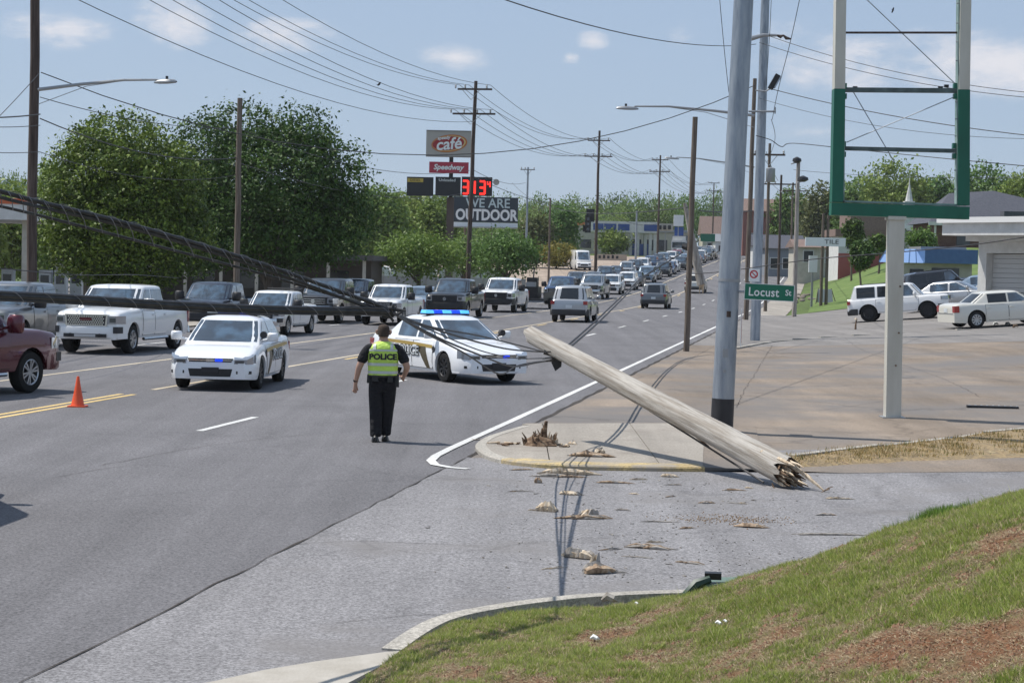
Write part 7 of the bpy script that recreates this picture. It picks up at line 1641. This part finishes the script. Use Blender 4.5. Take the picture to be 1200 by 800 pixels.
skin_m = mat('skin', (.42, .25, .18), .55); navy = mat('black_uniform', (.009, .009, .012), .9, bump=(13, 1, .05)); lime = mat('lime_vest', (.54, .76, .12), .6, bump=(11, .9, .04)); silver_r = mat('reflective_silver', (.50, .54, .50), .4); hairm = mat('short_brown_hair', (.05, .032, .022), .9, bump=(60, .6)); leather = mat('black_leather', (.012, .011, .010), .4)
B = [((0, 0, .95), (.15, .11)), ((0, .01, 1.12), (.15, .115)), ((0, .0, 1.32), (.17, .11)), ((0, -.01, 1.46), (.10, .08)), ((0, 0, 1.54), (.056, .056)), ((0, .02, 1.62), (.068, .08)), ((0, .02, 1.70), (.074, .09)), ((0, .015, 1.765), (.05, .06)),
     ((-.20, -.01, 1.43), .068), ((-.315, -.04, 1.14), .048), ((-.36, .03, .90), .030), ((-.365, .05, .82), (.034, .02)), ((-.345, .06, .735), .0105), ((-.365, .065, .725), .0105), ((-.385, .06, .735), .010), ((-.40, .05, .75), .009), ((-.335, .085, .80), .011), ((-.33, .09, .765), .009),
     ((.20, -.01, 1.43), .068), ((.325, -.05, 1.15), .048), ((.285, .14, 1.0), .030), ((.265, .20, .97), (.034, .02)), ((.24, .27, .965), .0105), ((.25, .28, .945), .0105), ((.265, .275, .925), .010), ((.28, .26, .91), .009), ((.235, .22, .99), .011), ((.22, .25, 1.0), .009),
     ((-.095, 0, .86), .088), ((-.09, .0, .50), .062), ((-.085, -.05, .12), .042), ((-.085, .03, .05), (.04, .03)), ((-.085, .13, .035), (.04, .025)),
     ((.095, 0, .86), .088), ((.075, .07, .50), .062), ((.045, .10, .13), .042), ((.045, .18, .05), (.04, .03)), ((.045, .27, .035), (.04, .025))]
E = [(0, 1), (1, 2), (2, 3), (3, 4), (4, 5), (5, 6), (6, 7), (3, 8), (8, 9), (9, 10), (10, 11), (11, 12), (11, 13), (11, 14), (11, 15), (11, 16), (16, 17), (3, 18), (18, 19), (19, 20), (20, 21), (21, 22), (21, 23), (21, 24), (21, 25), (21, 26), (26, 27),
     (0, 28), (28, 29), (29, 30), (30, 31), (31, 32), (0, 33), (33, 34), (34, 35), (35, 36), (36, 37)]
body = skin('body', B, E, skin_m, off)
mb = MB()
for sx in (-1, 1): mb.tube([(sx*.082, .0, 1.63), (sx*.094, -.012, 1.66), (sx*.094, -.012, 1.69), (sx*.082, .0, 1.70)], [.008, .016, .018, .008], 6)
mb.tube([(0, .105, 1.69), (0, .125, 1.655), (0, .105, 1.645)], [.008, .016, .01], 6)
ears = mb.mesh('ears', skin_m); bm = bmesh.new(); bm.from_mesh(body.data); bm.from_mesh(ears); bm.to_mesh(body.data); bm.free()
def loft(rows_, name, m, n=24, parent=off, pw=2.5):
    mb = MB(); out = []
    for (z, rx, ry, cx, cy) in rows_:
        out.append([(cx+rx*abs(cos(a))**(2/pw)*(1 if cos(a) >= 0 else -1), cy+ry*abs(sin(a))**(2/pw)*(1 if sin(a) >= 0 else -1), z) for a in [2*pi*k/n for k in range(n)]])
    mb.grid(out, close=True); mb.f.append(tuple(range(len(mb.v)-n, len(mb.v)))); mb.mi.append(0); return mb.build(name, m, parent, ang=70)
# trousers: waist loft + legs
skin('trousers', [((0, 0, .93), (.165, .125)), ((0, 0, 1.02), (.165, .125)), ((-.088, 0, .84), (.108, .12)), ((-.083, .0, .50), (.088, .095)), ((-.078, -.04, .12), (.072, .082)), ((-.078, -.035, .07), (.076, .088)), ((.088, 0, .84), (.108, .12)), ((.068, .065, .50), (.088, .095)), ((.048, .10, .14), (.072, .082)), ((.046, .105, .08), (.076, .088))],
     [(0, 1), (0, 2), (2, 3), (3, 4), (4, 5), (0, 6), (6, 7), (7, 8), (8, 9)], navy, off)
skin('shirt', [((0, 0, 1.10), (.175, .13)), ((0, 0, 1.30), (.19, .125)), ((0, -.01, 1.44), (.13, .095)), ((0, -.01, 1.51), (.07, .07)), ((0, 0, .99), (.17, .13)), ((-.205, -.01, 1.43), .085), ((-.26, -.03, 1.29), .078), ((-.30, -.035, 1.185), .080), ((.205, -.01, 1.43), .085), ((.265, -.03, 1.29), .078), ((.308, -.045, 1.19), .080)],
     [(0, 1), (1, 2), (2, 3), (0, 4), (2, 5), (5, 6), (6, 7), (2, 8), (8, 9), (9, 10)], navy, off)
VR = [(1.02, .195, .150, 0, 0), (1.10, .198, .152, 0, 0), (1.22, .204, .150, 0, 0), (1.33, .212, .147, 0, -.005), (1.42, .200, .138, 0, -.01), (1.475, .165, .118, 0, -.01), (1.515, .105, .09, 0, -.005), (1.53, .075, .075, 0, 0)]
vest = loft(VR, 'vest', lime)
def vint(z, k): return float(np.interp(z, [r[0] for r in VR], [r[k] for r in VR]))
def band(z0, z1, m, name, grow=.005): 
    mb = MB(); out = []
    for z in (z0, z1): out.append([((vint(z, 1)+grow)*abs(cos(a))**.8*(1 if cos(a) >= 0 else -1), vint(z, 4)+(vint(z, 2)+grow)*abs(sin(a))**.8*(1 if sin(a) >= 0 else -1), z) for a in [2*pi*k/24 for k in range(24)]])
    mb.grid(out, close=True); mb.build(name, m, vest, ang=70)
for z in (1.065, 1.185): band(z-.022, z+.022, silver_r, 'reflective_band')
band(1.385, 1.415, silver_r, 'reflective_band', .006)
for sx in (-1, 1):
    mb = MB(); mb.grid([[(sx*x, vint(z, 4)-(vint(z, 2)+.008)*(1-(abs(x)/(vint(z, 1)+.008))**2.5)**.4, z) for x in (.095, .115, .135)] for z in (1.41, 1.45, 1.475, 1.50)], flip=sx > 0); mb.build('shoulder_band', silver_r, vest, ang=70)
mb = MB(); mb.grid([[(x, vint(z, 4)-(vint(z, 2)+.004), z) for x in (-.16, -.08, 0, .08, .16)] for z in (1.23, 1.37)]); mb.build('back_panel', lime, vest)
tx = text_mesh('POLICE', .118, sblk, 'police_lettering', vest, (.0, -.163, 1.30), (pi/2, 0, 0), .0015, .95, bold=.006)
loft([(.985, .188, .146, 0, 0), (1.045, .190, .148, 0, 0)], 'duty_belt', leather)
for (x, y, w, d, h) in ((.19, .0, .06, .12, .20), (-.185, -.02, .05, .08, .13), (.10, -.15, .07, .04, .10), (-.10, -.15, .09, .04, .09)): mb = MB(); mb.box((x, y, 1.0-h*.3), (w, d, h), 0, .85); mb.build('belt_pouch', leather, off)
for (x, y0) in ((-.085, -.05), (.046, .10)):
    mb = MB(); rows = []
    for (dy, w, h) in ((-.085, .03, .07), (-.06, .045, .10), (0, .048, .11), (.08, .05, .085), (.15, .052, .06), (.20, .035, .045)):
        rows.append([(x+w*cos(a), y0+dy, .012+h*max(0, sin(a))*1.0) for a in [k*pi/6 for k in range(12)]])
    mb.grid(rows, close=True, flip=True); nn_ = 12; mb.f += [tuple(range(nn_)), tuple(range(len(mb.v)-1, len(mb.v)-nn_-1, -1))]; mb.mi += [0, 0]; mb.build('boot', leather, off)
mb = MB(); rows = []
for (z, rx, ry, cy) in ((1.60, .066, .04, -.035), (1.64, .076, .065, -.012), (1.69, .080, .088, .012), (1.74, .076, .090, .016), (1.775, .056, .066, .018), (1.79, .02, .025, .018)):
    rows.append([(rx*cos(a), cy+ry*sin(a)*(1 if sin(a) < 0 else (.75 if z > 1.72 else .15)), z) for a in [2*pi*k/20 for k in range(20)]])
mb.grid(rows, close=True); mb.f.append(tuple(range(len(mb.v)-20, len(mb.v)))); mb.mi.append(0); mb.build('hair', hairm, off, ang=70)
mb = MB(); mb.tube([(-.357, .018, .935), (-.361, .03, .915)], .034, 10); mb.build('watch', leather, off)

off.scale = (1.14, 1.1, 1.0)
# ---------------------------------------------------------------- debris
rr = random.Random(31)
def chunk(px, py, L_, w, h, ang, m, label, name='wood_chunk', up=0, jag=.25):
    q = G(px, py); q.z += .006; ns = 2 if w < .07 else 4; h *= .85
    def shard(L2, w2, h2, dx, dy, a0):
        """one split piece of wood: flat sided, ragged, running out to points"""
        mb = MB(); k = 6; n = 5; rows = []
        ph = rr.uniform(0, 6); bend = rr.uniform(-.12, .12)*w2*3
        for i in range(k+1):
            u = i/k; x = (u-.5)*L2; s_ = ([.5, .95, 1, .9, 1, .85, .4] if w2 > .3*L2 else [.25, .8, 1, .85, .95, .6, .15])[i]*rr.uniform(.8, 1.2); yo = bend*sin(pi*u)
            r_ = [(x+rr.uniform(-.5, .5)*L2*.07, yo+w2*.5*s_*cos(2*pi*j/n+ph), max(0, h2*.5*(1+1.1*sin(2*pi*j/n+ph))*s_)) for j in range(n)]
            rows.append([(dx+px_*cos(a0)-py_*sin(a0), dy+px_*sin(a0)+py_*cos(a0), pz_) for px_, py_, pz_ in r_])
        mb.grid(rows, close=True); mb.f += [tuple(range(n-1, -1, -1)), tuple(range(len(mb.v)-n, len(mb.v)))]; mb.mi += [0, 0]; return mb
    o = shard(L_, w*.62, h*.8, 0, 0, 0).build(name, m, None, smooth=False, loc=q); o.rotation_euler = (0, 0, R(ang))
    for i in range(ns):
        c = shard(L_*rr.uniform(.45, .9), w*rr.uniform(.22, .42), h*rr.uniform(.5, 1.15), rr.uniform(-.2, .2)*L_, rr.uniform(-.38, .38)*w, rr.uniform(-.3, .3)).build('splinter', m if rr.random() < .6 else (OW if m is not OW else RW), o, smooth=False)
    return tag(o, label, 'wood debris')
FW, RW, OW = M['fresh_wood'], M['bark_wood'], M['old_wood']
chunk(678, 654, .36, .16, .12, -35, FW, 'curled pale piece of split wood beside the cable shadows', up=.0)
chunk(703, 672, .30, .17, .11, 24, RW, 'dark stubby wood chunk, nearest debris to the grass bank'); chunk(697, 665, .22, .05, .16, 60, FW, 'upright pale sliver leaning on the dark stubby chunk')
chunk(684, 608, .62, .09, .05, 8, RW, 'long dark splinter crossing the cable shadows'); chunk(691, 605, .26, .11, .10, 40, FW, 'pale wedge of wood at the end of the long dark splinter')
chunk(641, 599, .24, .16, .12, -30, FW, 'yellowish lump of wood left of the cable shadows'); chunk(668, 580, .28, .10, .07, -20, FW, 'small white wood chip on the cable shadows')
chunk(762, 643, .52, .09, .05, -10, OW, 'grey brown stick lying alone in the middle of the side street'); chunk(630.5, 566, .10, .10, .09, 0, RW, 'small round brown lump below the yellow kerb')
chunk(665, 556, .78, .16, .11, 4, FW, 'thick split log piece lying just below the yellow kerb', name='split_log'); chunk(655, 559, .72, .10, .05, 2, RW, 'reddish brown strip under the split log piece')
o = chunk(694, 541, .62, .16, .09, -6, RW, 'brown bark slab lying on the yellow kerb'); o.location.z += KH
o = chunk(703, 537, .22, .12, .09, 50, FW, 'small pale chip resting against the bark slab'); o.location.z += KH
o = chunk(671, 526, .18, .12, .10, -40, FW, 'whitish chip on the sidewalk right of the splintered stump'); o.location.z += KH-.03
chunk(721, 566.5, .50, .05, .04, 0, RW, 'straight dark stick right below the yellow kerb'); chunk(785, 559, .24, .10, .06, -12, FW, 'pale chip left of the pole base on the side street')
chunk(880, 618, .36, .13, .06, -12, RW, 'black flat chip beside the manhole patch'); chunk(972, 627, .78, .06, .03, 3, OW, 'long thin pale stick near the grass crest'); chunk(968, 604, .26, .05, .03, 15, OW, 'short thin stick right of the pole butt')
chunk(776, 612, .40, .03, .02, 4, OW, 'thin faint stick in the middle of the street'); chunk(860, 575, .3, .05, .03, 5, RW, 'dark sliver just left of the pole butt'); chunk(612, 551, .34, .05, .03, 25, RW, 'dark sliver left below the yellow kerb')
chunk(565, 516, .42, .04, .025, 2, RW, 'thin dark sliver lying across the kerb nose'); chunk(828, 590, .2, .05, .03, 0, RW, 'little dark sliver in front of the pole'); chunk(985, 585, .35, .05, .03, 0, FW, 'pale sliver right of the pole butt')
for i in range(22):
    px_, py_ = rr.gauss(770, 95), rr.uniform(560, 672)
    if px_ > 930 or (px_ > 830 and py_ > 640): continue
    o = chunk(px_, py_, rr.uniform(.10, .34), rr.uniform(.012, .035), rr.uniform(.015, .03), rr.uniform(-40, 40), rr.choice([OW, RW, FW]), 'small loose splinter among the wood scraps on the side street'); o['group'] = 'small loose splinters on the side street'
rs = np.random.default_rng(5); n = 330; mb = MB()
for i in range(n):
    px = rs.normal(760, 130); py = rs.uniform(556, 690)
    if px < 480 or px > 1000: continue
    q = G(float(px), float(py)); 
    if bank_h(q.x, q.y) > .04 and q.y < 16: continue
    a = rs.uniform(-1.5, 1.5); l = rs.uniform(.006, .026)*(3.0 if rs.random() < .10 else 1); w = l*rs.uniform(.2, .6) if l < .03 else l*.14
    mb.box((q.x, q.y, .009), (l, w, .008), a)
o = mb.build('wood_crumbs', OW, None, smooth=False); tag(o, 'tiny wood crumbs scattered over the side street', 'wood debris', kind='stuff')
# gravelly patch
n = 420; mb = MB()
for i in range(n):
    u = rs.normal(0, .33); v = rs.normal(0, .10); q = G(855, 609); s_ = rs.uniform(.004, .013); mb.box((q.x+u, q.y+v*2.2, .010), (s_*1.4, s_, s_*.8), rs.uniform(0, 3), .7)
o = mb.build('loose_gravel', RW, None, smooth=False); tag(o, 'patch of loose dark gravel left of the black flat chip', 'gravel', kind='stuff')
RW = M['rot_wood']
# splintered stump
q = G(634, 527); q.z = KH; t_ = empty('splintered_stump', q, 0, 'dark splintered stump of the broken pole on the corner sidewalk', 'stump')
mb = MB(); mb.tube([(0, 0, 0), (0, 0, .06), (.02, 0, .13)], [.19, .17, .10], 10); mb.build('stump_core', RW, t_)
for i in range(42):
    a = rr.uniform(0, 2*pi); r_ = rr.uniform(.01, .19); hh = rr.uniform(.08, .26)*(1.1-r_*2); x = r_*cos(a); y = r_*sin(a)*.8; w = rr.uniform(.012, .026); mb = MB(); mb.tube([(x, y, .0), (x*1.1, y*1.1, hh*.6), (x*1.25+rr.uniform(-.03, .03), y*1.2, hh)], [w, w*.8, .004], 5); mb.build('splinter', FW if rr.random() < .22 else RW, t_)
mb = MB(); mb.tube([(.03, 0, .1), (.035, 0, .25), (.05, 0, .37)], [.03, .026, .016], 6); mb.build('tall_splinter', RW, t_)
for i in range(14):
    a = rr.uniform(0, 2*pi); x = rr.uniform(-.45, .3); y = rr.uniform(-.18, .12); l = rr.uniform(.08, .22); mb = MB(); mb.tube([(x, y, .015), (x+l*cos(a), y+l*sin(a), .02)], [.02, .008], 5); mb.build('loose_splinter', RW if i % 3 else FW, t_)
t_.scale = (1.4, 1.35, .98)
# green box lid at the crest of the bank
cc = G(838, 702); yy_ = 15.05; c0 = AT(866, 681, 15.05)
t_ = empty('utility_box', (c0.x, c0.y, .0), R(-6), 'tipped black and green utility box lid at the edge of the grass bank', 'utility box')
gz = float(bank_h(c0.x, c0.y)); zt0_ = c0.z
dkg = mat('box_dark_green', (.02, .05, .035), .45)
mb = MB(); mb.box((.05, .15, zt0_-.03), (.62, .36, .035), rot=Matrix.Rotation(R(-3), 3, 'Y')); mb.build('box_lid', mat('box_pale_green', (.13, .19, .15), .5), t_)
mb = MB(); mb.box((-.0, .16, zt0_-.11), (.56, .32, .13)); mb.build('box_body', M['black'], t_)
mb = MB(); mb.tube([(-.22, .0, zt0_+.01), (-.32, -.02, zt0_-.03), (-.42, -.05, zt0_-.14), (-.44, -.05, zt0_-.2)], [.03, .045, .04, .03], 7); mb.build('broken_rim', dkg, t_); mb = MB(); mb.box((-.20, .05, zt0_+.03), (.13, .10, .05)); mb.build('latch', M['black'], t_); mb = MB(); mb.box((-.33, .0, zt0_-.17), (.14, .03, .06), rot=Matrix.Rotation(R(-30), 3, 'Y')); mb.build('white_tag', wh, t_)
# litter in the grass
for i, (px, py, s_) in enumerate([(697, 752, .032), (714, 713, .06), (842, 734, .022), (746, 710, .015), (850, 731, .014)]):
    x_, y_ = gb(px, py); z = float(bank_h(x_, y_)) if i != 1 else .12; mb = MB(); mb.tube([(-s_, 0, .01), (-s_*.3, .01, s_*.7), (s_*.5, -.01, s_*.4), (s_, 0, .005)], [s_*.2, s_*.6, s_*.5, s_*.15], 6)
    mb.f, mb.mi = mb.f, mb.mi; o = mb.build('litter' if i != 1 else 'wood_chunk', wh if i != 1 else OW, None, loc=(x_, y_, z+.015), ang=20); tag(o, ['crumpled white litter in the middle of the grass', 'grey wood chunk standing on the near kerb', 'white scrap in the grass below the utility box', 'tiny white scrap at the kerb end', 'second tiny white scrap below the utility box'][i], 'litter' if i != 1 else 'wood debris')

# ---------------------------------------------------------------- summer haze
mb = MB(); mb.box((0, 350, 48), (1900, 1100, 104)); hz = mb.build('haze', None if False else mat('haze_air', (1, 1, 1)), None, smooth=False); hz['kind'] = 'stuff'; hz['label'] = 'thin summer haze over the whole place'
hm = hz.data.materials[0]; t_ = hm.node_tree; t_.nodes.remove(t_.nodes['Principled BSDF']); pv_ = t_.nodes.new('ShaderNodeVolumePrincipled'); pv_.inputs['Color'].default_value = (.93, .96, 1, 1); pv_.inputs['Density'].default_value = .00012; pv_.inputs['Anisotropy'].default_value = .2
t_.links.new(pv_.outputs[0], t_.nodes['Material Output'].inputs['Volume'])
